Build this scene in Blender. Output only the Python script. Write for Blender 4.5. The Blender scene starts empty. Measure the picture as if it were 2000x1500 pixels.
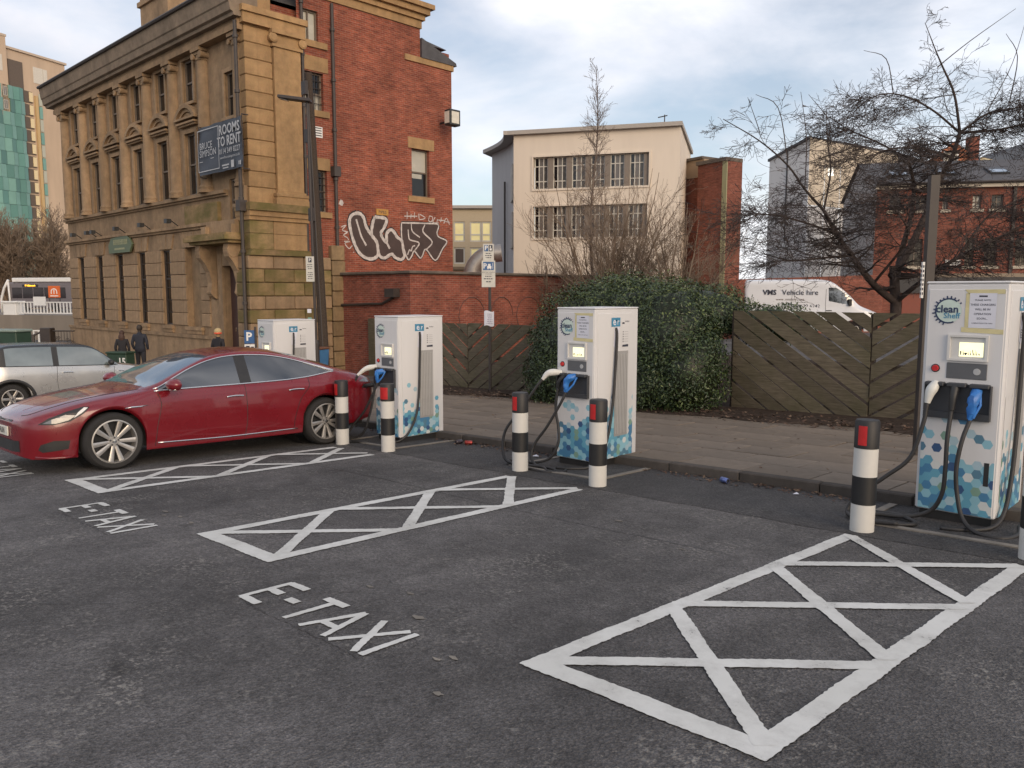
import bpy, bmesh, math, random
from mathutils import Vector, Matrix
from mathutils.bvhtree import BVHTree

# ------------------------------------------------------------------ camera, sky, sun, exposure
# World axes: +x runs along the kerb (towards the near right), +y runs from the bays towards the kerb,
# z is up. The car park falls away from the camera by about 4.5 percent.
scene = bpy.context.scene
COL = scene.collection
R = math.radians
CAM_H = 1.7
cam_d = bpy.data.cameras.new('camera')
cam = bpy.data.objects.new('camera', cam_d)
COL.objects.link(cam)
cam.location = (0, 0, CAM_H)
cam.rotation_euler = (R(90 - 6.51), 0, R(44))
cam_d.sensor_fit = 'HORIZONTAL'
cam_d.sensor_width = 36.0
cam_d.lens = 36.0 * 1560.0 / 2000.0
cam_d.clip_start = 0.05
cam_d.clip_end = 3000
scene.camera = cam

SUN_EL, SUN_AZ = 19.0, -20.0     # azimuth in degrees from +x towards +y: low sun behind the camera's right shoulder
world = bpy.data.worlds.new('World')
scene.world = world
world.use_nodes = True
wn, wl = world.node_tree.nodes, world.node_tree.links
wn.clear()
wout = wn.new('ShaderNodeOutputWorld')
wbg = wn.new('ShaderNodeBackground')
sky = wn.new('ShaderNodeTexSky')
sky.sky_type = 'NISHITA'
sky.sun_disc = False
sky.sun_elevation = R(SUN_EL)
sky.sun_rotation = R(90 - SUN_AZ)
sky.air_density = 1.0
sky.dust_density = 1.6
sky.ozone_density = 1.0
tc = wn.new('ShaderNodeTexCoord')
mp = wn.new('ShaderNodeMapping')
mp.inputs['Scale'].default_value = (1.0, 1.0, 2.6)
n1 = wn.new('ShaderNodeTexNoise')
n1.inputs['Scale'].default_value = 2.6
n1.inputs['Detail'].default_value = 7
n1.inputs['Roughness'].default_value = 0.55
n1.inputs['Distortion'].default_value = 0.25
cr = wn.new('ShaderNodeValToRGB')
cr.color_ramp.elements[0].position = 0.38
cr.color_ramp.elements[1].position = 0.66
cr.color_ramp.elements[0].color = (0.25, 0.25, 0.25, 1)
cr.color_ramp.elements[1].color = (1, 1, 1, 1)
n2 = wn.new('ShaderNodeTexNoise')
n2.inputs['Scale'].default_value = 1.3
n2.inputs['Detail'].default_value = 5
cc = wn.new('ShaderNodeValToRGB')
cc.color_ramp.elements[0].position = 0.35
cc.color_ramp.elements[1].position = 0.68
cc.color_ramp.elements[0].color = (5.7, 5.6, 5.95, 1)
cc.color_ramp.elements[1].color = (9.3, 9.4, 9.9, 1)
mx = wn.new('ShaderNodeMix')
mx.data_type = 'RGBA'
wl.new(tc.outputs['Generated'], mp.inputs['Vector'])
wl.new(mp.outputs['Vector'], n1.inputs['Vector'])
wl.new(mp.outputs['Vector'], n2.inputs['Vector'])
wl.new(n1.outputs['Fac'], cr.inputs['Fac'])
wl.new(n2.outputs['Fac'], cc.inputs['Fac'])
wl.new(cr.outputs['Color'], mx.inputs['Factor'])
wl.new(sky.outputs['Color'], mx.inputs['A'])
wl.new(cc.outputs['Color'], mx.inputs['B'])
wl.new(mx.outputs['Result'], wbg.inputs['Color'])
wbg.inputs['Strength'].default_value = 0.10
wl.new(wbg.outputs['Background'], wout.inputs['Surface'])

sun_d = bpy.data.lights.new('sun', 'SUN')
sun_d.energy = 1.15
sun_d.angle = R(35)
sun_d.color = (1.0, 0.77, 0.54)
sun = bpy.data.objects.new('sun', sun_d)
COL.objects.link(sun)
sdir = Vector((math.cos(R(SUN_EL)) * math.cos(R(SUN_AZ)), math.cos(R(SUN_EL)) * math.sin(R(SUN_AZ)), math.sin(R(SUN_EL))))
sun.rotation_euler = sdir.to_track_quat('Z', 'Y').to_euler()

vs = scene.view_settings
vs.view_transform = 'Standard'
vs.look = 'None'
vs.exposure = 0.55
vs.gamma = 1.0
vs.use_curve_mapping = False
random.seed(7)

# ------------------------------------------------------------------ helpers
def clamp(a, lo, hi): return max(lo, min(hi, a))
def sstep(a, b, t):
    t = clamp((t - a) / (b - a), 0, 1)
    return t * t * (3 - 2 * t)
def lerp(a, b, t): return a + (b - a) * t

def plane_z(x, y): return 0.03093 * x - 0.03202 * y
def gz(x, y):
    """height of the ground: the sloping car park, the street behind the fence a little higher"""
    z = clamp(plane_z(x, y), -2.0, 1.0)
    t = sstep(15.2, 20.0, y) * sstep(-21.0, -17.0, x)
    return lerp(z, -0.25, t)

CA, SA = math.cos(R(44)), math.sin(R(44))
def at(px, d):
    """plan position of a thing seen px pixels across the photograph at depth d metres"""
    X = (px - 1000.0) / 1560.0 * d
    return (CA * X - SA * d, SA * X + CA * d)

class MB:
    """collects shapes into one mesh"""
    def __init__(s): s.v, s.f, s.m, s.cur = [], [], [], 0
    def add(s, vs_, fs_, mat=None):
        b = len(s.v)
        s.v += [tuple(p) for p in vs_]
        for f in fs_:
            s.f.append([b + i for i in f]); s.m.append(s.cur if mat is None else mat)
        return s
    def poly(s, pts, mat=None): return s.add(pts, [list(range(len(pts)))], mat)
    def box(s, x0, x1, y0, y1, z0, z1, mat=None):
        return s.add([(x0,y0,z0),(x1,y0,z0),(x1,y1,z0),(x0,y1,z0),(x0,y0,z1),(x1,y0,z1),(x1,y1,z1),(x0,y1,z1)],
                     [[3,2,1,0],[4,5,6,7],[0,1,5,4],[1,2,6,5],[2,3,7,6],[3,0,4,7]], mat)
    def prism(s, pts, off, mat=None):
        """planar polygon pts (3D) pushed along vector off"""
        n = len(pts); off = Vector(off)
        a = [Vector(p) for p in pts]; b = [p + off for p in a]
        nrm = Vector((0,0,0))
        for i in range(n): nrm += a[i].cross(a[(i+1) % n])
        fl = nrm.dot(off) > 0
        fs_ = [list(range(n))[::-1] if fl else list(range(n)), [n+i for i in range(n)] if fl else [n+i for i in range(n)][::-1]]
        for i in range(n):
            j = (i+1) % n
            fs_.append([i, j, n+j, n+i] if fl else [j, i, n+i, n+j])
        return s.add(a + b, fs_, mat)
    def tube(s, pts, r, n=8, caps=True, mat=None, flat=None):
        pts = [Vector(p) for p in pts]
        if len(pts) < 2: return s
        rs = r if isinstance(r, (list, tuple)) else [r] * len(pts)
        vs_, fs_ = [], []
        t0 = (pts[1] - pts[0]).normalized()
        ref = Vector((0,0,1)) if abs(t0.z) < 0.9 else Vector((1,0,0))
        nx = t0.cross(ref).normalized()
        for i, p in enumerate(pts):
            if i == 0: t = t0
            elif i == len(pts)-1: t = (pts[i]-pts[i-1]).normalized()
            else: t = (pts[i+1]-pts[i-1]).normalized()
            nx = nx - t * nx.dot(t)
            if nx.length < 1e-6: nx = t.orthogonal()
            nx.normalize()
            ny = t.cross(nx)
            for k in range(n):
                a = 2*math.pi*k/n
                vs_.append(p + nx*math.cos(a)*rs[i] + ny*math.sin(a)*rs[i])
        for i in range(len(pts)-1):
            for k in range(n):
                k2 = (k+1) % n
                fs_.append([i*n+k, i*n+k2, (i+1)*n+k2, (i+1)*n+k])
        if caps and n > 2:
            fs_.append(list(range(n))[::-1]); fs_.append([(len(pts)-1)*n+k for k in range(n)])
        return s.add(vs_, fs_, mat)
    def lathe(s, prof, c=(0,0,0), n=24, axis='z', a0=0.0, a1=2*math.pi, mat=None, caps=True):
        """prof: (radius, height) pairs turned round an axis"""
        full = abs(a1-a0-2*math.pi) < 1e-6
        cols = n if full else n+1
        vs_, fs_ = [], []
        for (r, h) in prof:
            for k in range(cols):
                a = a0 + (a1-a0)*k/n
                p = (r*math.cos(a), r*math.sin(a), h)
                if axis == 'x': p = (p[2], p[0], p[1])
                elif axis == 'y': p = (p[1], p[2], p[0])
                vs_.append((c[0]+p[0], c[1]+p[1], c[2]+p[2]))
        for i in range(len(prof)-1):
            for k in range(n):
                k2 = (k+1) % cols
                fs_.append([i*cols+k, i*cols+k2, (i+1)*cols+k2, (i+1)*cols+k])
        if full and caps:
            if prof[0][0] > 1e-5: fs_.append(list(range(cols))[::-1])
            if prof[-1][0] > 1e-5: fs_.append([(len(prof)-1)*cols+k for k in range(cols)])
        return s.add(vs_, fs_, mat)
    def sph(s, c, r, n=10, m=7, sc=(1,1,1), mat=None):
        prof = []
        vs_, fs_ = [], []
        for i in range(m+1):
            ph = math.pi*i/m
            for k in range(n):
                a = 2*math.pi*k/n
                vs_.append((c[0]+r*sc[0]*math.sin(ph)*math.cos(a), c[1]+r*sc[1]*math.sin(ph)*math.sin(a), c[2]+r*sc[2]*math.cos(ph)))
        for i in range(m):
            for k in range(n):
                k2 = (k+1) % n
                fs_.append([i*n+k, (i+1)*n+k, (i+1)*n+k2, i*n+k2])
        return s.add(vs_, fs_, mat)
    def text(s, body, o, xd, yd, size, align='CENTER', bold=0.0, mat=None, sx=1.0):
        """flat lettering on the plane through o spanned by xd (reading direction) and yd (up)"""
        tv, tf = text_mesh(body, align, bold)
        o, xd, yd = Vector(o), Vector(xd), Vector(yd)
        return s.add([o + xd*(x*size*sx) + yd*(y*size) for (x, y) in tv], tf, mat)
    def build(s, name, mats, parent=None, smooth=False, bevel=0.0, loc=None, rz=None):
        me = bpy.data.meshes.new(name)
        me.from_pydata(s.v, [], s.f)
        if not isinstance(mats, (list, tuple)): mats = [mats]
        for m in mats: me.materials.append(m)
        if len(mats) > 1: me.polygons.foreach_set('material_index', s.m)
        if bevel > 0:
            bm = bmesh.new(); bm.from_mesh(me)
            bmesh.ops.bevel(bm, geom=bm.edges[:], offset=bevel, segments=1, affect='EDGES', clamp_overlap=True)
            bm.to_mesh(me); bm.free()
        if smooth:
            me.polygons.foreach_set('use_smooth', [True]*len(me.polygons))
            if smooth != 'all':
                try: me.set_sharp_from_angle(angle=R(38))
                except Exception: pass
        o = bpy.data.objects.new(name, me)
        COL.objects.link(o)
        if parent: o.parent = parent
        if loc: o.location = loc
        if rz is not None: o.rotation_euler = (0, 0, rz)
        return o

_tc = {}
def text_mesh(body, align='CENTER', bold=0.0):
    k = (body, align, bold)
    if k not in _tc:
        c = bpy.data.curves.new('t', 'FONT')
        c.body = body; c.align_x = align; c.align_y = 'CENTER'; c.size = 1.0; c.offset = bold; c.resolution_u = 2
        o = bpy.data.objects.new('t', c)
        m = o.to_mesh()
        _tc[k] = ([(v.co.x, v.co.y) for v in m.vertices], [list(p.vertices) for p in m.polygons])
        o.to_mesh_clear(); bpy.data.objects.remove(o); bpy.data.curves.remove(c)
    return _tc[k]

def tag(o, label=None, cat=None, group=None, kind=None):
    if label: o['label'] = label
    if cat: o['category'] = cat
    if group: o['group'] = group
    if kind: o['kind'] = kind
    return o
def empty(name, loc=(0,0,0), rz=0.0, label=None, cat=None, group=None):
    o = bpy.data.objects.new(name, None)
    COL.objects.link(o); o.location = loc; o.rotation_euler = (0,0,rz); o.empty_display_size = 0.2
    return tag(o, label, cat, group)
def copy_tree(o, parent=None):
    c = o.copy(); COL.objects.link(c)
    if parent: c.parent = parent
    for ch in o.children: copy_tree(ch, c)
    return c
def stamp(name, mesh, mat_parent, loc, rot=None, scale=None):
    """one more object that shares a mesh"""
    o = bpy.data.objects.new(name, mesh); COL.objects.link(o); o.parent = mat_parent; o.location = loc
    if rot: o.rotation_euler = rot
    if scale: o.scale = scale
    return o
def clip_poly(pts, x0, x1, y0, y1):
    for (i, v, sgn) in ((0, x0, 1), (0, x1, -1), (1, y0, 1), (1, y1, -1)):
        out = []
        for k in range(len(pts)):
            a, b = pts[k], pts[(k+1) % len(pts)]
            ia, ib = sgn*(a[i]-v) >= 0, sgn*(b[i]-v) >= 0
            if ia: out.append(a)
            if ia != ib:
                t = (v-a[i])/(b[i]-a[i]); q = [a[0]+(b[0]-a[0])*t, a[1]+(b[1]-a[1])*t]; out.append(tuple(q))
        pts = out
        if len(pts) < 3: return []
    return pts
def spline(pts, n=8):
    """Catmull-Rom through pts"""
    P = [Vector(p) for p in pts]
    P = [P[0]*2-P[1]] + P + [P[-1]*2-P[-2]]
    out = []
    for i in range(1, len(P)-2):
        for k in range(n):
            t = k/n; a, b, c, d = P[i-1], P[i], P[i+1], P[i+2]
            out.append(0.5*((2*b)+(c-a)*t+(2*a-5*b+4*c-d)*t*t+(3*b-a-3*c+d)*t*t*t))
    out.append(P[-2])
    return out

# ------------------------------------------------------------------ materials
def new_mat(name):
    m = bpy.data.materials.new(name); m.use_nodes = True
    nt = m.node_tree
    return m, nt.nodes, nt.links, nt.nodes['Principled BSDF']
def inp(b, k, v):
    if k in b.inputs: b.inputs[k].default_value = v
def noise_node(n, l, vec, scale, detail=5, rough=0.6):
    t = n.new('ShaderNodeTexNoise'); t.inputs['Scale'].default_value = scale; t.inputs['Detail'].default_value = detail; t.inputs['Roughness'].default_value = rough
    l.new(vec, t.inputs['Vector']); return t
def ramp(n, l, fac, p0, p1, c0, c1):
    r = n.new('ShaderNodeValToRGB'); e = r.color_ramp.elements
    e[0].position, e[1].position = p0, p1
    e[0].color = (*c0, 1) if len(c0) == 3 else c0; e[1].color = (*c1, 1) if len(c1) == 3 else c1
    l.new(fac, r.inputs['Fac']); return r
def mixc(n, l, fac, a, b, mode='MIX'):
    m = n.new('ShaderNodeMix'); m.data_type = 'RGBA'; m.blend_type = mode
    if isinstance(fac, (int, float)): m.inputs['Factor'].default_value = fac
    else: l.new(fac, m.inputs['Factor'])
    for k, v in (('A', a), ('B', b)):
        if isinstance(v, tuple): m.inputs[k].default_value = (*v, 1) if len(v) == 3 else v
        else: l.new(v, m.inputs[k])
    return m.outputs['Result']
def obj_vec(n, l, scale=(1,1,1)):
    t = n.new('ShaderNodeTexCoord'); m = n.new('ShaderNodeMapping'); m.inputs['Scale'].default_value = scale
    l.new(t.outputs['Object'], m.inputs['Vector']); return m.outputs['Vector']
def bump(n, l, b, h, strength, dist=0.02):
    u = n.new('ShaderNodeBump'); u.inputs['Strength'].default_value = strength; u.inputs['Distance'].default_value = dist
    l.new(h, u.inputs['Height']); l.new(u.outputs['Normal'], b.inputs['Normal'])
def plain(name, c, rough=0.6, metal=0.0, var=0.12, scale=6.0, bmp=0.0, coat=0.0, spec=0.5, streak=False, dirt=0.0, rand=0.0):
    """a paint-like material with mottling, optional dirt and a random shift for each object"""
    m, n, l, b = new_mat(name)
    v = obj_vec(n, l, (1, 1, 0.18) if streak else (1, 1, 1))
    t = noise_node(n, l, v, scale, 6)
    lo = tuple(x*(1-var) for x in c); hi = tuple(min(1, x*(1+var)) for x in c)
    r = ramp(n, l, t.outputs['Fac'], 0.3, 0.7, lo, hi)
    col = r.outputs['Color']
    if dirt > 0:
        t2 = noise_node(n, l, v, scale*0.35, 7, 0.65)
        r2 = ramp(n, l, t2.outputs['Fac'], 0.42, 0.72, (0,0,0), (dirt, dirt, dirt))
        col = mixc(n, l, r2.outputs['Color'], col, tuple(x*0.35+0.012 for x in c))
    if rand > 0:
        oi = n.new('ShaderNodeObjectInfo')
        r3 = ramp(n, l, oi.outputs['Random'], 0.0, 1.0, (1-rand,)*3, (1+rand*0.6,)*3)
        col = mixc(n, l, 1.0, col, r3.outputs['Color'], 'MULTIPLY')
    l.new(col, b.inputs['Base Color'])
    r4 = ramp(n, l, t.outputs['Fac'], 0.2, 0.8, (max(0, rough-0.08),)*3, (min(1, rough+0.08),)*3)
    l.new(r4.outputs['Color'], b.inputs['Roughness'])
    inp(b, 'Metallic', metal); inp(b, 'Coat Weight', coat); inp(b, 'Coat Roughness', 0.04); inp(b, 'Specular IOR Level', spec)
    if bmp > 0: bump(n, l, b, t.outputs['Fac'], bmp)
    return m
def stone(name, c, soot=0.5, moss=0.0, scale=1.0, rand=0.12, stain=None):
    m, n, l, b = new_mat(name)
    v = obj_vec(n, l); vs_ = obj_vec(n, l, (1, 1, 0.22))
    t = noise_node(n, l, v, 3.5*scale, 8, 0.65); g = noise_node(n, l, v, 38*scale, 4, 0.7); s2 = noise_node(n, l, vs_, 1.1*scale, 7, 0.7)
    r = ramp(n, l, t.outputs['Fac'], 0.3, 0.72, tuple(x*0.78 for x in c), tuple(x*1.18 for x in c))
    col = mixc(n, l, 0.25, r.outputs['Color'], g.outputs['Color'], 'OVERLAY')
    r2 = ramp(n, l, s2.outputs['Fac'], 0.40, 0.75, (0,0,0), (soot,)*3)
    col = mixc(n, l, r2.outputs['Color'], col, (0.045, 0.038, 0.030))
    if moss > 0:
        s3 = noise_node(n, l, obj_vec(n, l, (0.6, 0.6, 1.2)), 1.6, 6, 0.7)
        r3 = ramp(n, l, s3.outputs['Fac'], 0.36, 0.60, (0,0,0), (moss,)*3)
        col = mixc(n, l, r3.outputs['Color'], col, (0.085, 0.085, 0.022))
    if rand > 0:
        oi = n.new('ShaderNodeObjectInfo')
        r4 = ramp(n, l, oi.outputs['Random'], 0, 1, (1-rand,)*3, (1+rand,)*3)
        col = mixc(n, l, 1.0, col, r4.outputs['Color'], 'MULTIPLY')
    l.new(col, b.inputs['Base Color']); inp(b, 'Roughness', 0.9); inp(b, 'Specular IOR Level', 0.25)
    bump(n, l, b, g.outputs['Fac'], 0.35, 0.01)
    return m
def brick_mat(name, c1, c2, mortar, w=0.225, h=0.075, speck=0.25, dirt=0.5, paint=None):
    m, n, l, b = new_mat(name)
    t = n.new('ShaderNodeTexCoord'); sp = n.new('ShaderNodeSeparateXYZ'); l.new(t.outputs['Object'], sp.inputs[0])
    ad = n.new('ShaderNodeMath'); ad.operation = 'ADD'; l.new(sp.outputs['X'], ad.inputs[0]); l.new(sp.outputs['Y'], ad.inputs[1])
    cb = n.new('ShaderNodeCombineXYZ'); l.new(ad.outputs[0], cb.inputs['X']); l.new(sp.outputs['Z'], cb.inputs['Y'])
    br = n.new('ShaderNodeTexBrick'); l.new(cb.outputs[0], br.inputs['Vector'])
    br.inputs['Scale'].default_value = 1.0; br.inputs['Brick Width'].default_value = w; br.inputs['Row Height'].default_value = h
    br.inputs['Mortar Size'].default_value = 0.009; br.inputs['Mortar Smooth'].default_value = 0.3
    br.inputs['Color1'].default_value = (*c1, 1); br.inputs['Color2'].default_value = (*c2, 1); br.inputs['Mortar'].default_value = (*mortar, 1)
    br.inputs['Bias'].default_value = -0.1
    v = obj_vec(n, l)
    col = br.outputs['Color']
    big = noise_node(n, l, v, 0.9, 7, 0.7)
    r = ramp(n, l, big.outputs['Fac'], 0.35, 0.7, (0.72,)*3, (1.22,)*3)
    col = mixc(n, l, 1.0, col, r.outputs['Color'], 'MULTIPLY')
    row = noise_node(n, l, obj_vec(n, l, (2.2, 2.2, 13.3)), 1.0, 4, 0.75)
    rr = ramp(n, l, row.outputs['Fac'], 0.3, 0.7, (0.60,)*3, (1.32,)*3)
    col = mixc(n, l, 1.0, col, rr.outputs['Color'], 'MULTIPLY')
    # pale salt and mortar smears
    sn = noise_node(n, l, obj_vec(n, l, (1, 1, 2.2)), 4.2, 4, 0.8)
    r2 = ramp(n, l, sn.outputs['Fac'], 0.66, 0.74, (0,0,0), (speck,)*3)
    col = mixc(n, l, r2.outputs['Color'], col, (0.42, 0.31, 0.25))
    st = noise_node(n, l, obj_vec(n, l, (1, 1, 0.15)), 0.8, 6, 0.7)
    r3 = ramp(n, l, st.outputs['Fac'], 0.48, 0.8, (0,0,0), (dirt,)*3)
    col = mixc(n, l, r3.outputs['Color'], col, (0.04, 0.025, 0.02))
    l.new(col, b.inputs['Base Color']); inp(b, 'Roughness', 0.88); inp(b, 'Specular IOR Level', 0.25)
    bump(n, l, b, br.outputs['Fac'], -0.35, 0.008)
    return m
def glass_mat(name, c=(0.012, 0.014, 0.016), rough=0.04, spec=0.6, wav=0.0, ior=1.5):
    m, n, l, b = new_mat(name)
    v = obj_vec(n, l); t = noise_node(n, l, v, 1.3, 3)
    r = ramp(n, l, t.outputs['Fac'], 0.3, 0.7, tuple(x*0.7 for x in c), tuple(x*1.35 for x in c))
    l.new(r.outputs['Color'], b.inputs['Base Color']); inp(b, 'Roughness', rough); inp(b, 'Specular IOR Level', spec); inp(b, 'IOR', ior)
    if wav > 0: bump(n, l, b, t.outputs['Fac'], wav, 0.05)
    return m
def glass_mat_c(name, c):
    if name not in _gm: _gm[name] = glass_mat(name, c)
    return _gm[name]
_gm = {}
def emis_mat(name, c, strength):
    m, n, l, b = new_mat(name)
    v = obj_vec(n, l); t = noise_node(n, l, v, 9, 2)
    r = ramp(n, l, t.outputs['Fac'], 0.2, 0.8, tuple(x*0.85 for x in c), c)
    l.new(r.outputs['Color'], b.inputs['Base Color']); l.new(r.outputs['Color'], b.inputs['Emission Color']); inp(b, 'Emission Strength', strength)
    return m
def asphalt_mat(name, base, patchy=1.0, speck=1.0):
    m, n, l, b = new_mat(name)
    v = obj_vec(n, l)
    fine = noise_node(n, l, v, 120, 2, 0.7); grit = noise_node(n, l, v, 42, 3, 0.7)
    vor = n.new('ShaderNodeTexVoronoi'); vor.inputs['Scale'].default_value = 70; l.new(v, vor.inputs['Vector'])
    mid = noise_node(n, l, v, 6, 8, 0.75); big = noise_node(n, l, v, 0.5, 6, 0.62); str_ = noise_node(n, l, obj_vec(n, l, (2.6, 0.5, 1)), 0.8, 7, 0.7)
    r = ramp(n, l, big.outputs['Fac'], 0.34, 0.68, tuple(x*(1-0.34*patchy) for x in base), tuple(x*(1+0.42*patchy) for x in base))
    col = r.outputs['Color']
    for (t, lo, hi) in ((mid, .74, 1.30), (fine, .62, 1.42), (grit, .66, 1.36), (str_, .80, 1.22)):
        q = ramp(n, l, t.outputs['Fac'], 0.30, 0.70, (lo,)*3, (hi,)*3); col = mixc(n, l, 1.0, col, q.outputs['Color'], 'MULTIPLY')
    vc = ramp(n, l, vor.outputs['Color'], 0.0, 1.0, (.76,)*3, (1.26,)*3); col = mixc(n, l, 1.0, col, vc.outputs['Color'], 'MULTIPLY')
    # pale polished chips showing through where the binder has worn away
    wear = noise_node(n, l, v, 1.25, 8, 0.78); chips = noise_node(n, l, v, 34, 3, 0.65)
    rw = ramp(n, l, wear.outputs['Fac'], 0.48, 0.64, (0,0,0), (1,1,1)); rc = ramp(n, l, chips.outputs['Fac'], 0.52, 0.62, (0,0,0), (1,1,1))
    k = mixc(n, l, 1.0, rw.outputs['Color'], rc.outputs['Color'], 'MULTIPLY'); kk = mixc(n, l, 1.0, k, (0.8*speck,)*3, 'MULTIPLY')
    col = mixc(n, l, kk, col, (0.28, 0.265, 0.245))
    rs = ramp(n, l, chips.outputs['Fac'], 0.70, 0.74, (0,0,0), (0.75*speck,)*3); col = mixc(n, l, rs.outputs['Color'], col, (0.26, 0.25, 0.23))
    # oil drips
    oil = noise_node(n, l, v, 2.3, 4, 0.5); ro = ramp(n, l, oil.outputs['Fac'], 0.70, 0.76, (0,0,0), (0.6,)*3); col = mixc(n, l, ro.outputs['Color'], col, (0.022, 0.021, 0.021))
    l.new(col, b.inputs['Base Color'])
    rr = ramp(n, l, mid.outputs['Fac'], 0.2, 0.8, (0.70,)*3, (0.95,)*3)
    l.new(rr.outputs['Color'], b.inputs['Roughness']); inp(b, 'Specular IOR Level', 0.3)
    ad = n.new('ShaderNodeMath'); ad.operation = 'ADD'; l.new(grit.outputs['Fac'], ad.inputs[0]); l.new(vor.outputs['Distance'], ad.inputs[1])
    bump(n, l, b, ad.outputs[0], 0.9, 0.012)
    return m
M = {}
M['asphalt'] = asphalt_mat('asphalt', (0.084, 0.080, 0.080))
M['asphalt_new'] = asphalt_mat('newer asphalt', (0.055, 0.053, 0.054), 0.4, 0.3)
def paint_mat():
    m, n, l, b = new_mat('road paint')
    v = obj_vec(n, l)
    t = noise_node(n, l, v, 55, 4, 0.75); w = noise_node(n, l, v, 3.2, 6, 0.72); big = noise_node(n, l, v, 1.1, 3)
    r = ramp(n, l, big.outputs['Fac'], 0.3, 0.7, (0.53, 0.53, 0.50), (0.64, 0.64, 0.62))
    a = n.new('ShaderNodeMath'); a.operation = 'MULTIPLY'; l.new(t.outputs['Fac'], a.inputs[0]); l.new(w.outputs['Fac'], a.inputs[1])
    k = ramp(n, l, a.outputs[0], 0.345, 0.40, (0,0,0), (0.9,)*3)
    d = ramp(n, l, w.outputs['Fac'], 0.44, 0.78, (0,0,0), (0.60,)*3)
    col = mixc(n, l, d.outputs['Color'], r.outputs['Color'], (0.26, 0.25, 0.235))
    col = mixc(n, l, k.outputs['Color'], col, (0.06, 0.056, 0.054))
    l.new(col, b.inputs['Base Color']); inp(b, 'Roughness', 0.75); bump(n, l, b, t.outputs['Fac'], 0.4, 0.004)
    return m
M['paint'] = paint_mat()
M['slab'] = plain('paving slab', (0.195, 0.158, 0.125), 0.92, var=0.22, scale=3.0, bmp=0.15, dirt=0.5, rand=0.13, spec=0.2)
M['joint'] = plain('paving joint', (0.040, 0.034, 0.028), 0.95, scale=5)
M['kerb'] = plain('kerb stone', (0.085, 0.074, 0.066), 0.92, var=0.3, scale=4, bmp=0.3, dirt=0.7, rand=0.15, spec=0.2)
M['soil'] = plain('mulch soil', (0.050, 0.036, 0.028), 0.98, var=0.4, scale=9, bmp=0.6, spec=0.1)
M['conc'] = plain('concrete edging', (0.20, 0.18, 0.155), 0.9, var=0.25, scale=6, bmp=0.2, dirt=0.6)
M['stoneA'] = stone('sooty sandstone', (0.315, 0.215, 0.130), 0.52)
M['stoneB'] = stone('sandstone painted as lit', (0.35, 0.220, 0.110), 0.38)  # same stone as the front, cleaner; warm light on this side painted in
M['stoneM'] = stone('mossy sandstone', (0.30, 0.20, 0.105), 0.4, 0.7)
M['stoneR'] = stone('rough quoin stone', (0.24, 0.165, 0.092), 0.5, 0.0, 1.5, 0.2)
M['stoneE'] = stone('eaves stone', (0.24, 0.185, 0.135), 0.5)
M['brick'] = brick_mat('red gable brick', (0.30, 0.080, 0.045), (0.195, 0.048, 0.032), (0.27, 0.155, 0.115), speck=0.6, dirt=0.42)
M['brick2'] = brick_mat('red wall brick', (0.29, 0.080, 0.050), (0.19, 0.050, 0.036), (0.25, 0.15, 0.115), speck=0.4, dirt=0.45)
M['brick3'] = brick_mat('far red brick', (0.24, 0.075, 0.050), (0.19, 0.060, 0.043), (0.19, 0.11, 0.085), speck=0.12, dirt=0.3)
M['coping'] = plain('coping stone', (0.12, 0.098, 0.08), 0.9, var=0.3, scale=3, bmp=0.2, dirt=0.6)
M['iron'] = plain('dark iron', (0.038, 0.030, 0.028), 0.55, var=0.3, scale=5)
M['pipe'] = plain('cast iron pipe', (0.050, 0.040, 0.036), 0.6, var=0.25, scale=4)
M['glassw'] = glass_mat('dark window glass', (0.010, 0.010, 0.011), 0.10, 0.5, 0.15)
M['glassb'] = plain('pane with pale blind', (0.42, 0.40, 0.34), 0.25, var=0.1, scale=2)
M['glassg'] = plain('painted golden reflection', (1.0, 0.86, 0.45), 0.25, var=0.12, scale=0.6)  # reflected golden sky painted as a plain yellow base colour
M['frame'] = plain('window frame', (0.14, 0.11, 0.085), 0.6)
M['framew'] = plain('pale window frame', (0.52, 0.50, 0.45), 0.6)
M['white'] = plain('white paint', (0.70, 0.69, 0.67), 0.5, var=0.04, scale=3)
M['slate'] = plain('roof slate', (0.070, 0.068, 0.074), 0.75, var=0.25, scale=3, bmp=0.3)
M['render'] = plain('cream render', (0.68, 0.60, 0.51), 0.85, var=0.06, scale=0.8, streak=True, dirt=0.12)
M['renderg'] = plain('render painted as shaded', (0.50, 0.49, 0.485), 0.85, var=0.08, scale=0.8, streak=True, dirt=0.15)  # same render as the cream front, side shade painted as a greyer colour
M['clad'] = plain('grey cladding', (0.56, 0.55, 0.55), 0.6, var=0.06, scale=0.5)
M['cladb'] = plain('beige cladding', (0.52, 0.45, 0.36), 0.7, var=0.06, scale=0.5)
M['towerb'] = plain('tower buff brick', (0.50, 0.375, 0.27), 0.85, var=0.1, scale=0.4, streak=True)  # buff brick with the low sun's warmth put into its colour
M['towerd'] = plain('tower dark infill', (0.12, 0.09, 0.07), 0.7)
M['green1'] = plain('jade panel', (0.17, 0.33, 0.285), 0.35, var=0.1, scale=0.3, rand=0.10)
M['green2'] = plain('deep jade panel', (0.10, 0.23, 0.20), 0.35, var=0.1, scale=0.3, rand=0.25)
M['black'] = plain('matt black', (0.020, 0.020, 0.021), 0.5, var=0.2)
M['rubber'] = plain('black cable rubber', (0.022, 0.021, 0.022), 0.55, var=0.2, scale=12)
M['wood'] = None
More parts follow.
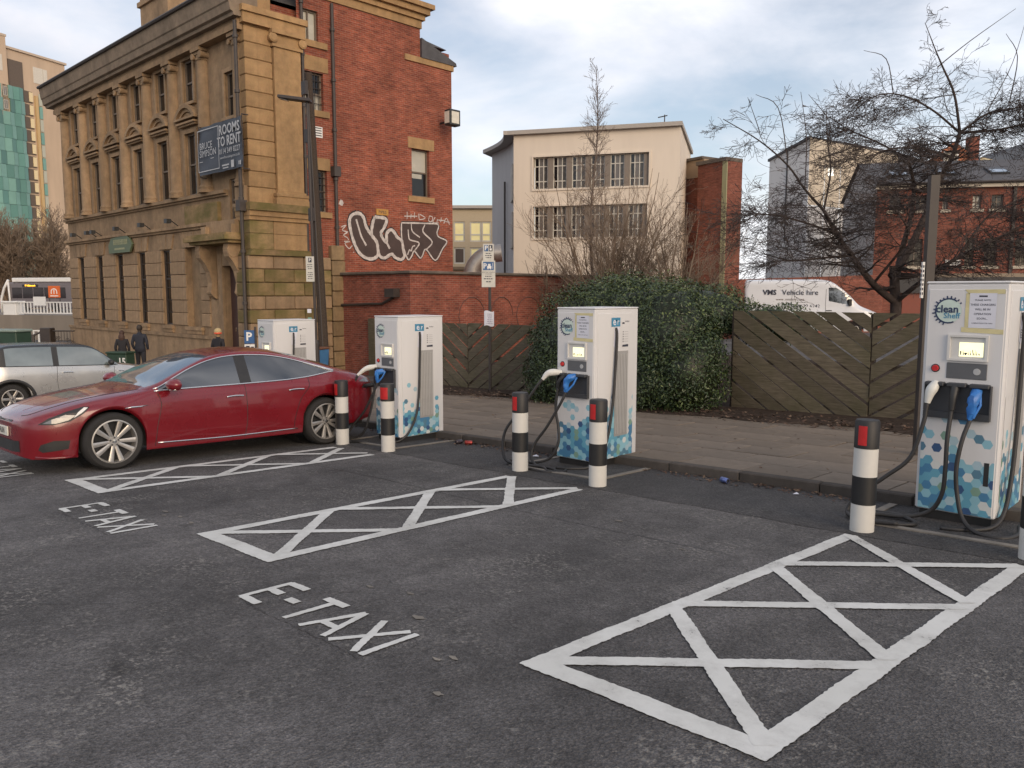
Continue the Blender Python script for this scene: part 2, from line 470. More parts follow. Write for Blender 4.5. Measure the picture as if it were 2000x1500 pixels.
def wood_mat(name, c, moss):
    m, n, l, b = new_mat(name)
    v = obj_vec(n, l, (1.2, 8, 12)); t = noise_node(n, l, v, 3, 7, 0.65)
    v2 = obj_vec(n, l); g = noise_node(n, l, v2, 1.3, 6, 0.7)
    r = ramp(n, l, t.outputs['Fac'], 0.28, 0.74, tuple(x*0.55 for x in c), tuple(x*1.35 for x in c))
    r2 = ramp(n, l, g.outputs['Fac'], 0.42, 0.66, (0,0,0), (moss,)*3)
    col = mixc(n, l, r2.outputs['Color'], r.outputs['Color'], (0.055, 0.058, 0.022))
    oi = n.new('ShaderNodeObjectInfo'); r3 = ramp(n, l, oi.outputs['Random'], 0, 1, (0.78,)*3, (1.18,)*3)
    col = mixc(n, l, 1.0, col, r3.outputs['Color'], 'MULTIPLY')
    l.new(col, b.inputs['Base Color']); inp(b, 'Roughness', 0.9); inp(b, 'Specular IOR Level', 0.2); bump(n, l, b, t.outputs['Fac'], 0.4, 0.01)
    return m
M['wood'] = wood_mat('weathered fence board', (0.130, 0.108, 0.078), 0.40)
M['woodpole'] = wood_mat('creosoted pole', (0.075, 0.056, 0.046), 0.1)
M['bark'] = plain('dark bark', (0.060, 0.047, 0.043), 0.9, var=0.35, scale=8, bmp=0.4, spec=0.15)
M['twig'] = plain('fine twig', (0.068, 0.055, 0.052), 0.9, var=0.3, scale=4, spec=0.15)
M['twigb'] = plain('brown shrub twig', (0.22, 0.165, 0.122), 0.9, var=0.3, scale=2, spec=0.15)
M['birch'] = plain('pale birch twig', (0.17, 0.135, 0.115), 0.9, var=0.3, scale=5, spec=0.15)
def leaf_mat(name, c):
    m = plain(name, c, 0.42, var=0.3, scale=7, spec=0.5)
    return m
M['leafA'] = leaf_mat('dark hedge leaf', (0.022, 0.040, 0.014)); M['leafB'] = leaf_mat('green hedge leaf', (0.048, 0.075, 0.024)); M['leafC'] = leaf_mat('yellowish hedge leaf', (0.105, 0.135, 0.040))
M['dead'] = plain('dead leaf', (0.075, 0.042, 0.027), 0.9, var=0.4, scale=5); M['dead2'] = plain('pale dead leaf', (0.15, 0.10, 0.065), 0.9, var=0.4, scale=5)
M['carred'] = plain('red metallic paint', (0.150, 0.0035, 0.009), 0.28, metal=0.0, var=0.05, scale=2, coat=0.7)
M['silver'] = plain('silver car paint', (0.50, 0.495, 0.485), 0.30, metal=0.6, var=0.05, scale=2, coat=0.8)
M['carglass'] = glass_mat('car window glass', (0.012, 0.014, 0.016), 0.03, 0.9, ior=1.9)
M['miniglass'] = glass_mat('car glass with painted sky', (0.12, 0.145, 0.145), 0.06, 0.9, ior=1.8)  # reflected sky painted in as a pale base colour
M['screenglass'] = glass_mat('windscreen with painted sky', (0.06, 0.09, 0.125), 0.03, 1.0, ior=2.0)  # blue of the reflected sky put into the base colour
M['chrome'] = plain('chrome', (0.72, 0.71, 0.70), 0.18, metal=1.0, var=0.05)
M['alloy'] = plain('alloy wheel', (0.46, 0.44, 0.42), 0.35, metal=0.75, var=0.08, scale=8)
M['tyre'] = plain('tyre rubber', (0.020, 0.019, 0.019), 0.85, var=0.25, scale=14, bmp=0.2)
M['lamp'] = glass_mat('lamp lens', (0.10, 0.105, 0.115), 0.08, 0.9)
M['red'] = plain('red reflector', (0.42, 0.018, 0.020), 0.35, var=0.15, scale=20)
M['vanw'] = plain('white van paint', (0.62, 0.63, 0.66), 0.35, var=0.03, scale=1, coat=0.6)
M['cab'] = plain('charger cabinet', (0.60, 0.595, 0.60), 0.42, var=0.04, scale=3, streak=True, dirt=0.10)
M['grey'] = plain('mid grey plastic', (0.10, 0.105, 0.115), 0.5)
M['dgrey'] = plain('dark grey plastic', (0.040, 0.042, 0.048), 0.5)
M['blue'] = plain('blue plug', (0.030, 0.16, 0.48), 0.45, var=0.2, scale=15)
M['signb'] = plain('sign blue', (0.035, 0.10, 0.24), 0.5)
M['paper'] = plain('paper', (0.60, 0.61, 0.68), 0.8, var=0.05)
M['ink'] = plain('dark ink', (0.035, 0.037, 0.055), 0.8)
M['yellow'] = plain('yellow tape', (0.56, 0.50, 0.28), 0.6, var=0.12, scale=9)
M['screen'] = emis_mat('lit screen', (0.95, 0.90, 0.55), 0.75)
M['sticky'] = plain('yellow note', (0.75, 0.66, 0.16), 0.7)
M['logo_g'] = plain('logo pale green', (0.50, 0.60, 0.55), 0.5); M['logo_b'] = plain('logo blue', (0.055, 0.22, 0.36), 0.5); M['navy'] = plain('navy print', (0.025, 0.040, 0.095), 0.5)
M['hex'] = [plain('hexagon print %s' % k, c, 0.45, var=0.05) for k, c in (('teal', (0.11, 0.31, 0.43)), ('sky', (0.23, 0.44, 0.53)), ('blue', (0.06, 0.19, 0.34)), ('navy', (0.035, 0.085, 0.20)), ('white', (0.55, 0.58, 0.58)), ('sage', (0.18, 0.30, 0.24)), ('mist', (0.34, 0.47, 0.54)), ('slate', (0.085, 0.19, 0.27)))]
M['banner'] = plain('banner cloth', (0.055, 0.066, 0.088), 0.7, var=0.12, scale=2)
M['bprint'] = plain('banner print', (0.42, 0.43, 0.45), 0.7)
M['amber'] = emis_mat('amber display', (1.0, 0.48, 0.03), 2.2)
M['signgreen'] = emis_mat('green lit sign', (0.10, 0.65, 0.10), 0.28)
M['coat'] = plain('black coat', (0.016, 0.015, 0.019), 0.85); M['navycoat'] = plain('navy jacket', (0.020, 0.023, 0.036), 0.85); M['trouser'] = plain('dark trousers', (0.022, 0.022, 0.028), 0.9)
M['hair'] = plain('brown hair', (0.055, 0.028, 0.020), 0.7); M['hairl'] = plain('fair hair', (0.28, 0.18, 0.09), 0.7); M['skin'] = plain('skin', (0.36, 0.21, 0.15), 0.6); M['hat'] = plain('straw hat', (0.42, 0.32, 0.17), 0.9, scale=30); M['orange'] = plain('orange band', (0.62, 0.10, 0.05), 0.8)
M['cabgreen'] = plain('green cabinet paint', (0.022, 0.048, 0.030), 0.5, var=0.2); M['cabtop'] = plain('pale cabinet top', (0.20, 0.25, 0.22), 0.5)
M['graf'] = plain('graffiti dark fill', (0.060, 0.040, 0.037), 0.8, var=0.25, scale=2); M['grafw'] = plain('graffiti white', (0.48, 0.44, 0.42), 0.8, var=0.3, scale=8); M['grafk'] = plain('graffiti black edge', (0.028, 0.020, 0.020), 0.8)
M['orangead'] = plain('orange poster', (0.60, 0.12, 0.02), 0.5)
M['bus'] = plain('bus body paint', (0.16, 0.14, 0.15), 0.35, var=0.1)
M['steel'] = plain('galvanised duct', (0.30, 0.285, 0.27), 0.45, metal=0.6, var=0.15)
M['wallgrey'] = plain('retaining wall concrete', (0.20, 0.17, 0.14), 0.9, var=0.15, scale=1, streak=True)
M['plumstone'] = plain('plum door', (0.060, 0.030, 0.026), 0.6)
M['bin'] = plain('blue bin', (0.05, 0.15, 0.30), 0.5)
# ------------------------------------------------------------------ ground, pavement, markings
SLOPE = (-0.03201, -0.03093, 0.0)
def axis_pts(lo, hi, a, b, step, big):
    p, x = [], lo
    while x < a: p.append(x); x += big
    x = a
    while x <= b: p.append(x); x += step
    x = b + big
    while x < hi: p.append(x); x += big
    p.append(hi); return p
mb = MB()
xs = axis_pts(-700, 500, -70, 30, 1.5, 45); ys = axis_pts(-300, 800, -12, 75, 1.5, 45)
mb.v = [(x, y, gz(x, y)) for y in ys for x in xs]
nx_ = len(xs)
mb.f = [[j*nx_+i, j*nx_+i+1, (j+1)*nx_+i+1, (j+1)*nx_+i] for j in range(len(ys)-1) for i in range(nx_-1)]
mb.m = [0]*len(mb.f)
tag(mb.build('ground', M['asphalt']), kind='structure')

def sheet(pts, dz):
    return [(x, y, plane_z(x, y)+dz) for (x, y) in pts]
def ragged(pts, amp, step=0.022):
    out = []
    for i in range(len(pts)):
        a, b = Vector(pts[i]), Vector(pts[(i+1) % len(pts)])
        L = (b-a).length; n = max(1, int(L/step)); nrm = Vector((b.y-a.y, a.x-b.x))/max(L, 1e-6)
        ph = random.random()*9
        for k in range(n):
            t = k/n
            j = random.uniform(-amp, amp)*(1 if k else 0.4) + amp*0.7*math.sin(ph+t*L*9)
            out.append(tuple(a.lerp(b, t)+nrm*j))
    return out
# newer strip of tarmac where the cables were laid
mb = MB(); mb.poly(sheet(ragged([(-30, 6.58), (6, 6.58), (6, 8.02), (-30, 8.02)], 0.02, 0.25), 0.003))
tag(mb.build('tarmac_patch', M['asphalt_new']), kind='structure')

class Strokes:
    """each painted stroke is a part of its marking"""
    def __init__(s, root): s.root = root
def stroke(st, a, b, w, k, amp=0.004, name='painted_line'):
    a, b = Vector(a), Vector(b); d = (b-a).normalized(); n = Vector((-d.y, d.x))*w/2
    mb = MB(); o = st.root.location
    mb.poly([(p[0]-o.x, p[1]-o.y, p[2]-o.z) for p in sheet(ragged([tuple(a-n), tuple(b-n), tuple(b+n), tuple(a+n)], amp), 0.006+0.0004*k)])
    return mb.build(name, M['paint'], st.root)
stroke0 = stroke
def hatch(u0, u1, y0, y1, label, shear=0.0):
    w = 0.115
    mb = Strokes(empty('hatch_marking', (u0, y0, plane_z(u0, y0)), 0, label, 'road marking', 'white hatched boxes in front of the chargers'))
    def stroke(st, a, b, *r): return stroke0(st, (a[0]+(a[1]-y0)*shear, a[1]), (b[0]+(b[1]-y0)*shear, b[1]), *r)
    stroke(mb, (u0+w/2, y0), (u0+w/2, y1), w, 0); stroke(mb, (u1-w/2, y0), (u1-w/2, y1-0.02), w, 1)
    stroke(mb, (u0, y0+0.065), (u1, y0+0.07), 0.14, 2)
    p = 1.225
    for i in range(3):
        ya = y0+0.11+p*i; yb = ya+1.13
        top = min(yb, y1); t = (top-ya)/(yb-ya)
        a, b = (u0+0.06, ya), (lerp(u0+0.06, u1-0.06, t), top)
        stroke(mb, a, b, 0.100, 3+i*2)
        a, b = (u1-0.06, ya), (lerp(u1-0.06, u0+0.06, t), top)
        stroke(mb, a, b, 0.100, 4+i*2)
hatch(-2.66, -1.33, 2.81, 6.54, 'large white hatched box with crosses painted nearest the camera, bottom right', .046)
hatch(-6.34, -5.18, 2.81, 6.46, 'white hatched box with crosses painted in front of the middle charger')
hatch(-9.70, -8.66, 2.83, 6.34, 'white hatched box with crosses painted beside the red car')

LET = {'E': (0.20, [((0,0),(0,1)), ((0,.05),(1,.05)), ((0,.55),(.75,.55)), ((0,.95),(1,.95))]), '-': (0.11, [((0,.5),(1,.5))]),
       'T': (0.22, [((.5,0),(.5,1)), ((0,.95),(1,.95))]), 'A': (0.24, [((0,0),(.5,1)), ((1,0),(.5,1)), ((.22,.33),(.78,.33))]),
       'X': (0.24, [((0,0),(1,1)), ((1,0),(0,1))]), 'I': (0.04, [((0,0),(0,1))])}
def etaxi(u0, y0, label, w=1.32, h=0.38):
    mb = Strokes(empty('bay_lettering', (u0, y0, plane_z(u0, y0)), 0, label, 'road marking', 'painted taxi lettering')); x = 0.03; k = 0
    for ch in 'E-TAXI':
        cw, st = LET[ch]
        for (a, b) in st:
            wd = 0.046 if a[0] == b[0] or ch in 'AX' else 0.058
            stroke(mb, (u0+x+a[0]*cw, y0+a[1]*h), (u0+x+b[0]*cw, y0+b[1]*h), wd, k % 5, 0.003, 'letter_stroke'); k += 1
        x += cw + 0.058
etaxi(-4.66, 2.31, 'white E-TAXI letters painted on the asphalt in the foreground, nearest the camera')
etaxi(-8.20, 2.32, 'white E-TAXI letters painted on the asphalt below the red car')
etaxi(-11.75, 2.33, 'white E-TAXI letters cut by the left picture edge under the red car nose')
for (pts, w) in (([(-4.5, 2.285), (-4.2, 2.278), (-3.6, 2.285), (-3.3, 2.278)], .006), ([(-8.0, 2.295), (-7.4, 2.288), (-6.85, 2.292)], .006), ([(-13, 5.35), (-11, 5.3), (-7.4, 5.36), (-4.9, 5.28), (-2.9, 5.33)], .010), ([(-5.6, 1.2), (-4.9, 1.9), (-4.75, 2.3), (-4.1, 3.0), (-3.9, 3.9), (-3.3, 4.6)], .008)):
    mb = MB(); q = spline([(a, b, 0) for a, b in pts], 14)
    q = [Vector((p.x+random.uniform(-.008,.008), p.y+random.uniform(-.008,.008), 0)) for p in q]
    L_ = [(p.x, p.y-w*random.uniform(.2,.6)) for p in q]; R_ = [(p.x+.002, p.y+w*random.uniform(.2,.6)) for p in q]
    for k in range(len(q)-1): mb.poly(sheet([L_[k], L_[k+1], R_[k+1], R_[k]], .0045))
    tag(mb.build('tarmac_seam', M['black']), kind='structure')
# loose remains of old paint and pale spots
mb = MB()
for (u, v, s) in [(-2.70,2.30,.035),(-3.53,2.86,.045),(-3.0,2.55,.028),(-7.35,2.97,.04),(-7.2,2.9,.03),(-7.05,2.98,.035),(-6.75,2.95,.04),(-4.2,3.0,.03),(-3.9,3.1,.03),(-2.95,2.62,.03),(-4.1,5.6,.04),(-3.2,5.2,.03),(-10.3,2.2,.03),(-9.4,2.1,.03)]:
    a0 = random.random()*6
    mb.poly(sheet([(u+s*random.uniform(.35,1)*math.cos(a0+k*.7)*1.6, v+s*random.uniform(.25,.7)*math.sin(a0+k*.7)) for k in range(9)], 0.006))
tag(mb.build('paint_specks', M['conc']), 'scattered pale paint specks left on the asphalt', 'paint specks', kind='stuff')

# pavement: bed, slabs, kerb stones
KERB = 8.02
mb = MB()
for (x0, x1) in [(-70, -45), (-45, -20), (-20, 6), (6, 25)]:
    mb.poly([(x0, KERB+.12, plane_z(x0, KERB)+.092), (x1, KERB+.12, plane_z(x1, KERB)+.092), (x1, 13.6, plane_z(x1, 13.6)+.092), (x0, 13.6, plane_z(x0, 13.6)+.092)])
pave = tag(mb.build('pavement', M['joint']), kind='structure')
SW, SD = 0.80, 0.62
mb = MB(); mb.box(-SW/2+.007, SW/2-.007, -SD/2+.007, SD/2-.007, -0.03, 0.0)
proto = mb.build('slab', M['slab'], pave, bevel=0.004)
proto.location = (-20, 8.5, plane_z(-20, 8.5)+.105); proto.rotation_euler = SLOPE
cnt = 0
for j in range(8):
    y = KERB+.125+SD*(j+.5)
    x = -21.5 + (SW/2 if j % 2 else 0)
    while x < 4.5:
        o = stamp('slab', proto.data, pave, (x, y, plane_z(x, y)+.105+random.uniform(-.004, .004)), (SLOPE[0]+random.uniform(-.006,.006), SLOPE[1]+random.uniform(-.006,.006), 0))
        x += SW; cnt += 1
mb = MB(); mb.poly([(x, y, plane_z(x, y)+.103) for (x, y) in ((-60, KERB+.125), (-21.95, KERB+.125), (-21.95, 13.4), (-60, 13.4))])
tag(mb.build('paving_beyond', M['slab'], pave), kind='stuff')
kl = 0.91
mb = MB(); mb.box(-kl/2+.004, kl/2-.004, 0, 0.125, -0.2, 0.0)
kp = mb.build('kerb_stone', M['kerb'], pave, bevel=0.012)
x, first = -32, True
while x < 8:
    z = plane_z(x, KERB)+.105+random.uniform(-.004, .004)
    if first: kp.location = (x, KERB, z); kp.rotation_euler = (0, SLOPE[1], 0); first = False
    else: stamp('kerb_stone', kp.data, pave, (x, KERB+random.uniform(-.006, .006), z), (0, SLOPE[1], 0))
    x += kl
# planting bed under the fence and hedge
mb = MB(); bx_ = [i*0.35-19 for i in range(68)]; by_ = [12.55, 12.75, 13.0, 13.3, 13.6, 13.9, 14.2, 14.6, 15.2, 16.5, 18.5, 21.0]  # rear rows of dark soil added so the fence gaps look dark
for j, y in enumerate(by_):
    for x in bx_:
        e = 0.35*math.sin(x*.9)+.2*math.sin(x*2.3)+ (0.35 if x > -7 else (0.75 if x < -9 else 0.5))
        yy = max(y, 12.35+e*0.8) if j < 3 else y
        z = plane_z(x, yy)+.112+ (0.0 if j == 0 else .05*sstep(0, 3, j)+random.uniform(-.012, .018))
        mb.v.append((x, yy + (0.02*j if j < 3 else 0), z if y < 14.7 else gz(x, yy)+.16))
n_ = len(bx_)
mb.f = [[j*n_+i, j*n_+i+1, (j+1)*n_+i+1, (j+1)*n_+i] for j in range(len(by_)-1) for i in range(n_-1)]; mb.m = [0]*len(mb.f)
tag(mb.build('planting_bed', M['soil'], smooth='all'), kind='structure')
def litter(mb, x, y, z, s, mi):
    a = random.random()*6.28; t = Vector((math.cos(a), math.sin(a), random.uniform(-.4,.4)))*s; u = Vector((-math.sin(a), math.cos(a), random.uniform(-.5,.5)))*s*.5
    c = Vector((x, y, z))
    mb.add([c-t, c+u, c+t, c-u], [[0,1,2,3]], mi)
mb = MB()
for i in range(3800):
    x = random.uniform(-18.5, 3.5); y = random.gauss(13.05, .35)
    if y < 12.4 or y > 14.3: continue
    litter(mb, x, y, plane_z(x, y)+.165+random.uniform(-.03, .02)-(.03 if y < 12.9 else 0), random.uniform(.02, .05), random.choice((0,0,1)))
for i in range(620):
    x = random.choice((random.uniform(-5.4,-2.9), random.uniform(-9.2,-6.9), random.uniform(-18,-10))); y = KERB-abs(random.gauss(0, .14))-.01
    litter(mb, x, y, plane_z(x, y)+.014, random.uniform(.012, .035), random.choice((0,0,0,1)))
for i in range(160):
    x = random.uniform(-12, -1); y = random.uniform(8.2, 12.5); litter(mb, x, y, plane_z(x, y)+.118, random.uniform(.012, .03), random.choice((0,1)))
tag(mb.build('leaf_litter', [M['dead'], M['dead2']]), 'brown dead leaves on the planting bed and in the gutter', 'dead leaves', kind='stuff')
# ------------------------------------------------------------------ charging points and bollards
CW, CD, CH, CB = 0.60, 0.88, 1.95, 0.07
def hexprint(mb, w, zmax, place, seed, keep=None):
    """one continuous printed sheet of hexagons: coloured below, fading to the cabinet colour above"""
    rnd = random.Random(seed); r = 0.041; dx = r*1.5; dz = r*math.sqrt(3); idx = {}
    i = 0; x = 0.0
    while x < w+r:
        z = CB+.03+(dz/2 if i % 2 else 0) - dz
        while z < zmax:
            t = (z-CB)/(zmax-CB)
            p = 1.0 if t < .38 else max(0, 1-(t-.38)/.5)**1.6*0.75
            if rnd.random() < p:
                if t < .45: c = rnd.choices(range(8), (5,5,4,2,2,1.4,2,3))[0]
                else: c = rnd.choices(range(8), (2,4,1,.5,1,1,5,2.5))[0]
            else: c = 8
            pts = [(x+r*math.cos(a*math.pi/3), z+r*math.sin(a*math.pi/3)) for a in range(6)]
            pts = clip_poly(pts, 0, w, CB+.012, zmax)
            if pts and (keep is None or keep(x, z)):
                f = []
                for q in pts:
                    k = (round(q[0]*2000), round(q[1]*2000))
                    if k not in idx: idx[k] = len(mb.v); mb.v.append(place(q[0], q[1]))
                    if idx[k] not in f: f.append(idx[k])
                if len(f) > 2: mb.f.append(f); mb.m.append(c)
            z += dz
        x += dx; i += 1
def fz(f): return CH-f*(CH-CB)
def charger(loc, label, cables, notice=True, seed=1, rz=0.0, plugs='hang', lean=0.0, scale=None):
    t = empty('charging_point', loc, rz, label, 'car charger', 'rapid chargers along the kerb')
    if scale: t.scale = scale
    mb = MB(); mb.box(0, CW, 0, CD, CB, CH-.02); mb.build('cabinet', M['cab'], t, bevel=.012)
    mb = MB(); mb.box(-.004, CW+.004, -.004, CD+.004, CH-.02, CH); mb.build('lid', M['cab'], t, bevel=.008)
    mb = MB(); mb.box(.03, CW-.03, .03, CD-.03, -.12, CB); mb.build('plinth', M['black'], t)
    fp = MB(); fp.box(.022, CW-.022, -.007, 0.004, CB+.012, CH-.065); fpo = fp.build('front_panel', M['cab'], t, bevel=.003)
    sp = MB(); sp.box(CW-.004, CW+.006, .05, CD-.09, CB+.012, CH-.07); spo = sp.build('side_panel', M['cab'], t, bevel=.003)
    mb = MB(); hexprint(mb, CW-.05, 1.12, lambda a, z: (.025+a, -.0095, z), seed); mb.build('hexagon_print', M['hex']+[M['cab']], fpo)
    mb = MB(); hexprint(mb, CD-.16, 1.05, lambda a, z: (CW+.0085, .055+a, z), seed+5, lambda a, z: not (.33 < a < .62 and z > .36)); mb.build('hexagon_print', M['hex']+[M['cab']], spo)
    # grille
    g = MB(); g.box(CW+.004, CW+.012, .39, .66, .345, 1.41); gr = g.build('grille', plain_cache('grille grey', (0.30, 0.295, 0.29), 0.5), t)
    g = MB(); g.box(0, .008, -.011, .011, 0, 1.0); sl = None
    for k in range(8):
        y = .415+k*.0315
        if sl is None: sl = g.build('slat', plain_cache('grille slat', (0.36, 0.355, 0.35), 0.5), gr); sl.location = (CW+.012, y, .375)
        else: stamp('slat', sl.data, gr, (CW+.012, y, .375))
    # logo: ring with a skyline of ticks and lettering
    lx, lz, lr = CW*.29, fz(.125), .105
    mb = MB()
    for r0, r1, m_, d in ((0, .92, 0, .0098), (.86, .97, 1, .0112)):
        for k in range(28):
            a0, a1 = 2*math.pi*k/28, 2*math.pi*(k+1)/28
            if m_ == 1 and k in (0, 1, 2, 3, 23, 24, 25, 26, 27): continue
            P = lambda r, a: (lx+lr*r*math.cos(a), -d, lz+lr*r*math.sin(a))
            mb.poly([P(r0, a0), P(r1, a0), P(r1, a1), P(r0, a1)] if r0 else [P(0, 0), P(r1, a0), P(r1, a1)], m_)
    rnd = random.Random(3)
    for k in range(15):
        a = R(35+k*15.5); h = rnd.uniform(.08, .2); w = .05
        d = Vector((math.cos(a), 0, math.sin(a))); q = Vector((-math.sin(a), 0, math.cos(a))); c = Vector((lx, -.0112, lz))
        mb.poly([c+d*lr*.95+q*lr*w, c+d*lr*(.98+h)+q*lr*w, c+d*lr*(.98+h)-q*lr*w, c+d*lr*.95-q*lr*w], 1)
    mb.text('clean', (lx-.01, -.0125, lz+.012), (1,0,0), (0,0,1), .082, bold=.025, mat=1)
    mb.text('Sheff', (lx+.025, -.0125, lz-.04), (1,0,0), (0,0,1), .062, bold=.012, mat=2)
    mb.build('logo', [M['logo_g'], M['navy'], M['logo_b']], t)
    if notice:
        n0, n1, z0, z1 = CW*.54, CW*.86, fz(.195), fz(.05)
        mb = MB()
        mb.poly([(n0-.01, -.0098, z1-.005), (CW-.03, -.0098, z1-.005), (CW-.03, -.0098, z1+.03), (n0-.04, -.0098, z1+.028)], 2)
        mb.poly([(n0-.05, -.0098, z0-.035), (CW-.026, -.0098, z0-.045), (CW-.026, -.0098, z0-.008), (n0-.05, -.0098, z0+.004)], 2)
        mb.poly([(n0-.028, -.0098, z0+.005), (n0, -.0098, z0+.005), (n0, -.0098, z1), (n0-.028, -.0098, z1)], 2)
        mb.poly([(n0, -.0108, z0), (n1, -.0108, z0), (n1, -.0108, z1), (n0, -.0108, z1)], 0)
        c = (n0+n1)/2
        for k, (s, sz) in enumerate((('PLEASE NOTE:', .018), ('THESE CHARGERS', .022), ('WILL BE IN', .022), ('OPERATION', .022), ('SOON...', .022), ('COMING SOON FOR TAXIS', .012))):
            mb.text(s, (c, -.0118, z1-.055-k*.036), (1,0,0), (0,0,1), sz, bold=.01, mat=1)
        mb.poly([(c-.03, -.0118, z1-.03), (c+.03, -.0118, z1-.03), (c+.03, -.0118, z1-.018), (c-.03, -.0118, z1-.018)], 1)
        mb.build('taped_notice', [M['paper'], M['ink'], M['yellow']], t)
    # screen with its hood
    x0, x1, z0, z1 = CW*.31, CW*.80, fz(.335), fz(.225)
    f = MB(); f.box(x0, x1, -.012, 0, z0, z1); f.box(x0, x1, -.03, -.012, z1-.018, z1); f.box(x0, x1, -.03, -.012, z0, z0+.018)
    f.box(x0, x0+.02, -.03, -.012, z0+.018, z1-.018); f.box(x1-.02, x1, -.03, -.012, z0+.018, z1-.018)
    fo = f.build('screen_surround', plain_cache('screen surround', (0.58, 0.575, 0.56), .45), t)
    mb = MB(); a0, a1, b0, b1 = x0+.085, x1-.035, z0+.035, z1-.06
    mb.poly([(a0, -.0145, b0), (a1, -.0145, b0), (a1, -.0145, b1), (a0, -.0145, b1)], 0)
    rnd = random.Random(seed+9); px_ = a0+.01
    while px_ < a1-.02:
        h = rnd.uniform(.01, .045); w = rnd.uniform(.004, .010)
        mb.poly([(px_, -.0155, b0+.012), (px_+w, -.0155, b0+.012), (px_+w+rnd.uniform(-.01,.01), -.0155, b0+.012+h), (px_+rnd.uniform(-.006,.006), -.0155, b0+.012+h)], 1); px_ += w+rnd.uniform(.003, .014)
    mb.build('screen', [M['screen'], M['ink']], fo)
    # stop button and card reader
    mb = MB(); mb.lathe([(0,-.030),(.022,-.030),(.026,-.022),(.026,-.008)], (CW*.17, 0, fz(.372)), 16, 'y'); mb.build('stop_button', M['red'], t, smooth=True)
    mb = MB(); mb.lathe([(.034,-.0125),(.034,-.006)], (CW*.17, 0, fz(.372)), 16, 'y'); mb.build('button_ring', M['dgrey'], t)
    mb = MB(); mb.box(CW*.31, CW*.80, -.014, -.004, fz(.412), fz(.345)); rd = mb.build('card_reader', M['grey'], t, bevel=.003)
    mb = MB(); mb.lathe([(.022,-.0165),(.025,-.0165),(.027,-.0145)], (CW*.68, 0, fz(.379)), 18, 'y'); mb.box(CW*.68-.006, CW*.68+.008, -.017, -.0145, fz(.379)-.008, fz(.379)+.012); mb.build('contactless_mark', plain_cache('pale print', (.38,.39,.40), .5), rd)
    mb = MB(); mb.box(CW*.84, CW*.90, -.012, -.007, fz(.86)+.0, fz(.76)); 
    if lean: mb.build('vent_slot', M['black'], t)
    # connector bay
    b0, b1, c0, c1 = CW*.06, CW*.88, fz(.585), fz(.435)
    mb = MB(); mb.box(b0, b1, -.016, -.004, c0, c1)
    mb.box(b0, b1, -.05, -.016, c0, c0+.055); mb.box(b0, b0+.012, -.05, -.016, c0+.055, c1); mb.box(b1-.012, b1, -.05, -.016, c0+.055, c1)
    bay = mb.build('connector_bay', M['dgrey'], t, bevel=.003)
    for k in range(3):
        xx = b0+(b1-b0)*(k+.5)/3
        mb = MB(); mb.box(xx-.07, xx+.07, -.085, -.016, c1-.02, c1+.012); mb.build('holder', M['dgrey'], bay, bevel=.006)
    # plugs and cables
    for (kind, plug, pts) in cables:
        c_ = MB(); p = spline(pts, 8); c_.tube(p, .0175 if kind != 'side' else .0175, 8)
        co = c_.build('charging_cable', M['rubber'], t, smooth='all')
        if kind == 'side': continue
        pm = MB(); q = spline(plug, 5); n_ = len(q)
        prof = [lerp(.046, .022, abs(i/(n_-1)-.35)/.65) for i in range(n_)] if kind != 'black' else [lerp(.034,.024,i/(n_-1)) for i in range(n_)]
        pm.tube(q, prof, 10)
        if kind == 'blue':
            rnd = random.Random(seed)
            pm.v = [tuple(Vector(v)+Vector((rnd.uniform(-.009,.009), rnd.uniform(-.009,.009), rnd.uniform(-.006,.006)))) for v in pm.v]
            a, b = Vector(plug[0]), Vector(plug[-1]); pm.tube([a+Vector((.022,-.01,0)), (a+b)/2+Vector((.05,-.02,0)), b+Vector((.02,-.01,.01))], .012, 6)
        pm.build('plug', {'white': plain_cache('bagged white plug', (.60,.60,.57), .45), 'black': M['black'], 'blue': M['blue']}[kind], co, smooth=True)
    # side sticker, leaflet and small print
    mb = MB(); X = CW+.0095
    mb.poly([(X, .31, 1.715), (X, .49, 1.715), (X, .49, 1.825), (X, .31, 1.825)], 0)
    mb.text('e', (X+.001, .37, 1.775), (0,1,0), (0,0,1), .13, bold=.02, mat=1); mb.text('r', (X+.001, .445, 1.772), (0,1,0), (0,0,1), .10, bold=.02, mat=1); mb.lathe([(0,0),(.011,0)], (X+.001, .41, 1.79), 10, 'x', mat=1)
    mb.poly([(X, .345, 1.47), (X, .435, 1.445), (X, .475, 1.71), (X, .375, 1.712)], 1)
    for k in range(4): mb.poly([(X+.001, .40, 1.50+k*.02), (X+.001, .43, 1.495+k*.02), (X+.001, .431, 1.503+k*.02), (X+.001, .401, 1.508+k*.02)], 2)
    mb.build('side_sticker', [M['logo_b'], M['paper'], M['ink']], t)
    mb = MB()
    mb.poly([(X, .53, 1.745), (X, .58, 1.745), (X, .575, 1.765), (X, .535, 1.765)], 0); mb.text('Sheffield', (X, .635, 1.775), (0,1,0), (0,0,1), .025, mat=0)
    for k in range(5):
        mb.poly([(X, .545, 1.52+k*.03), (X, .56, 1.52+k*.03), (X, .56, 1.534+k*.03), (X, .545, 1.534+k*.03)], 0); mb.poly([(X, .575, 1.524+k*.03), (X, .66, 1.524+k*.03), (X, .66, 1.529+k*.03), (X, .575, 1.529+k*.03)], 1)
    mb.poly([(X, .54, 1.46), (X, .66, 1.46), (X, .66, 1.49), (X, .54, 1.485)], 0)
    mb.build('small_print', [M['ink'], plain_cache('grey print', (.35,.35,.36), .6)], t)
    return t
_pc = {}
def plain_cache(name, c, r, **k):
    if name not in _pc: _pc[name] = plain(name, c, r, var=.05, **k)
    return _pc[name]
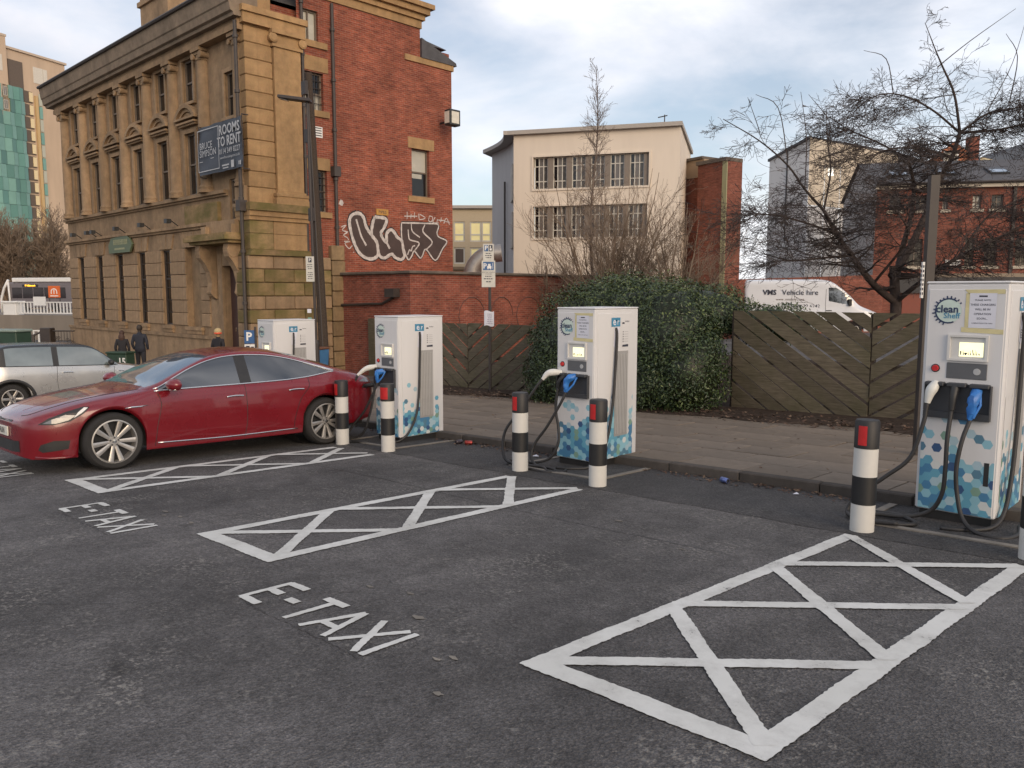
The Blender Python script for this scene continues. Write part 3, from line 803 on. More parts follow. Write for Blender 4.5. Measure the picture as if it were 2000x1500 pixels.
HANG = [('white', [(.13,-.05,1.14),(.10,-.10,1.06),(.085,-.115,.97)], [(.085,-.115,.97),(.07,-.14,.80),(.0,-.19,.52),(-.17,-.26,.34),(-.36,-.33,.16),(-.42,-.38,.03),(-.30,-.50,.022),(-.02,-.50,.022),(.12,-.36,.022),(-.05,-.20,.022),(-.28,-.22,.022)]),
        ('black', [(.27,-.05,1.12),(.27,-.09,1.04),(.265,-.10,.93)], [(.265,-.10,.93),(.26,-.15,.7),(.265,-.17,.45),(.25,-.17,.25),(.17,-.17,.10),(.0,-.22,.03),(-.22,-.28,.022),(-.40,-.42,.022),(-.22,-.56,.022),(.04,-.53,.04)]),
        ('blue', [(.43,-.05,1.10),(.42,-.10,1.0),(.405,-.10,.87)], [(.405,-.10,.87),(.37,-.16,.7),(.35,-.19,.48),(.37,-.20,.28),(.43,-.24,.10),(.55,-.32,.03),(.72,-.33,.022),(.80,-.18,.03),(.78,-.02,.06)]),
        ('side', None, [(CW+.01,.40,1.70),(CW+.035,.39,1.60),(CW+.04,.36,1.2),(CW+.05,.30,.75),(CW+.055,.2,.36),(CW+.05,.05,.12),(CW+.0,-.10,.03),(.45,-.28,.022),(.3,-.35,.022)])]
MID = [('white', [(.12,-.04,1.15),(.0,-.15,1.14),(-.06,-.20,1.06)], [(-.06,-.20,1.06),(-.13,-.25,.95),(-.30,-.35,.66),(-.44,-.46,.42),(-.44,-.52,.20),(-.34,-.56,.05),(-.15,-.52,.022),(.05,-.46,.022),(.25,-.42,.022),(.42,-.5,.022),(.36,-.62,.022),(.10,-.62,.022)]),
       ('black', [(.18,-.04,1.12),(.13,-.09,1.05),(.10,-.09,.96)], [(.10,-.09,.96),(.09,-.12,.7),(.17,-.16,.48),(.20,-.20,.28),(.12,-.26,.10),(-.06,-.34,.03),(-.28,-.38,.022),(-.40,-.46,.022),(-.2,-.58,.03)]),
       ('blue', [(.36,-.05,1.12),(.28,-.13,1.07),(.26,-.13,.92)], [(.26,-.13,.92),(.21,-.17,.78),(.05,-.24,.48),(-.08,-.30,.28),(-.10,-.36,.12),(.02,-.42,.03),(.2,-.46,.022),(.36,-.56,.022),(.52,-.50,.022),(.50,-.40,.03)]),
       HANG[3]]
FAR = [('white', [(.10,-.04,1.16),(-.02,-.16,1.12),(-.10,-.26,1.02)], [(-.10,-.26,1.02),(-.14,-.29,.90),(-.20,-.34,.62),(-.26,-.42,.35),(-.22,-.5,.12),(-.1,-.55,.03),(.1,-.5,.022),(.2,-.42,.022)]),
       ('black', [(.14,-.03,1.1),(.1,-.07,1.0),(.09,-.07,.9)], [(.09,-.07,.9),(.08,-.12,.6),(.05,-.16,.4),(.0,-.22,.15),(-.1,-.3,.04),(-.22,-.42,.03),(-.12,-.56,.03),(.1,-.55,.03)]),
       ('blue', [(.32,-.05,1.1),(.24,-.14,1.07),(.24,-.13,.92)], [(.24,-.13,.92),(.18,-.18,.75),(.04,-.26,.45),(-.10,-.36,.24),(-.14,-.44,.08),(.0,-.50,.03),(.2,-.46,.03),(.3,-.36,.03)]),
       ('side', None, [(CW+.01,.40,1.70),(CW+.035,.39,1.60),(CW+.04,.37,1.2),(CW+.05,.34,.75),(CW+.07,.26,.40),(CW+.07,.10,.14),(CW+.02,-.06,.03),(.5,-.2,.022)])]
def cz(x, y): return (x, y, plane_z(x+.3, y+.4)+.02)
charger(cz(-2.28, 7.60), 'white hexagon-print charging point nearest the camera at the right edge', HANG, True, 1, lean=1, scale=(1.06, 1.04, 1.075))
charger(cz(-6.52, 7.56), 'white hexagon-print charging point standing before the green hedge in the middle', MID, True, 2)
charger(cz(-9.96, 7.30), 'white hexagon-print charging point behind the red car, plugged into its tail', FAR, False, 3, scale=(.98, .98, .965))
charger(cz(-13.62, 7.35), 'white charging point partly hidden behind the red car roof, second from the stone building', FAR, False, 4, scale=(.97, .97, .95))

def pad(x0, x1, y0, y1, label):
    mb = MB(); w = .075
    for k, q in enumerate(([(x0,y0),(x1,y0),(x1,y0+w),(x0,y0+w)], [(x1-w,y0+w),(x1,y0+w),(x1,y1),(x1-w,y1)], [(x0,y0+w),(x0+w,y0+w),(x0+w,y1),(x0,y1)])):
        mb.prism(sheet(q, -.02), (0, 0, .034))
    return tag(mb.build('edging_strip', M['conc']), label, 'kerb edging', 'concrete edging round the chargers')
pad(-2.62, -1.20, 7.02, 7.98, 'pale concrete edging strip around the foot of the nearest charger')
pad(-6.80, -5.38, 6.98, 7.98, 'pale concrete edging strip around the foot of the middle charger')
pad(-10.2, -8.90, 6.85, 7.98, 'pale concrete edging strip around the foot of the charger by the red car tail')

def bollard(x, y, label, stain=0, red=(0.0,), h=.945, tilt=0):
    r = .096; q = h/4
    t = empty('bollard', (x, y, plane_z(x, y)), 0, label, 'bollard', 'black and white bollards guarding the chargers')
    t.rotation_euler = (R(tilt), 0, 0)
    mb = MB(); mb.lathe([(r,-.12),(r,q)], n=28); mb.build('post', plain_cache('bollard white%d' % stain, (.56,.55,.52), .6, dirt=.35 if stain else .12, scale=4), t, smooth=True)
    mb = MB(); mb.lathe([(r+.0015,q),(r+.0015,2*q)], n=28); mb.build('black_band', plain_cache('bollard black', (.013,.013,.014), .5), t, smooth=True)
    mb = MB(); mb.lathe([(r,2*q),(r,3*q)], n=28); mb.build('white_band', plain_cache('bollard white0', (.56,.55,.52), .6, dirt=.12, scale=4), t, smooth=True)
    mb = MB(); mb.lathe([(r+.002,3*q),(r+.002,h-.015),(r-.008,h),(0,h+.004)], n=28); mb.build('cap', plain_cache('bollard cap', (.016,.015,.016), .55), t, smooth=True)
    for a0 in red:
        mb = MB(); rr = r+.007; a = [R(-90-20+a0)+k*R(40)/5 for k in range(6)]
        v = [(rr*math.cos(b), rr*math.sin(b), z) for z in (3*q+.03, h-.045) for b in a] + [((r-.004)*math.cos(b), (r-.004)*math.sin(b), z) for z in (3*q+.03, h-.045) for b in a]
        f = [[i, i+1, 7+i, 6+i] for i in range(5)] + [[i, 12+i, 13+i, i+1] for i in range(5)] + [[6+i, 7+i, 19+i, 18+i] for i in range(5)] + [[0,6,18,12],[5,17,23,11]]
        mb.add(v, f); mb.build('reflector', M['red'], t)
    return t
bollard(-2.43, 6.76, 'black and white bollard with red reflector nearest the camera, left of the right-hand charger', tilt=-1)
bollard(-1.20, 6.78, 'black and white bollard cut by the right picture edge')
bollard(-6.47, 6.84, 'black and white bollard in front of the middle charger, the left one of its pair')
bollard(-5.22, 6.74, 'black and white bollard in front of the middle charger, the right one of its pair')
bollard(-9.87, 6.62, 'rust-stained black and white bollard right behind the rear wheel of the red car', 1)
bollard(-8.82, 6.66, 'black and white bollard between the red car tail and its charger panel', red=(0.0, 35))
# ------------------------------------------------------------------ vehicles
def pchip(keys, x):
    """smooth monotone interpolation of (x, value) keys"""
    n = len(keys)
    if x <= keys[0][0]: return keys[0][1]
    if x >= keys[-1][0]: return keys[-1][1]
    d = [(keys[i+1][1]-keys[i][1])/(keys[i+1][0]-keys[i][0]) for i in range(n-1)]
    i = 0
    while x > keys[i+1][0]: i += 1
    def slope(k):
        if k == 0: return d[0]
        if k == n-1: return d[-1]
        if d[k-1]*d[k] <= 0: return 0.0
        return 2*d[k-1]*d[k]/(d[k-1]+d[k])
    h = keys[i+1][0]-keys[i][0]; t = (x-keys[i][0])/h; m0, m1 = slope(i)*h, slope(i+1)*h
    return (2*t**3-3*t*t+1)*keys[i][1]+(t**3-2*t*t+t)*m0+(-2*t**3+3*t*t)*keys[i+1][1]+(t**3-t*t)*m1

class Car:
    """body lofted through feature lines that run from nose (x=0) to tail; the wheel arches are part of the lower edge"""
    def __init__(s, L, half, lines, center, axles, arch, sill, wheel_z):
        s.L, s.half, s.lines, s.center, s.axles, s.arch, s.sill, s.wz = L, half, lines, center, axles, arch, sill, wheel_z
        st = set()
        k = 0.0
        while k < L: st.add(round(k, 4)); k += 0.055
        for e in (0.004, .012, .025, .04): st.add(e); st.add(round(L-e, 4))
        st.add(0.0); st.add(L)
        for a in axles:
            for i in range(25): st.add(round(a-arch*math.cos(math.pi*i/24), 4))
            st.add(round(a-arch-.003, 4)); st.add(round(a+arch+.003, 4))
        s.st = sorted(x for x in st if 0 <= x <= L)
    def arch_z(s, x):
        z = pchip(s.sill, x)
        for a in s.axles:
            if abs(x-a) <= s.arch: z = max(z, s.wz+math.sqrt(max(0, s.arch**2-(x-a)**2)))
        return z
    def ring(s, x):
        w = pchip(s.half, x); z0 = s.arch_z(x); pts = [(w*.955, z0)]
        lastz = z0
        for i, (kk, zz) in enumerate(s.lines):
            z = pchip(zz, x)
            if i < 3: z = max(z, lastz+.022)
            pts.append((w*pchip(kk, x), z)); lastz = z
        c = pchip(s.center, x)
        pts.append((pts[-1][0]*.5, lerp(pts[-1][1], c, .78))); pts.append((0.0, c))
        return pts
    def surface(s, sub=4):
        rows = []
        for x in s.st:
            p = s.ring(x); q = [Vector((a, b, 0)) for a, b in p]; P = [q[0]*2-q[1]] + q + [Vector((-q[-2].x, q[-2].y, 0))]
            out = []
            for i in range(1, len(P)-2):
                for k in range(sub):
                    t = k/sub; a, b, c, d = P[i-1], P[i], P[i+1], P[i+2]
                    v = 0.5*((2*b)+(c-a)*t+(2*a-5*b+4*c-d)*t*t+(3*b-a-3*c+d)*t*t*t)
                    # keep close to the straight chord so that the feature lines stay readable
                    v = v.lerp(b.lerp(c, t), .35); out.append((v.x, v.y))
            out.append((P[-2].x, P[-2].y)); rows.append(out)
        return rows
    def parts(s, zones, sub=4):
        """zones(x, i) -> part name for the strip i (between feature lines) at station x"""
        rows = s.surface(sub); m = len(rows[0]); got = {}
        for sgn in (-1, 1):
            for i in range(len(s.st)-1):
                xm = (s.st[i]+s.st[i+1])/2
                for k in range(m-1):
                    nm = zones(xm, k//sub, (k % sub+.5)/sub, sgn)
                    if nm is None: continue
                    mbx = got.setdefault(nm, {'v': {}, 'p': [], 'f': []})
                    idx = []
                    for (ii, kk) in ((i, k), (i+1, k), (i+1, k+1), (i, k+1)):
                        key = (ii, kk, sgn if kk < m-1 else 0)
                        if key not in mbx['v']:
                            mbx['v'][key] = len(mbx['p']); y, z = rows[ii][kk]; mbx['p'].append((s.st[ii], sgn*y, z))
                        idx.append(mbx['v'][key])
                    mbx['f'].append(idx if sgn < 0 else idx[::-1])
        # close nose and tail
        b = got[zones(0.001, 0, .5, 1)]
        for ii, flip in ((0, False), (len(s.st)-1, True)):
            for k in range(m-1):
                q = []
                for (kk, sg) in ((k, -1), (k+1, -1), (k+1, 1), (k, 1)):
                    y, z = rows[ii][kk]; b['p'].append((s.st[ii], sg*y, z)); q.append(len(b['p'])-1)
                b['f'].append(q if flip else q[::-1])
        s.rows = rows
        return got
    def make(s, root, got, mats, names):
        objs = {}
        for nm, g in got.items():
            mb = MB(); mb.add(g['p'], g['f']); objs[nm] = mb.build(names.get(nm, nm), mats[nm], root, smooth='all')
            me = objs[nm].data
            bm = bmesh.new(); bm.from_mesh(me); bmesh.ops.remove_doubles(bm, verts=bm.verts[:], dist=.0004); bmesh.ops.recalc_face_normals(bm, faces=bm.faces[:]) if nm == 'body' else None
            bm.to_mesh(me); bm.free()
        allv, allf = [], []
        for nm, g in got.items():
            o = len(allv); allv += g['p']; allf += [[o+i for i in f] for f in g['f']]
        s.bvh = BVHTree.FromPolygons([Vector(v) for v in allv], allf)
        return objs
    def hit(s, o, d):
        r = s.bvh.ray_cast(Vector(o), Vector(d).normalized())
        return (r[0], r[1]) if r[0] is not None else (None, None)
    def side(s, x, z, off=.003, sgn=-1):
        p, n = s.hit((x, sgn*3, z), (0, -sgn, 0))
        return p+Vector((0, sgn*off, 0)) if p is not None else Vector((x, sgn*.8, z))
    def front(s, y, z, off=.004, d=1):
        p, n = s.hit((-2 if d > 0 else s.L+2, y, z), (d, 0, 0))
        return p+Vector((-d*off, 0, 0)) if p is not None else None
    def line(s, pts, r, sgn=-1, n=10):
        q = spline([(x, 0, z) for x, z in pts], n) if len(pts) > 2 else [Vector((lerp(pts[0][0], pts[1][0], t/n), 0, lerp(pts[0][1], pts[1][1], t/n))) for t in range(n+1)]
        return [s.side(v.x, v.z, r*.2, sgn) for v in q]
    def decal(s, poly, sgn=-1, off=.006, n=14):
        """patch of the body side bounded by an outline in (x, z), lying on the skin"""
        xs_ = [p[0] for p in poly]; zs_ = [p[1] for p in poly]; mb = MB()
        x0, x1, z0, z1 = min(xs_), max(xs_), min(zs_), max(zs_)
        cell = max(x1-x0, z1-z0)/n
        nx = max(1, int((x1-x0)/cell)); nz = max(1, int((z1-z0)/cell))
        cache = {}
        def P(x, z):
            k = (round(x, 5), round(z, 5))
            if k not in cache: cache[k] = s.side(x, z, off, sgn)
            return cache[k]
        for i in range(nx):
            for j in range(nz):
                # clip the outline to this cell
                c = clip_any(poly, x0+(x1-x0)*i/nx, x0+(x1-x0)*(i+1)/nx, z0+(z1-z0)*j/nz, z0+(z1-z0)*(j+1)/nz)
                if len(c) > 2:
                    q = [P(a, b) for a, b in c]; mb.poly(q if sgn < 0 else q[::-1])
        return mb
def clip_any(poly, x0, x1, y0, y1): return clip_poly(list(poly), x0, x1, y0, y1)

def wheel(root, x, y, z, r, rim_r, w, spokes, sgn, style):
    wl_ = empty('wheel', (x, y, z)); wl_.parent = root
    hw = w/2
    mb = MB(); mb.lathe([(rim_r-.012, -hw*.9), (rim_r+.02, -hw), (r-.03, -hw), (r-.006, -hw*.78), (r, -hw*.4), (r, hw*.4), (r-.006, hw*.78), (r-.03, hw), (rim_r+.02, hw), (rim_r-.012, hw*.9)], n=48, axis='y', caps=False)
    for k in range(4):
        pass
    mb.build('tyre', M['tyre'], wl_, smooth=True)
    f = hw*.80*sgn
    mb = MB(); mb.lathe([(rim_r+.004, hw*.94*sgn), (rim_r-.014, hw*.96*sgn), (rim_r-.022, hw*.70*sgn), (rim_r-.03, -hw*.5*sgn)], n=48, axis='y', caps=False)
    hubr = .065
    for k in range(spokes):
        a = 2*math.pi*k/spokes + (.12 if style == 'pair' and k % 2 else 0)
        d = Vector((math.cos(a), 0, math.sin(a))); t = Vector((-math.sin(a), 0, math.cos(a))); nrm = Vector((0, sgn, 0))
        wi, wo = (.017, .030) if style == 'pair' else (.022, .026)
        c0 = d*hubr*.6; c1 = d*(rim_r-.018)
        ya, yb = f-.012*sgn, f+.004*sgn
        pts = [c0-t*wi+nrm*abs(ya), c0+t*wi+nrm*abs(ya), c1+t*wo+nrm*abs(yb), c1-t*wo+nrm*abs(yb)]
        top = [p.copy() for p in pts]; ridge0 = (top[0]+top[1])/2+nrm*.008; ridge1 = (top[2]+top[3])/2+nrm*.006
        low = [p-nrm*.03 for p in pts]
        v = top+low+[ridge0, ridge1]
        mb.add(v, [[0,8,9,3],[8,1,2,9],[0,4,5,1],[1,5,6,2],[2,6,7,3],[3,7,4,0]])
    mb.lathe([(0, f-.002*sgn), (hubr*.95, f-.002*sgn), (hubr*1.05, f-.03*sgn)], n=24, axis='y')
    mb.build('rim', M['alloy'], wl_, smooth=True)
    mb = MB(); mb.lathe([(0, f*.15), (rim_r-.02, f*.15)], n=32, axis='y'); mb.build('brake_disc', M['dgrey'], wl_)
    mb = MB()
    for k in range(5):
        a = 2*math.pi*k/5+.3; mb.lathe([(0, f+.008*sgn), (.010, f+.006*sgn), (.011, f-.004*sgn)], (.047*math.cos(a), 0, .047*math.sin(a)), 8, 'y')
    tag(mb.build('wheel_nuts', M['dgrey'], wl_), kind='stuff')
    mb = MB(); mb.lathe([(0, f+.006*sgn), (.026, f+.004*sgn), (.028, f-.002*sgn)], n=20, axis='y'); mb.build('hub_cap', M['chrome'], wl_, smooth=True)
    return wl_
def tube_part(name, mat, parent, pts, r, n=6):
    mb = MB(); mb.tube(pts, r, n); return mb.build(name, mat, parent, smooth='all')

# ---- red saloon, nose towards -y, near side towards the camera
def red_saloon():
    x0, y0 = -10.96, 2.55
    g0, g1 = plane_z(x0, y0+.93), plane_z(x0, y0+3.89)
    pitch = math.atan((g1-g0)/2.96); roll = 0.03093
    t = empty('saloon_car', (x0, y0, g0-math.tan(pitch)*.93), R(90), 'red four-door saloon car plugged into a charger, nose towards the left', 'car')
    t.rotation_euler = (Matrix.Rotation(R(90), 4, 'Z')).to_euler()
    # follow the slope of the ground
    ex = Vector((0, 1, -.03202)).normalized(); ez = Vector((-.03093, .03202, 1)).normalized(); ey = ez.cross(ex)
    t.rotation_euler = Matrix((ex, ey, ez)).transposed().to_euler()
    t.location = (x0, y0, plane_z(x0, y0))
    half = [(0,.40),(.03,.56),(.08,.68),(.16,.775),(.3,.86),(.5,.915),(.93,.965),(1.4,.96),(2.5,.955),(3.4,.965),(3.9,.982),(4.3,.955),(4.55,.905),(4.75,.83),(4.88,.72),(4.95,.58),(4.97,.50)]
    one = [(0,1),(4.97,1)]
    lines = [([(0,.985),(4.97,.985)], [(0,.33),(.2,.34),(1.2,.35),(4.3,.36),(4.97,.40)]),
             (one, [(0,.45),(.2,.50),(.6,.56),(1.2,.60),(3.5,.62),(4.3,.64),(4.97,.58)]),
             ([(0,.985),(1,.985),(1.5,.985),(3.4,.985),(3.9,.99),(4.97,.985)], [(0,.54),(.1,.585),(.3,.655),(.6,.73),(.93,.785),(1.5,.80),(2.5,.825),(3.4,.865),(3.9,.895),(4.4,.89),(4.8,.84),(4.97,.72)]),
             ([(0,.94),(.3,.92),(.6,.90),(1.0,.915),(1.5,.945),(2.5,.94),(3.4,.935),(3.8,.90),(4.05,.87),(4.5,.88),(4.97,.93)], [(0,.585),(.1,.645),(.3,.725),(.6,.805),(1.0,.87),(1.3,.905),(1.5,.925),(2.0,.94),(2.6,.955),(3.2,.975),(3.6,1.005),(3.9,1.045),(4.08,1.065),(4.3,1.045),(4.6,.985),(4.8,.93),(4.97,.79)]),
             ([(0,.86),(.3,.80),(.6,.78),(1.0,.80),(1.3,.86),(1.45,.915),(1.7,.875),(1.95,.81),(2.2,.755),(2.45,.725),(2.7,.715),(3.0,.712),(3.3,.72),(3.6,.75),(3.85,.80),(4.08,.85),(4.3,.81),(4.6,.80),(4.97,.85)], [(0,.605),(.1,.665),(.3,.748),(.6,.828),(1.0,.895),(1.3,.93),(1.45,.950),(1.7,1.07),(1.95,1.185),(2.2,1.27),(2.45,1.32),(2.7,1.338),(3.0,1.33),(3.3,1.292),(3.6,1.222),(3.85,1.145),(4.08,1.078),(4.3,1.055),(4.6,1.0),(4.8,.95),(4.97,.81)]),
             ([(0,.62),(.6,.60),(1.0,.64),(1.3,.76),(1.5,.82),(1.7,.795),(1.95,.735),(2.2,.685),(2.7,.645),(3.3,.645),(3.6,.66),(4.08,.70),(4.3,.68),(4.6,.66),(4.97,.65)], [(0,.622),(.1,.685),(.3,.765),(.6,.845),(1.0,.912),(1.3,.948),(1.5,1.005),(1.7,1.10),(1.95,1.215),(2.2,1.31),(2.45,1.365),(2.7,1.388),(3.0,1.383),(3.3,1.345),(3.6,1.28),(3.85,1.205),(4.08,1.14),(4.3,1.095),(4.6,1.025),(4.8,.985),(4.97,.83)])]
    center = [(0,.63),(.05,.675),(.12,.71),(.3,.775),(.6,.857),(1.0,.928),(1.3,.972),(1.42,1.0),(1.7,1.128),(2.0,1.27),(2.3,1.375),(2.6,1.425),(2.85,1.44),(3.2,1.425),(3.6,1.355),(4.0,1.25),(4.4,1.125),(4.62,1.06),(4.78,1.04),(4.87,1.0),(4.97,.85)]
    sill = [(0,.235),(.12,.19),(.5,.19),(1.5,.20),(3.3,.21),(4.3,.27),(4.97,.36)]
    c = Car(4.97, half, lines, center, (.93, 3.89), .385, sill, .345)
    def zones(x, i, f, sg):
        if i == 4 and 1.46 < x < 4.07: return 'pillar' if 2.60 < x < 2.74 else ('wr' if x > 2.7 else 'wf')
        if i >= 6 and 1.40 < x < 2.24: return 'screen'
        if i >= 6 and 3.30 < x < 4.50: return 'rear'
        return 'body'
    def zones2(x, i, f, sg):
        z = zones(x, i, f, sg); return z + ('L' if sg < 0 else 'R') if z in ('wf', 'wr', 'pillar') else z
    got = c.parts(zones2)
    mats = {'body': M['carred'], 'screen': M['screenglass'], 'rear': M['carglass']}; names = {'screen': 'windscreen', 'rear': 'rear_window'}
    for k in 'LR':
        mats['wf'+k] = M['carglass']; mats['wr'+k] = M['carglass']; mats['pillar'+k] = M['black']; names['wf'+k] = 'side_window'; names['wr'+k] = 'side_window'; names['pillar'+k] = 'door_pillar'
    ob = c.make(t, got, mats, names); body = ob['body']
    m = len(c.rows[0])
    for sg in (-1, 1):
        # bright strip round the side windows
        lo = [Vector((x, sg*(c.rows[i][16][0]+.003), c.rows[i][16][1])) for i, x in enumerate(c.st) if 1.40 < x < 4.10]
        hi = [Vector((x, sg*(c.rows[i][20][0]+.003), c.rows[i][20][1])) for i, x in enumerate(c.st) if 1.40 < x < 4.10]
        mb = MB(); mb.tube(lo, .011, 6); mb.tube(hi, [.010+.012*sstep(3.55, 4.05, p.x) for p in hi], 6); mb.build('chrome_strip', M['chrome'], t, smooth='all')
        for pts in ([(1.47,.90),(1.50,.75),(1.45,.5),(1.42,.24)], [(2.64,.945),(2.65,.7),(2.65,.45),(2.62,.23)], [(3.62,1.0),(3.60,.86),(3.47,.7),(3.38,.45),(3.36,.25)]):
            mb = MB(); mb.tube(c.line(pts, .005, sg), .0042, 5); mb.build('shut_line', M['black'], body)
        mb = MB(); mb.tube(c.line([(1.45,.275),(2.4,.262),(3.42,.282)], .01, sg), .010, 6); mb.build('sill_trim', M['chrome'], t, smooth='all')
        for (a, b, z) in ((2.36, 2.60, .795), (3.28, 3.52, .835)):
            mb = MB(); p = c.line([(a, z), ((a+b)/2, z+.010), (b, z+.006)], .03, sg); p = [q+Vector((0, sg*.010, 0)) for q in p]; mb.tube(p, .011, 6); mb.build('door_handle', M['chrome'], t, smooth='all')
        # headlamp: long pointed lens swept back over the wing
        hl = [(.16,.595),(.30,.588),(.46,.62),(.60,.70),(.68,.778),(.62,.785),(.44,.735),(.26,.665)]
        d_ = c.decal(hl, sg, .004, 16); h_ = d_.build('headlight', M['black'], t, smooth='all')
        d_ = c.decal([(.20,.607),(.32,.603),(.45,.637),(.53,.69),(.42,.70),(.28,.65)], sg, .007, 12); d_.build('lens', M['lamp'], h_, smooth='all')
        d_ = c.decal([(.50,.66),(.58,.71),(.66,.772),(.62,.775),(.55,.725)], sg, .009, 10); d_.build('light_bar', M['white'], h_, smooth='all')
        d_ = c.decal([(.16,.30),(.20,.27),(.44,.30),(.46,.40),(.30,.405),(.18,.36)], sg, .005, 10); d_.build('bumper_vent', M['black'], t, smooth='all')
        mb = MB(); mb.tube([c.side(x, z, .004, sg) for x, z in ((1.06,.735),(1.14,.745),(1.24,.745),(1.34,.757))], [.004,.011,.010,.003], 6); mb.build('wing_badge', M['chrome'], t, smooth='all')
        # rear lamp
        d_ = c.decal([(4.50,.90),(4.66,.885),(4.86,.885),(4.92,.915),(4.84,.95),(4.66,.945)], sg, .005, 12); d_.build('tail_light', M['red'] if sg > 0 else M['lamp'], t, smooth='all')
        # charge flap open under the lamp on the near side
        # mirror
        a = c.side(1.62, .93, 0, sg); s_ = Vector((0, sg, 0))
        mb = MB(); mb.tube([a, a+Vector((-.01, sg*.10, .02))], .018, 6); mir = mb.build('mirror_arm', M['black'], t, smooth='all')
        mb = MB(); mb.sph(a+Vector((.0, sg*.165, .07)), .1, 16, 12, (1.0, 1.35, .78)); mb.v = [(lerp(v[0], a.x+.045, .8) if v[0] > a.x+.045 else v[0], v[1], v[2]) for v in mb.v]
        mb.build('wing_mirror', M['carred'], t, smooth='all')
        mb = MB(); mb.tube([a+Vector((-.03, sg*.07, .012)), a+Vector((-.055, sg*.17, .006)), a+Vector((-.02, sg*.25, .012))], .011, 6); mb.build('mirror_trim', M['chrome'], t, smooth='all')
        for x in (.93, 3.89): wheel(t, x, sg*.855, .345, .345, .262, .235, 10, sg, 'pair')
    for sg in (-1, 1):
        for pts in ([(.09,.42),(.16,.55),(.34,.625),(.62,.66),(1.0,.70),(1.30,.75)], [(.16,.22),(.5,.34),(.9,.42),(1.3,.50)]):
            q = []
            for v in spline([(x, sg*y, 0) for x, y in pts], 8):
                h_, n_ = c.hit((v.x, v.y, 3), (0, 0, -1))
                if h_ is not None: q.append(h_+Vector((0, 0, .0005)))
            mb = MB(); mb.tube(q, .004 if pts[0][0] < .1 else .0015, 5); mb.build('bonnet_line', M['black'] if pts[0][0] < .1 else M['carred'], body)
        q = [c.side(x, z, .0, sg) for x, z in ((.14,.215),(.26,.20),(.40,.198),(.52,.205))]
        mb = MB(); mb.tube(q, .014, 6); mb.build('bumper_lip', M['carred'], t, smooth='all')
    # nose: grille slot, badge, lower intake, plate
    mb = MB()
    for row in ((.615, .635),):
        for k in range(12):
            y0_, y1_ = lerp(-.36, .36, k/12), lerp(-.36, .36, (k+1)/12)
            q = [c.front(y0_, row[0]), c.front(y1_, row[0]), c.front(y1_, row[1]), c.front(y0_, row[1])]
            if all(p is not None for p in q): mb.poly(q[::-1])
    mb.build('nose_slot', M['black'], t)
    mb = MB()
    for k in range(12):
        y0_, y1_ = lerp(-.55, .55, k/12), lerp(-.55, .55, (k+1)/12)
        q = [c.front(y0_, .27), c.front(y1_, .27), c.front(y1_, .40), c.front(y0_, .40)]
        if all(p is not None for p in q): mb.poly(q[::-1])
    mb.build('lower_grille', M['black'], t)
    mb = MB(); mb.box(-.022, -.006, -.26, .26, .44, .55); pl = mb.build('number_plate', plain_cache('white plate', (.62,.61,.55), .5), t, bevel=.003)
    mb = MB(); mb.text('14 RUN', (-.024, 0, .495), (0,-1,0), (0,0,1), .095, bold=.015, sx=.95); mb.build('plate_lettering', M['ink'], pl)
    mb = MB(); P = lambda y, z: (-.018, y, z)
    mb.poly([P(-.05,.652), P(.05,.652), P(.043,.64), P(.012,.638), P(0,.575), P(-.012,.638), P(-.043,.64)]); mb.build('badge', M['chrome'], t)
    # wheel wells and floor
    mb = MB(); mb.box(.25, 4.7, -.70, .70, .22, .62); mb.build('underbody', M['black'], t)
    for sg in (-1, 1):
        for x in (.93, 3.89): mb = MB(); mb.lathe([(.40, 0), (.40, .30)], (x, sg*.66-(.0 if sg > 0 else 0)-(.0), .345), 24, 'y', caps=False); mb.build('wheel_well', M['black'], t)
    # charging plug in the rear corner, with its cable to the charger
    P0 = c.side(4.62, .82, 0, -1)
    mb = MB(); mb.tube([P0+Vector((-.02,.02,.0)), P0+Vector((.10,-.10,.02)), P0+Vector((.24,-.16,-.03))], [.03,.034,.02], 8); pg = mb.build('charge_plug', M['black'], t, smooth='all')
    mb = MB(); mb.tube(spline([P0+Vector((.24,-.16,-.03)), P0+Vector((.36,-.18,-.12)), P0+Vector((.44,-.20,-.32)), P0+Vector((.36,-.26,-.6)), P0+Vector((.26,-.32,-.78)), P0+Vector((.30,-.42,-.80))], 8), .014, 7); mb.build('charging_cable', M['rubber'], pg, smooth='all')
    d_ = c.decal([(4.55,.80),(4.80,.79),(4.84,.845),(4.60,.855)], -1, .006, 8); d_.build('charge_port', M['black'], t)
    return t
red_saloon()

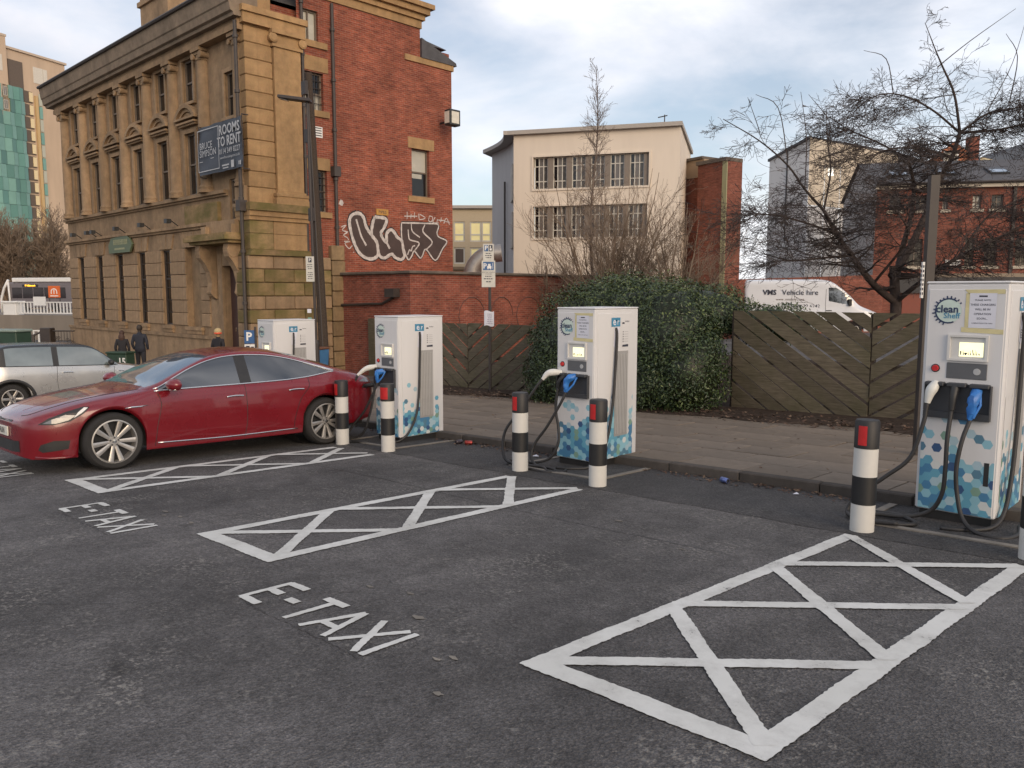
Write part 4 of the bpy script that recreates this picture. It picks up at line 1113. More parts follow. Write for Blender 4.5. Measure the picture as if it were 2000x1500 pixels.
# ---- small silver hatchback, nose towards +y
def silver_hatch():
    x0, yw = -18.9, 4.42          # centre line, rear axle
    ex = Vector((0, -1, .03202)).normalized(); ez = Vector((-.03093, .03202, 1)).normalized(); ey = ez.cross(ex)
    noseY = yw+2.467+.60
    t = empty('hatchback_car', (x0, noseY, plane_z(x0, noseY)), 0, 'small silver hatchback with black roof behind the red car', 'car')
    t.rotation_euler = Matrix((ex, ey, ez)).transposed().to_euler()
    L = 3.63
    half = [(0,.45),(.04,.60),(.12,.70),(.3,.79),(.6,.83),(1.2,.845),(2.5,.845),(3.1,.835),(3.4,.79),(3.55,.70),(3.63,.58)]
    lines = [([(0,.99),(L,.99)], [(0,.34),(L,.36)]), ([(0,1),(L,1)], [(0,.50),(.5,.56),(3.2,.58),(L,.55)]),
             ([(0,.99),(L,.99)], [(0,.62),(.2,.70),(.6,.775),(1.2,.79),(3.2,.80),(L,.74)]),
             ([(0,.92),(.4,.90),(1.0,.95),(3.2,.955),(L,.95)], [(0,.68),(.1,.76),(.3,.82),(.6,.87),(1.0,.915),(1.3,.925),(3.2,.945),(3.45,.94),(L,.84)]),
             ([(0,.80),(.6,.76),(.95,.84),(1.1,.90),(1.3,.87),(1.6,.815),(2.4,.795),(3.1,.80),(3.3,.83),(3.45,.88),(L,.88)], [(0,.71),(.1,.785),(.3,.845),(.6,.89),(.95,.93),(1.1,.985),(1.3,1.14),(1.55,1.285),(1.75,1.315),(2.4,1.325),(3.0,1.31),(3.2,1.28),(3.35,1.12),(3.45,.99),(L,.86)]),
             ([(0,.6),(.6,.58),(.95,.70),(1.1,.80),(1.3,.79),(1.6,.75),(2.4,.735),(3.1,.73),(3.35,.72),(L,.7)], [(0,.73),(.1,.80),(.3,.86),(.6,.905),(.95,.945),(1.1,1.02),(1.3,1.17),(1.55,1.325),(1.75,1.362),(2.4,1.375),(3.0,1.36),(3.2,1.325),(3.35,1.16),(3.45,1.02),(L,.88)])]
    center = [(0,.74),(.05,.79),(.15,.835),(.5,.905),(.9,.96),(1.05,1.0),(1.3,1.20),(1.55,1.36),(1.8,1.405),(2.4,1.415),(3.0,1.40),(3.22,1.365),(3.38,1.19),(3.48,1.03),(L,.90)]
    c = Car(L, half, lines, center, (.60, 3.067), .335, [(0,.22),(.3,.20),(3.2,.20),(L,.28)], .30)
    def zones(x, i, f, sg):
        if i == 4 and 1.06 < x < 3.42: return ('win' if not (2.18 < x < 2.29 or x > 3.16) else 'pil') + ('F' if x < 2.23 else 'B') + ('L' if sg < 0 else 'R')
        if i == 5 and 1.0 < x < 3.40: return 'roof'
        if i >= 6 and 1.02 < x < 1.56: return 'screen'
        if i >= 6 and 3.22 < x < 3.44: return 'rear'
        if i >= 5 and 1.56 <= x <= 3.3: return 'roof'
        if i == 0 and any(abs(x-a) < .40 for a in c.axles): return 'arch'
        return 'body'
    got = c.parts(zones)
    mats = {'body': M['silver'], 'screen': M['miniglass'], 'rear': M['miniglass'], 'roof': plain_cache('black car roof', (.03,.035,.042), .25), 'arch': M['black']}
    names = {'screen': 'windscreen', 'rear': 'rear_window', 'arch': 'arch_trim', 'roof': 'roof'}
    for nm in got:
        if nm.startswith('win'): mats[nm] = M['miniglass']; names[nm] = 'side_window'
        if nm.startswith('pil'): mats[nm] = M['black']; names[nm] = 'door_pillar'
    ob = c.make(t, got, mats, names)
    for sg in (-1, 1):
        for pts in ([(1.12,.90),(1.14,.6),(1.12,.24)], [(2.24,.93),(2.25,.62),(2.20,.24)]):
            mb = MB(); mb.tube(c.line(pts, .004, sg), .004, 5); mb.build('shut_line', M['black'], ob['body'])
        mb = MB(); p = [q+Vector((0, sg*.012, 0)) for q in c.line([(1.95,.80),(2.05,.805),(2.15,.80)], .02, sg)]; mb.tube(p, .012, 6); mb.build('door_handle', M['chrome'], t, smooth='all')
        mb = MB(); mb.tube(c.line([(1.08,.925),(2.2,.935),(3.35,.948)], .008, sg, 20), .009, 6); mb.build('waist_strip', M['black'], t, smooth='all')
        mb = MB(); mb.tube(c.line([(.93,.795),(1.0,.80),(1.06,.80)], .02, sg), .014, 6); mb.build('wing_badge', M['chrome'], t, smooth='all')
        a = c.side(1.22, .935, 0, sg); mb = MB(); mb.sph(a+Vector((0, sg*.11, .045)), .085, 12, 8, (.7,1.05,.75)); mb.build('wing_mirror', M['black'], t, smooth='all')
        for x in (.60, 3.067):
            wheel(t, x, sg*.745, .295, .295, .195, .18, 6, sg, 'plain')
            pts = [(x-.40*math.cos(math.pi*k/14), .295+.37*math.sin(math.pi*k/14)) for k in range(15)]
            mb = MB(); mb.tube([c.side(px, max(pz, .3), .0, sg) for px, pz in pts], .035, 6); mb.build('arch_trim', M['black'], t, smooth='all')
        d_ = c.decal([(.12,.60),(.28,.60),(.36,.70),(.28,.78),(.14,.72)], sg, .005, 8); d_.build('headlight', M['lamp'], t, smooth='all')
        d_ = c.decal([(3.36,.62),(3.50,.62),(3.50,.86),(3.38,.86)], sg, .005, 8); d_.build('tail_light', M['red'], t, smooth='all')
    mb = MB(); mb.box(.2, 3.4, -.6, .6, .22, .6); mb.build('underbody', M['black'], t)
    return t
silver_hatch()

# ---- white panel van parked beyond the fence, facing right
def van():
    (ax, ay), (bx, by) = at(1452, 34.5), at(1706, 33.2)
    d = Vector((ax-bx, ay-by, 0)); L = d.length; d.normalize()
    t = empty('panel_van', (bx, by, gz(bx, by)+.10), math.atan2(d.y, d.x), 'white panel van with hire lettering parked beyond the wooden fence', 'van')
    Hh = 2.42
    half = [(0,.55),(.05,.75),(.2,.88),(.6,.95),(1.2,.98),(L-.1,.98),(L,.95)]
    lines = [([(0,.99),(L,.99)], [(0,.45),(L,.45)]), ([(0,1),(L,1)], [(0,.7),(.5,.8),(L,.8)]), ([(0,.99),(L,.99)], [(0,.88),(.4,1.0),(1.2,1.08),(L,1.1)]),
             ([(0,.95),(1.0,.96),(L,.97)], [(0,.96),(.3,1.08),(.7,1.18),(1.0,1.24),(1.8,1.22),(L,1.22)]),
             ([(0,.85),(.6,.82),(.9,.86),(1.3,.90),(1.8,.91),(L,.92)], [(0,1.0),(.3,1.12),(.7,1.26),(1.1,1.62),(1.5,1.86),(2.0,1.95),(L,1.95)]),
             ([(0,.7),(.7,.72),(1.1,.82),(1.6,.86),(2.2,.87),(L,.87)], [(0,1.03),(.3,1.15),(.7,1.33),(1.1,1.72),(1.5,2.06),(1.9,2.28),(2.4,2.34),(L-.05,2.32),(L,2.28)])]
    center = [(0,1.05),(.3,1.18),(.7,1.36),(1.1,1.78),(1.5,2.14),(1.9,2.36),(2.4,Hh),(L-.05,Hh-.02),(L,Hh-.06)]
    c = Car(L, half, lines, center, (.95, L-1.2), .40, [(0,.3),(L,.3)], .34)
    def zones(x, i, f, sg):
        if i >= 6 and .74 < x < 1.62: return 'screen'
        return 'body'
    got = c.parts(zones); ob = c.make(t, got, {'body': M['vanw'], 'screen': M['carglass']}, {'screen': 'windscreen'})
    for sg in (-1, 1):
        d_ = c.decal([(.96,1.46),(1.35,1.40),(1.92,1.52),(1.94,2.06),(1.66,2.06),(1.34,1.86),(1.08,1.62)], sg, .006, 14); d_.build('cab_window', M['carglass'], t, smooth='all')
        mb = MB(); mb.tube(c.line([(1.42,1.45),(1.42,1.85)], .01, sg), .012, 5); mb.build('window_bar', M['black'], t)
        a = c.side(1.12, 1.32, 0, sg); mb = MB(); mb.box(a.x-.07, a.x+.07, a.y+sg*.04-.08, a.y+sg*.04+.14*0+.08, a.z+.0, a.z+.28); mb.build('wing_mirror', M['black'], t, bevel=.03)
        mb = MB(); mb.tube([p+Vector((0, sg*.01, 0)) for p in c.line([(1.80,1.13),(2.02,1.13)], .02, sg)], .02, 6); mb.build('door_handle', M['black'], t)
        mb = MB(); mb.tube(c.line([(2.02,.5),(2.04,1.3),(2.03,2.0)], .01, sg), .007, 5); mb.build('shut_line', M['dgrey'], ob['body'])
        mb = MB(); mb.tube(c.line([(3.35,.5),(3.35,2.0)], .01, sg), .006, 5); mb.build('shut_line', M['dgrey'], ob['body'])
        for x in c.axles: wheel(t, x, sg*.86, .34, .34, .22, .21, 6, sg, 'plain')
    # lettering on the side facing the camera
    sg = 1
    mb = MB(); Y = c.side(3.0, 1.6, .012, sg).y
    mb.text('VMS', (L*.815, Y, 1.86), (-1,0,0), (0,0,1), .29, bold=.03, mat=0); mb.text('Vehicle hire', (L*.585, Y, 1.86), (-1,0,0), (0,0,1), .31, mat=0, bold=.005, sx=.95)
    mb.text('0800 622 6242', (L*.55, Y+.01, 1.30), (-1,0,0), (0,0,1), .20, bold=.008, mat=0)
    mb.text('www .vmshire . net', (L*.66, Y, 1.58), (-1,0,0), (0,0,1), .14, mat=1)
    tag(mb.build('lettering', [M['ink'], M['dead2']], t), kind='stuff')
    return t
van()
# ------------------------------------------------------------------ the old stone and brick building
U0, V0, V0B = -25.6, 13.75, 13.5
class Face:
    """a wall plane: a runs along the wall, b is height, c stands out from the wall"""
    def __init__(s, kind): s.kind = kind
    def P(s, a, b, c): return (U0+a, V0-c, b) if s.kind == 'A' else (U0+c, V0B+a, b)
    def box(s, mb, a0, a1, b0, b1, c0, c1):
        if s.kind == 'A': mb.box(U0+a0, U0+a1, V0-c1, V0-c0, b0, b1)
        else: mb.box(U0+c0, U0+c1, V0B+a0, V0B+a1, b0, b1)
    def poly(s, mb, pts, c, mat=None):
        q = [s.P(a, b, c) for a, b in pts]; mb.poly(q, mat)
    def prism(s, mb, pts, c0, c1):
        mb.prism([s.P(a, b, c0) for a, b in pts], Vector(s.P(0, 0, c1))-Vector(s.P(0, 0, c0)))
    def wall(s, mb, a0, a1, b0, b1, holes, depth):
        A = sorted(set([a0, a1]+[h[0] for h in holes]+[h[1] for h in holes])); B = sorted(set([b0, b1]+[h[2] for h in holes]+[h[3] for h in holes]))
        A = [a for a in A if a0 <= a <= a1]; B = [b for b in B if b0 <= b <= b1]
        for i in range(len(A)-1):
            for j in range(len(B)-1):
                am, bm_ = (A[i]+A[i+1])/2, (B[j]+B[j+1])/2
                if any(h[0] < am < h[1] and h[2] < bm_ < h[3] for h in holes): continue
                s.poly(mb, [(A[i], B[j]), (A[i+1], B[j]), (A[i+1], B[j+1]), (A[i], B[j+1])], 0)
        for h in holes:
            d = h[4] if len(h) > 4 else depth
            for (p, q) in (((h[0], h[2]), (h[0], h[3])), ((h[1], h[2]), (h[1], h[3])), ((h[0], h[2]), (h[1], h[2])), ((h[0], h[3]), (h[1], h[3]))):
                mb.poly([s.P(*p, 0), s.P(*q, 0), s.P(*q, -d), s.P(*p, -d)])
FA, FB = Face('A'), Face('B')
bank = empty('corner_building', (U0, V0, -1.3), 0, 'three-storey soot-stained stone building with red brick gable, left of centre', 'building')
def bpart(mb, name, mat, parent=None, **k):
    """parts are modelled in world space; shift them under the building"""
    o = mb.build(name, mat, parent or bank, **k)
    base = Vector((U0, V0, -1.3)) if (parent is None or parent is bank) else Vector((0, 0, 0))
    o.location = -base if (parent is None or parent is bank) else (0, 0, 0)
    return o
WC = [-16.6, -14.15, -11.7, -9.25, -6.8, -4.35]
holes = []
gw = [(c-.42-.25, c+.42-.25, .42, 3.40) for c in WC[:5]] + [(-5.25, -4.0, .38, 3.46, .22)]
mw = [(c-.45, c+.45, 5.36, 7.62) for c in WC] + [(-1.5, -.78, 4.25, 5.66)]
tw = [(c-.42, c+.42, 8.72, 10.25) for c in WC] + [(-1.5, -.82, 7.75, 9.25)]
door = (-2.10, -1.02, -.75, 2.66)
mb = MB(); FA.wall(mb, -18.5, 0, -2.4, 10.72, gw+mw+tw+[door], .48); bpart(mb, 'wall', M['stoneA'])
# glazing and bars
def sash(F, h, depth, parent, mats, mid=.5, vbars=0, hbars=0, name='window'):
    a0, a1, b0, b1 = h[:4]; f = .06
    mb = MB()
    for q in ((a0, a1, b0, b0+f), (a0, a1, b1-f, b1), (a0, a0+f, b0+f, b1-f), (a1-f, a1, b0+f, b1-f)): F.box(mb, *q, -depth, -depth+.07)
    if mid: F.box(mb, a0+f, a1-f, lerp(b0, b1, mid)-.03, lerp(b0, b1, mid)+.03, -depth, -depth+.06)
    w = bpart(mb, name, mats[0])
    panes = [(b0+f, lerp(b0, b1, mid)-.03), (lerp(b0, b1, mid)+.03, b1-f)] if mid else [(b0+f, b1-f)]
    for k, (p, q) in enumerate(panes):
        mb = MB(); F.poly(mb, [(a0+f, p), (a1-f, p), (a1-f, q), (a0+f, q)], -depth+.02); o = mb.build('pane', mats[1+k] if len(mats) > 2 else mats[1], w)
    if vbars or hbars:
        mb = MB()
        for k in range(vbars): a = lerp(a0, a1, (k+1)/(vbars+1)); FBT(mb, F, [(a, b0), (a, b1)], -.12, .014)
        for k in range(hbars): b = lerp(b0, b1, (k+1)/(hbars+1)); FBT(mb, F, [(a0, b), (a1, b)], -.12, .014)
        tag(mb.build('bars', M['iron'], w), kind='stuff')
    return w
def FBT(mb, F, pts, c, r, n=6): mb.tube([F.P(a, b, c) for a, b in pts], r, n)
for i, h in enumerate(gw[:5]): sash(FA, h, .16, bank, (M['iron'], M['glassw']), .62, 0, 5)
for i, h in enumerate(mw): sash(FA, h, .15, bank, (M['frame'], M['glassw']), .5)
for i, h in enumerate(tw): sash(FA, h, .15, bank, (M['frame'], M['glassw']), .48)
mb = MB(); FA.box(mb, -5.25, -4.0, .38, 3.46, -.30, -.2195); bpart(mb, 'blocked_window', stone('stained infill stone', (.27,.185,.11), .3, rand=0))
# one pale roller blind edge in the window beside the banner
mb = MB(); FA.box(mb, -3.99, -3.95, 6.2, 7.5, -.3, -.02); bpart(mb, 'white_window_edge', M['white'])
# rusticated ground floor: each block stands out from the joints
blk = {}
def block(F, a0, a1, b0, b1, c0, c1, mat, name='stone_block', bev=.015, parent=None):
    w, h, d = round(a1-a0, 3), round(b1-b0, 3), round(c1-c0, 3); k = (F.kind, w, h, d, mat.name)
    if k not in blk:
        mb = MB()
        if F.kind == 'A': mb.box(-w/2, w/2, -d/2, d/2, -h/2, h/2)
        else: mb.box(-d/2, d/2, -w/2, w/2, -h/2, h/2)
        o = mb.build(name, mat, bank, bevel=bev); blk[k] = o.data
    else:
        o = bpy.data.objects.new(name, blk[k]); COL.objects.link(o); o.parent = bank
    o.location = Vector(F.P((a0+a1)/2, (b0+b1)/2, (c0+c1)/2)) - Vector((U0, V0, -1.3))
    return o
edges = [-18.5]
for h in gw: edges += [h[0], h[1]]
edges += [-3.30]
ch = .497
for j in range(6):
    b0 = .42+j*ch
    for i in range(0, len(edges)-1, 2):
        a0, a1 = edges[i], edges[i+1]
        block(FA, a0+.0, a1-.0, b0+.012, b0+ch-.012, -.02, .055 if j % 2 == 0 else .04, M['stoneA'])
for h in gw:   # fan of wedge stones over each window
    c = (h[0]+h[1])/2
    for k in range(5):
        x0, x1 = lerp(h[0]-.18, h[1]+.18, k/5), lerp(h[0]-.18, h[1]+.18, (k+1)/5); y0_, y1_ = lerp(h[0]-.42, h[1]+.42, k/5), lerp(h[0]-.42, h[1]+.42, (k+1)/5)
        mb = MB(); FA.prism(mb, [(x0+.008, 3.44), (x1-.008, 3.44), (y1_-.008, 4.02), (y0_+.008, 4.02)], -.01, .05+.012*(k == 2)); bpart(mb, 'wedge_stone', M['stoneA'])
    mb = MB(); FA.box(mb, h[0]-.08, h[1]+.08, .27, .40, -.02, .13); FA.box(mb, h[0]-.02, h[1]+.02, .12, .27, -.02, .08); bpart(mb, 'sill', M['stoneA'])
for (b0, b1, c) in ((-2.4, -.02, .16), (-.02, .10, .22)):
    mb = MB(); FA.box(mb, -18.6, -2.55, b0, b1, -.02, c); bpart(mb, 'plinth', M['stoneA'])
# string courses
for (b0, b1, c) in ((4.06, 4.15, .10), (4.15, 4.26, .20), (5.12, 5.20, .08), (5.20, 5.32, .18)):
    mb = MB(); FA.box(mb, -18.6, (-1.6 if b0 > 5 else -2.2), b0, b1, -.02, c); bpart(mb, 'string_course', M['stoneA'])
mb = MB(); FA.box(mb, -4.9, -2.2, 4.265, 4.95, -.02, .14); bpart(mb, 'mossy_parapet', M['stoneM'])
# window surrounds, hoods and curved pediments
for h in mw[:6]:
    a0, a1, b0, b1 = h[:4]; mb = MB()
    FA.box(mb, a0-.15, a0, b0, b1+.15, -.01, .07); FA.box(mb, a1, a1+.15, b0, b1+.15, -.01, .07); FA.box(mb, a0, a1, b1, b1+.15, -.01, .068); bpart(mb, 'architrave', M['stoneA'])
    mb = MB(); FA.box(mb, a0-.24, a1+.24, 7.86, 7.93, -.01, .16); FA.box(mb, a0-.30, a1+.30, 7.93, 8.0, -.01, .24); bpart(mb, 'hood', M['stoneA'])
    c = (a0+a1)/2; Rr, zc = 1.02, 7.60
    for (r0, r1, d) in ((Rr-.13, Rr, .26), (Rr-.25, Rr-.13, .16), (Rr-.37, Rr-.27, .10)):
        mb = MB(); th = math.acos(clamp((8.16-zc)/r1, -1, 1)); N = 10
        o = [(c+r1*math.sin(lerp(-th, th, k/N)), zc+r1*math.cos(lerp(-th, th, k/N))) for k in range(N+1)]
        th2 = math.acos(clamp((8.16-zc)/r0, -1, 1)); i_ = [(c+r0*math.sin(lerp(-th2, th2, k/N)), zc+r0*math.cos(lerp(-th2, th2, k/N))) for k in range(N+1)]
        for k in range(N): FA.prism(mb, [i_[k], i_[k+1], o[k+1], o[k]], 0, d)
        bpart(mb, 'curved_pediment', M['stoneA'])
    mb = MB(); FA.box(mb, c-.86, c+.86, 8.08, 8.16, -.01, .27); bpart(mb, 'pediment_base', M['stoneA'])
for h in tw:
    a0, a1, b0, b1 = h[:4]; mb = MB()
    FA.box(mb, a0-.14, a0, b0, b1+.14, -.01, .06); FA.box(mb, a1, a1+.14, b0, b1+.14, -.01, .06); FA.box(mb, a0, a1, b1, b1+.14, -.01, .058); FA.box(mb, a0-.2, a1+.2, b0-.10, b0, -.01, .12)
    bpart(mb, 'architrave', M['stoneA'])
# engaged columns
def column(F, a, b0, b1, r, mat, half=True):
    col = MB(); c = F.P(a, 0, .02)
    prof = [(r*1.32, b0), (r*1.32, b0+.09), (r*1.18, b0+.12), (r*1.25, b0+.2), (r*1.08, b0+.26), (r, b0+.32), (r*.99, lerp(b0, b1, .5)), (r*.88, b1-.42), (r*1.0, b1-.40), (r*1.0, b1-.34), (r*.9, b1-.32), (r*.92, b1-.15)]
    col.lathe(prof, (c[0], c[1], 0), 20); o = bpart(col, 'column', mat, smooth=True)
    cap = MB(); F.box(cap, a-r*1.25, a+r*1.25, b1-.12, b1, -.02, r*1.3)
    for sg in (-1, 1):
        p0 = F.P(a+sg*r*1.08, b1-.25, -.02); 
        cap.lathe([(r*.40, 0), (r*.46, .02), (r*.36, .1), (r*.46, r*1.2), (r*.40, r*1.25)] if F.kind == 'B' else [(r*.40, 0), (r*.46, -.02), (r*.36, -.1), (r*.46, -r*1.2), (r*.40, -r*1.25)], p0, 12, 'x' if F.kind == 'B' else 'y')
    F.box(cap, a-r*.95, a+r*.95, b1-.22, b1-.12, -.02, r*1.05)
    bpart(cap, 'capital', mat)
for a in (-17.85, -15.38, -12.93, -10.48, -8.03, -5.58, -3.05): column(FA, a, 5.32, 10.35, .27, M['stoneA'])
column(FA, -.50, 5.32, 10.35, .22, M['stoneA'])
mb = MB(); FA.box(mb, -.72, -.05, 4.25, 5.32, -.02, .22); FA.box(mb, -.80, .0, 4.62, 4.74, .22, .28); bpart(mb, 'pedestal', M['stoneA'])
mb = MB(); FA.box(mb, -18.55, .0, 10.36, 10.55, -.02, .34); FA.box(mb, -18.55, .0, 10.551, 10.72, -.02, .28); bpart(mb, 'frieze', M['stoneA'])
mb = MB(); prof = [(-.4, 10.722), (.46, 10.722), (.48, 10.82), (.58, 10.86), (.62, 11.10), (.66, 11.14), (.72, 11.62), (.68, 11.70), (-.4, 12.0)]
mb.prism([FA.P(-19.2, b, c) for c, b in prof], (19.35, 0, 0)); bpart(mb, 'eaves_cornice', M['stoneE'])
mb = MB(); mb.tube([FA.P(-19.2, 11.66, .76), FA.P(.1, 11.66, .76)], .07, 6); bpart(mb, 'gutter', M['pipe'])
# roof, chimney, core and side walls
mb = MB(); mb.box(U0-18.45, U0-.42, V0+.5, V0+9.4, -2.4, 11.6); bpart(mb, 'core', M['brick'])
mb = MB(); z0, z1 = 11.75, 12.6; x0, x1, y0_, y1_ = U0-18.9, U0-.45, V0-.4, V0+9.3
mb.add([(x0,y0_,z0),(x1,y0_,z0),(x1,y1_,z0),(x0,y1_,z0),(x0+4,(y0_+y1_)/2,z1),(x1-.5,(y0_+y1_)/2,z1)], [[0,1,5,4],[1,2,5],[2,3,4,5],[3,0,4]]); bpart(mb, 'roof', M['slate'])
mb = MB(); mb.box(U0-11.6, U0-8.8, V0+1.3, V0+2.6, 10.95, 15.2); mb.box(U0-11.7, U0-8.7, V0+1.2, V0+2.7, 14.1, 14.3); bpart(mb, 'chimney', M['stoneA'])
mb = MB(); mb.poly([(U0-18.5, V0, -2.4), (U0-18.5, V0, 10.72), (U0-18.5, V0+9.4, 10.72), (U0-18.5, V0+9.4, -2.4)]); bpart(mb, 'end_wall', M['stoneA'])
# door with hood on scrolled consoles
mb = MB(); FA.box(mb, -2.1, -1.02, -1.2, 2.66, -.50, -.20); d_ = bpart(mb, 'door', M['plumstone'])
mb = MB(); FA.box(mb, -1.62, -1.56, -.9, 2.5, -.199, -.19); FA.box(mb, -1.75, -1.70, .3, .45, -.199, -.15); mb.build('door_furniture', M['chrome'], d_)
mb = MB(); FA.box(mb, -2.42, -2.10, -1.4, 3.1, -.01, .12); FA.box(mb, -1.02, -.70, -1.4, 3.1, -.01, .12); FA.box(mb, -2.10, -1.02, 2.66, 3.1, -.01, .10); bpart(mb, 'door_surround', M['stoneA'])
mb = MB(); FA.box(mb, -3.25, -.30, 3.40, 3.50, -.01, .75); FA.box(mb, -3.38, -.18, 3.502, 3.66, -.01, .92); FA.box(mb, -3.30, -.25, 3.662, 3.74, -.01, .84); bpart(mb, 'door_hood', M['stoneM'])
for a in (-2.85, -.70):
    mb = MB(); prof = [(0, 3.39), (.62, 3.39), (.66, 3.2), (.62, 2.95), (.46, 2.75), (.30, 2.45), (.22, 2.05), (.26, 1.8), (.22, 1.6), (.10, 1.5), (0, 1.46)]
    mb.prism([FA.P(a-.17, b, c) for c, b in prof], (.34, 0, 0))
    p = FA.P(a-.19, 3.12, .44); mb.lathe([(.0, 0), (.20, 0), (.22, .03), (.22, .35), (.20, .38), (0, .38)], p, 16, 'x'); p = FA.P(a-.18, 1.72, .17); mb.lathe([(0, 0), (.11, 0), (.11, .36), (0, .36)], p, 12, 'x')
    bpart(mb, 'console', M['stoneA'])
mb = MB(); FA.box(mb, -2.7, -.55, 3.745, 4.22, -.01, .35); FA.box(mb, -2.8, -2.45, 3.745, 4.05, .35, .5); FA.box(mb, -.9, -.5, 3.745, 4.05, .35, .5); bpart(mb, 'balcony_block', M['stoneA'])
for (b0, b1) in ((-1.3, -.95), (-.95, -.6)):
    mb = MB(); FA.box(mb, -2.5+(.2 if b0 > -1 else 0), -.7, b0-.3, b1, .02, .9 if b0 < -1 else .5); bpart(mb, 'door_step', M['stoneA'])
# green sign plaque and little wall floodlights
mb = MB(); sgn = [(-12.7, 3.45), (-10.35, 3.45), (-10.05, 3.78), (-10.35, 4.05), (-10.7, 4.2), (-12.4, 4.1), (-12.75, 3.8)]
FA.prism(mb, [(a, b) for a, b in sgn], .10, .18); gsign = bpart(mb, 'sign_plaque', plain('sage sign', (.10,.13,.075), .6))
mb = MB(); rnd = random.Random(4); a = -12.1
while a < -10.6:
    w = rnd.uniform(.06, .12); FA.box(mb, a, a+w*.5, 3.80, 4.02, .181, .19); FA.box(mb, a, a+w, 3.90, 3.94, .1905, .195); a += w+.05
a = -12.0
while a < -10.9: FA.box(mb, a, a+.07, 3.58, 3.66, .181, .19); a += .13
tag(mb.build('sign_lettering', plain('sign gilt', (.30,.30,.17), .5), gsign), kind='stuff')
for a in (-16.3, -14.4, -13.7, -10.9, -8.2, -5.6):
    mb = MB(); mb.tube([FA.P(a, 4.28, .1), FA.P(a, 4.42, .3), FA.P(a, 4.5, .42)], .02, 6); p = FA.P(a, 4.42, .5); mb.box(p[0]-.13, p[0]+.13, p[1]-.09, p[1]+.09, p[2]-.06, p[2]+.10); bpart(mb, 'wall_lamp', M['black'])

# ---------------- gable side (B)
bh = [(2.36, 3.06, 10.58, 11.62, .18), (2.36, 3.22, 8.20, 9.52, .22), (2.50, 3.28, 4.62, 6.12, .22), (7.24, 8.16, 5.56, 7.44, .22)]
mb = MB(); FB.wall(mb, 2.2, 9.40, -2.4, 10.4, bh[1:], .2); mb.poly([FB.P(9.4, -2.4, 0), FB.P(9.4, -2.4, -6), FB.P(9.4, 10.9, -6), FB.P(9.4, 10.9, 0)]); bpart(mb, 'brick_wall', M['brick'])
mb = MB(); FB.wall(mb, 2.2, 7.75, 10.4, 12.1, bh[:1], .2); FB.wall(mb, 7.75, 9.40, 10.4, 10.9, [], .2); mb.poly([FB.P(7.75, 10.9, 0), FB.P(7.75, 10.9, -3), FB.P(7.75, 12.4, -3), FB.P(7.75, 12.4, 0)]); bpart(mb, 'brick_parapet', M['brick'])
sash(FB, bh[0], .18, bank, (M['frame'], M['glassb']), 0); sash(FB, bh[1], .22, bank, (M['frame'], M['glassb'], M['glassw']), .45, 5, 4); sash(FB, bh[2], .22, bank, (M['frame'], M['glassw']), .5, 4, 5)
sash(FB, bh[3], .22, bank, (M['frame'], M['glassw'], M['glassb']), .52)
mb = MB(); FB.box(mb, 2.68, 2.73, 10.64, 11.56, -.17, -.10); bpart(mb, 'mullion', M['frame'])
mb = MB(); FB.box(mb, 7.33, 7.9, 6.30, 6.48, -.195, -.19); bpart(mb, 'blind', M['glassb'])
for (a0, a1, b0, b1, c) in ((2.25, 3.40, 10.36, 10.58, .07), (2.25, 3.42, 9.56, 10.06, .03), (2.4, 3.42, 7.98, 8.20, .08), (2.4, 3.40, 6.12, 6.55, .03), (2.4, 3.42, 4.42, 4.62, .08), (7.06, 8.40, 7.44, 7.86, .03), (7.02, 8.36, 5.34, 5.56, .08)):
    mb = MB(); FB.box(mb, a0, a1, b0, b1, -.02, c); bpart(mb, 'lintel' if c < .05 else 'sill', M['stoneB'])
for k, (b0, b1, c, a1) in enumerate(((12.1, 12.40, .06, 7.80), (12.40, 12.60, .16, 7.9), (12.601, 12.82, .30, 8.05), (12.821, 13.0, .42, 8.2))):
    mb = MB(); FB.box(mb, .0, a1, b0, b1, -.5, c); bpart(mb, 'cornice', M['stoneB'])
mb = MB(); FB.box(mb, 6.95, 9.48, 10.78, 11.0, -.3, .06); bpart(mb, 'coping', M['stoneB'])
mb = MB(); FB.prism(mb, [(7.76, 11.0), (9.62, 11.0), (9.58, 11.12), (7.76, 11.75)], -2, .1); bpart(mb, 'lean_to_roof', M['slate'])
# corner pier of single blocks, pilaster, mouldings, mossy base
for j in range(13):
    b0 = 4.74+j*.525; block(FB, .15, 1.16, b0+.012, b0+.513, -.65, .10, M['stoneB'], bev=.022)
mb = MB(); FB.box(mb, .19, 1.12, 4.7, 11.6, -.6, .06); bpart(mb, 'pier_core', M['stoneB'])
column_b = MB(); FB.box(column_b, 1.17, 2.20, 5.2, 10.0, -.02, .20); bpart(column_b, 'pilaster', M['stoneB'], bevel=.01)
mb = MB()
for (b0, b1, e) in ((4.745, 4.92, .16), (4.921, 5.02, .10), (5.021, 5.12, .13), (5.121, 5.199, .05)): FB.box(mb, 1.17-e, 2.20+e, b0, b1, -.02, .20+e)
bpart(mb, 'pilaster_base', M['stoneB'])
mb = MB(); FB.box(mb, 1.10, 2.27, 10.001, 10.10, -.02, .26); FB.box(mb, 1.05, 2.32, 10.42, 10.56, -.02, .34); FB.box(mb, 1.15, 2.22, 10.101, 10.42, -.02, .22)
for a in (1.12, 2.25): mb.lathe([(0, 0), (.17, 0), (.19, .03), (.13, .06), (.16, .30), (.10, .33), (0, .33)], FB.P(a, 10.28, 0), 14, 'x')
bpart(mb, 'capital', M['stoneB'])
mb = MB(); FB.box(mb, .05, 2.4, 10.561, 10.9, -.5, .24); FB.box(mb, .0, 2.45, 10.901, 11.1, -.5, .32); bpart(mb, 'entablature', M['stoneB'])
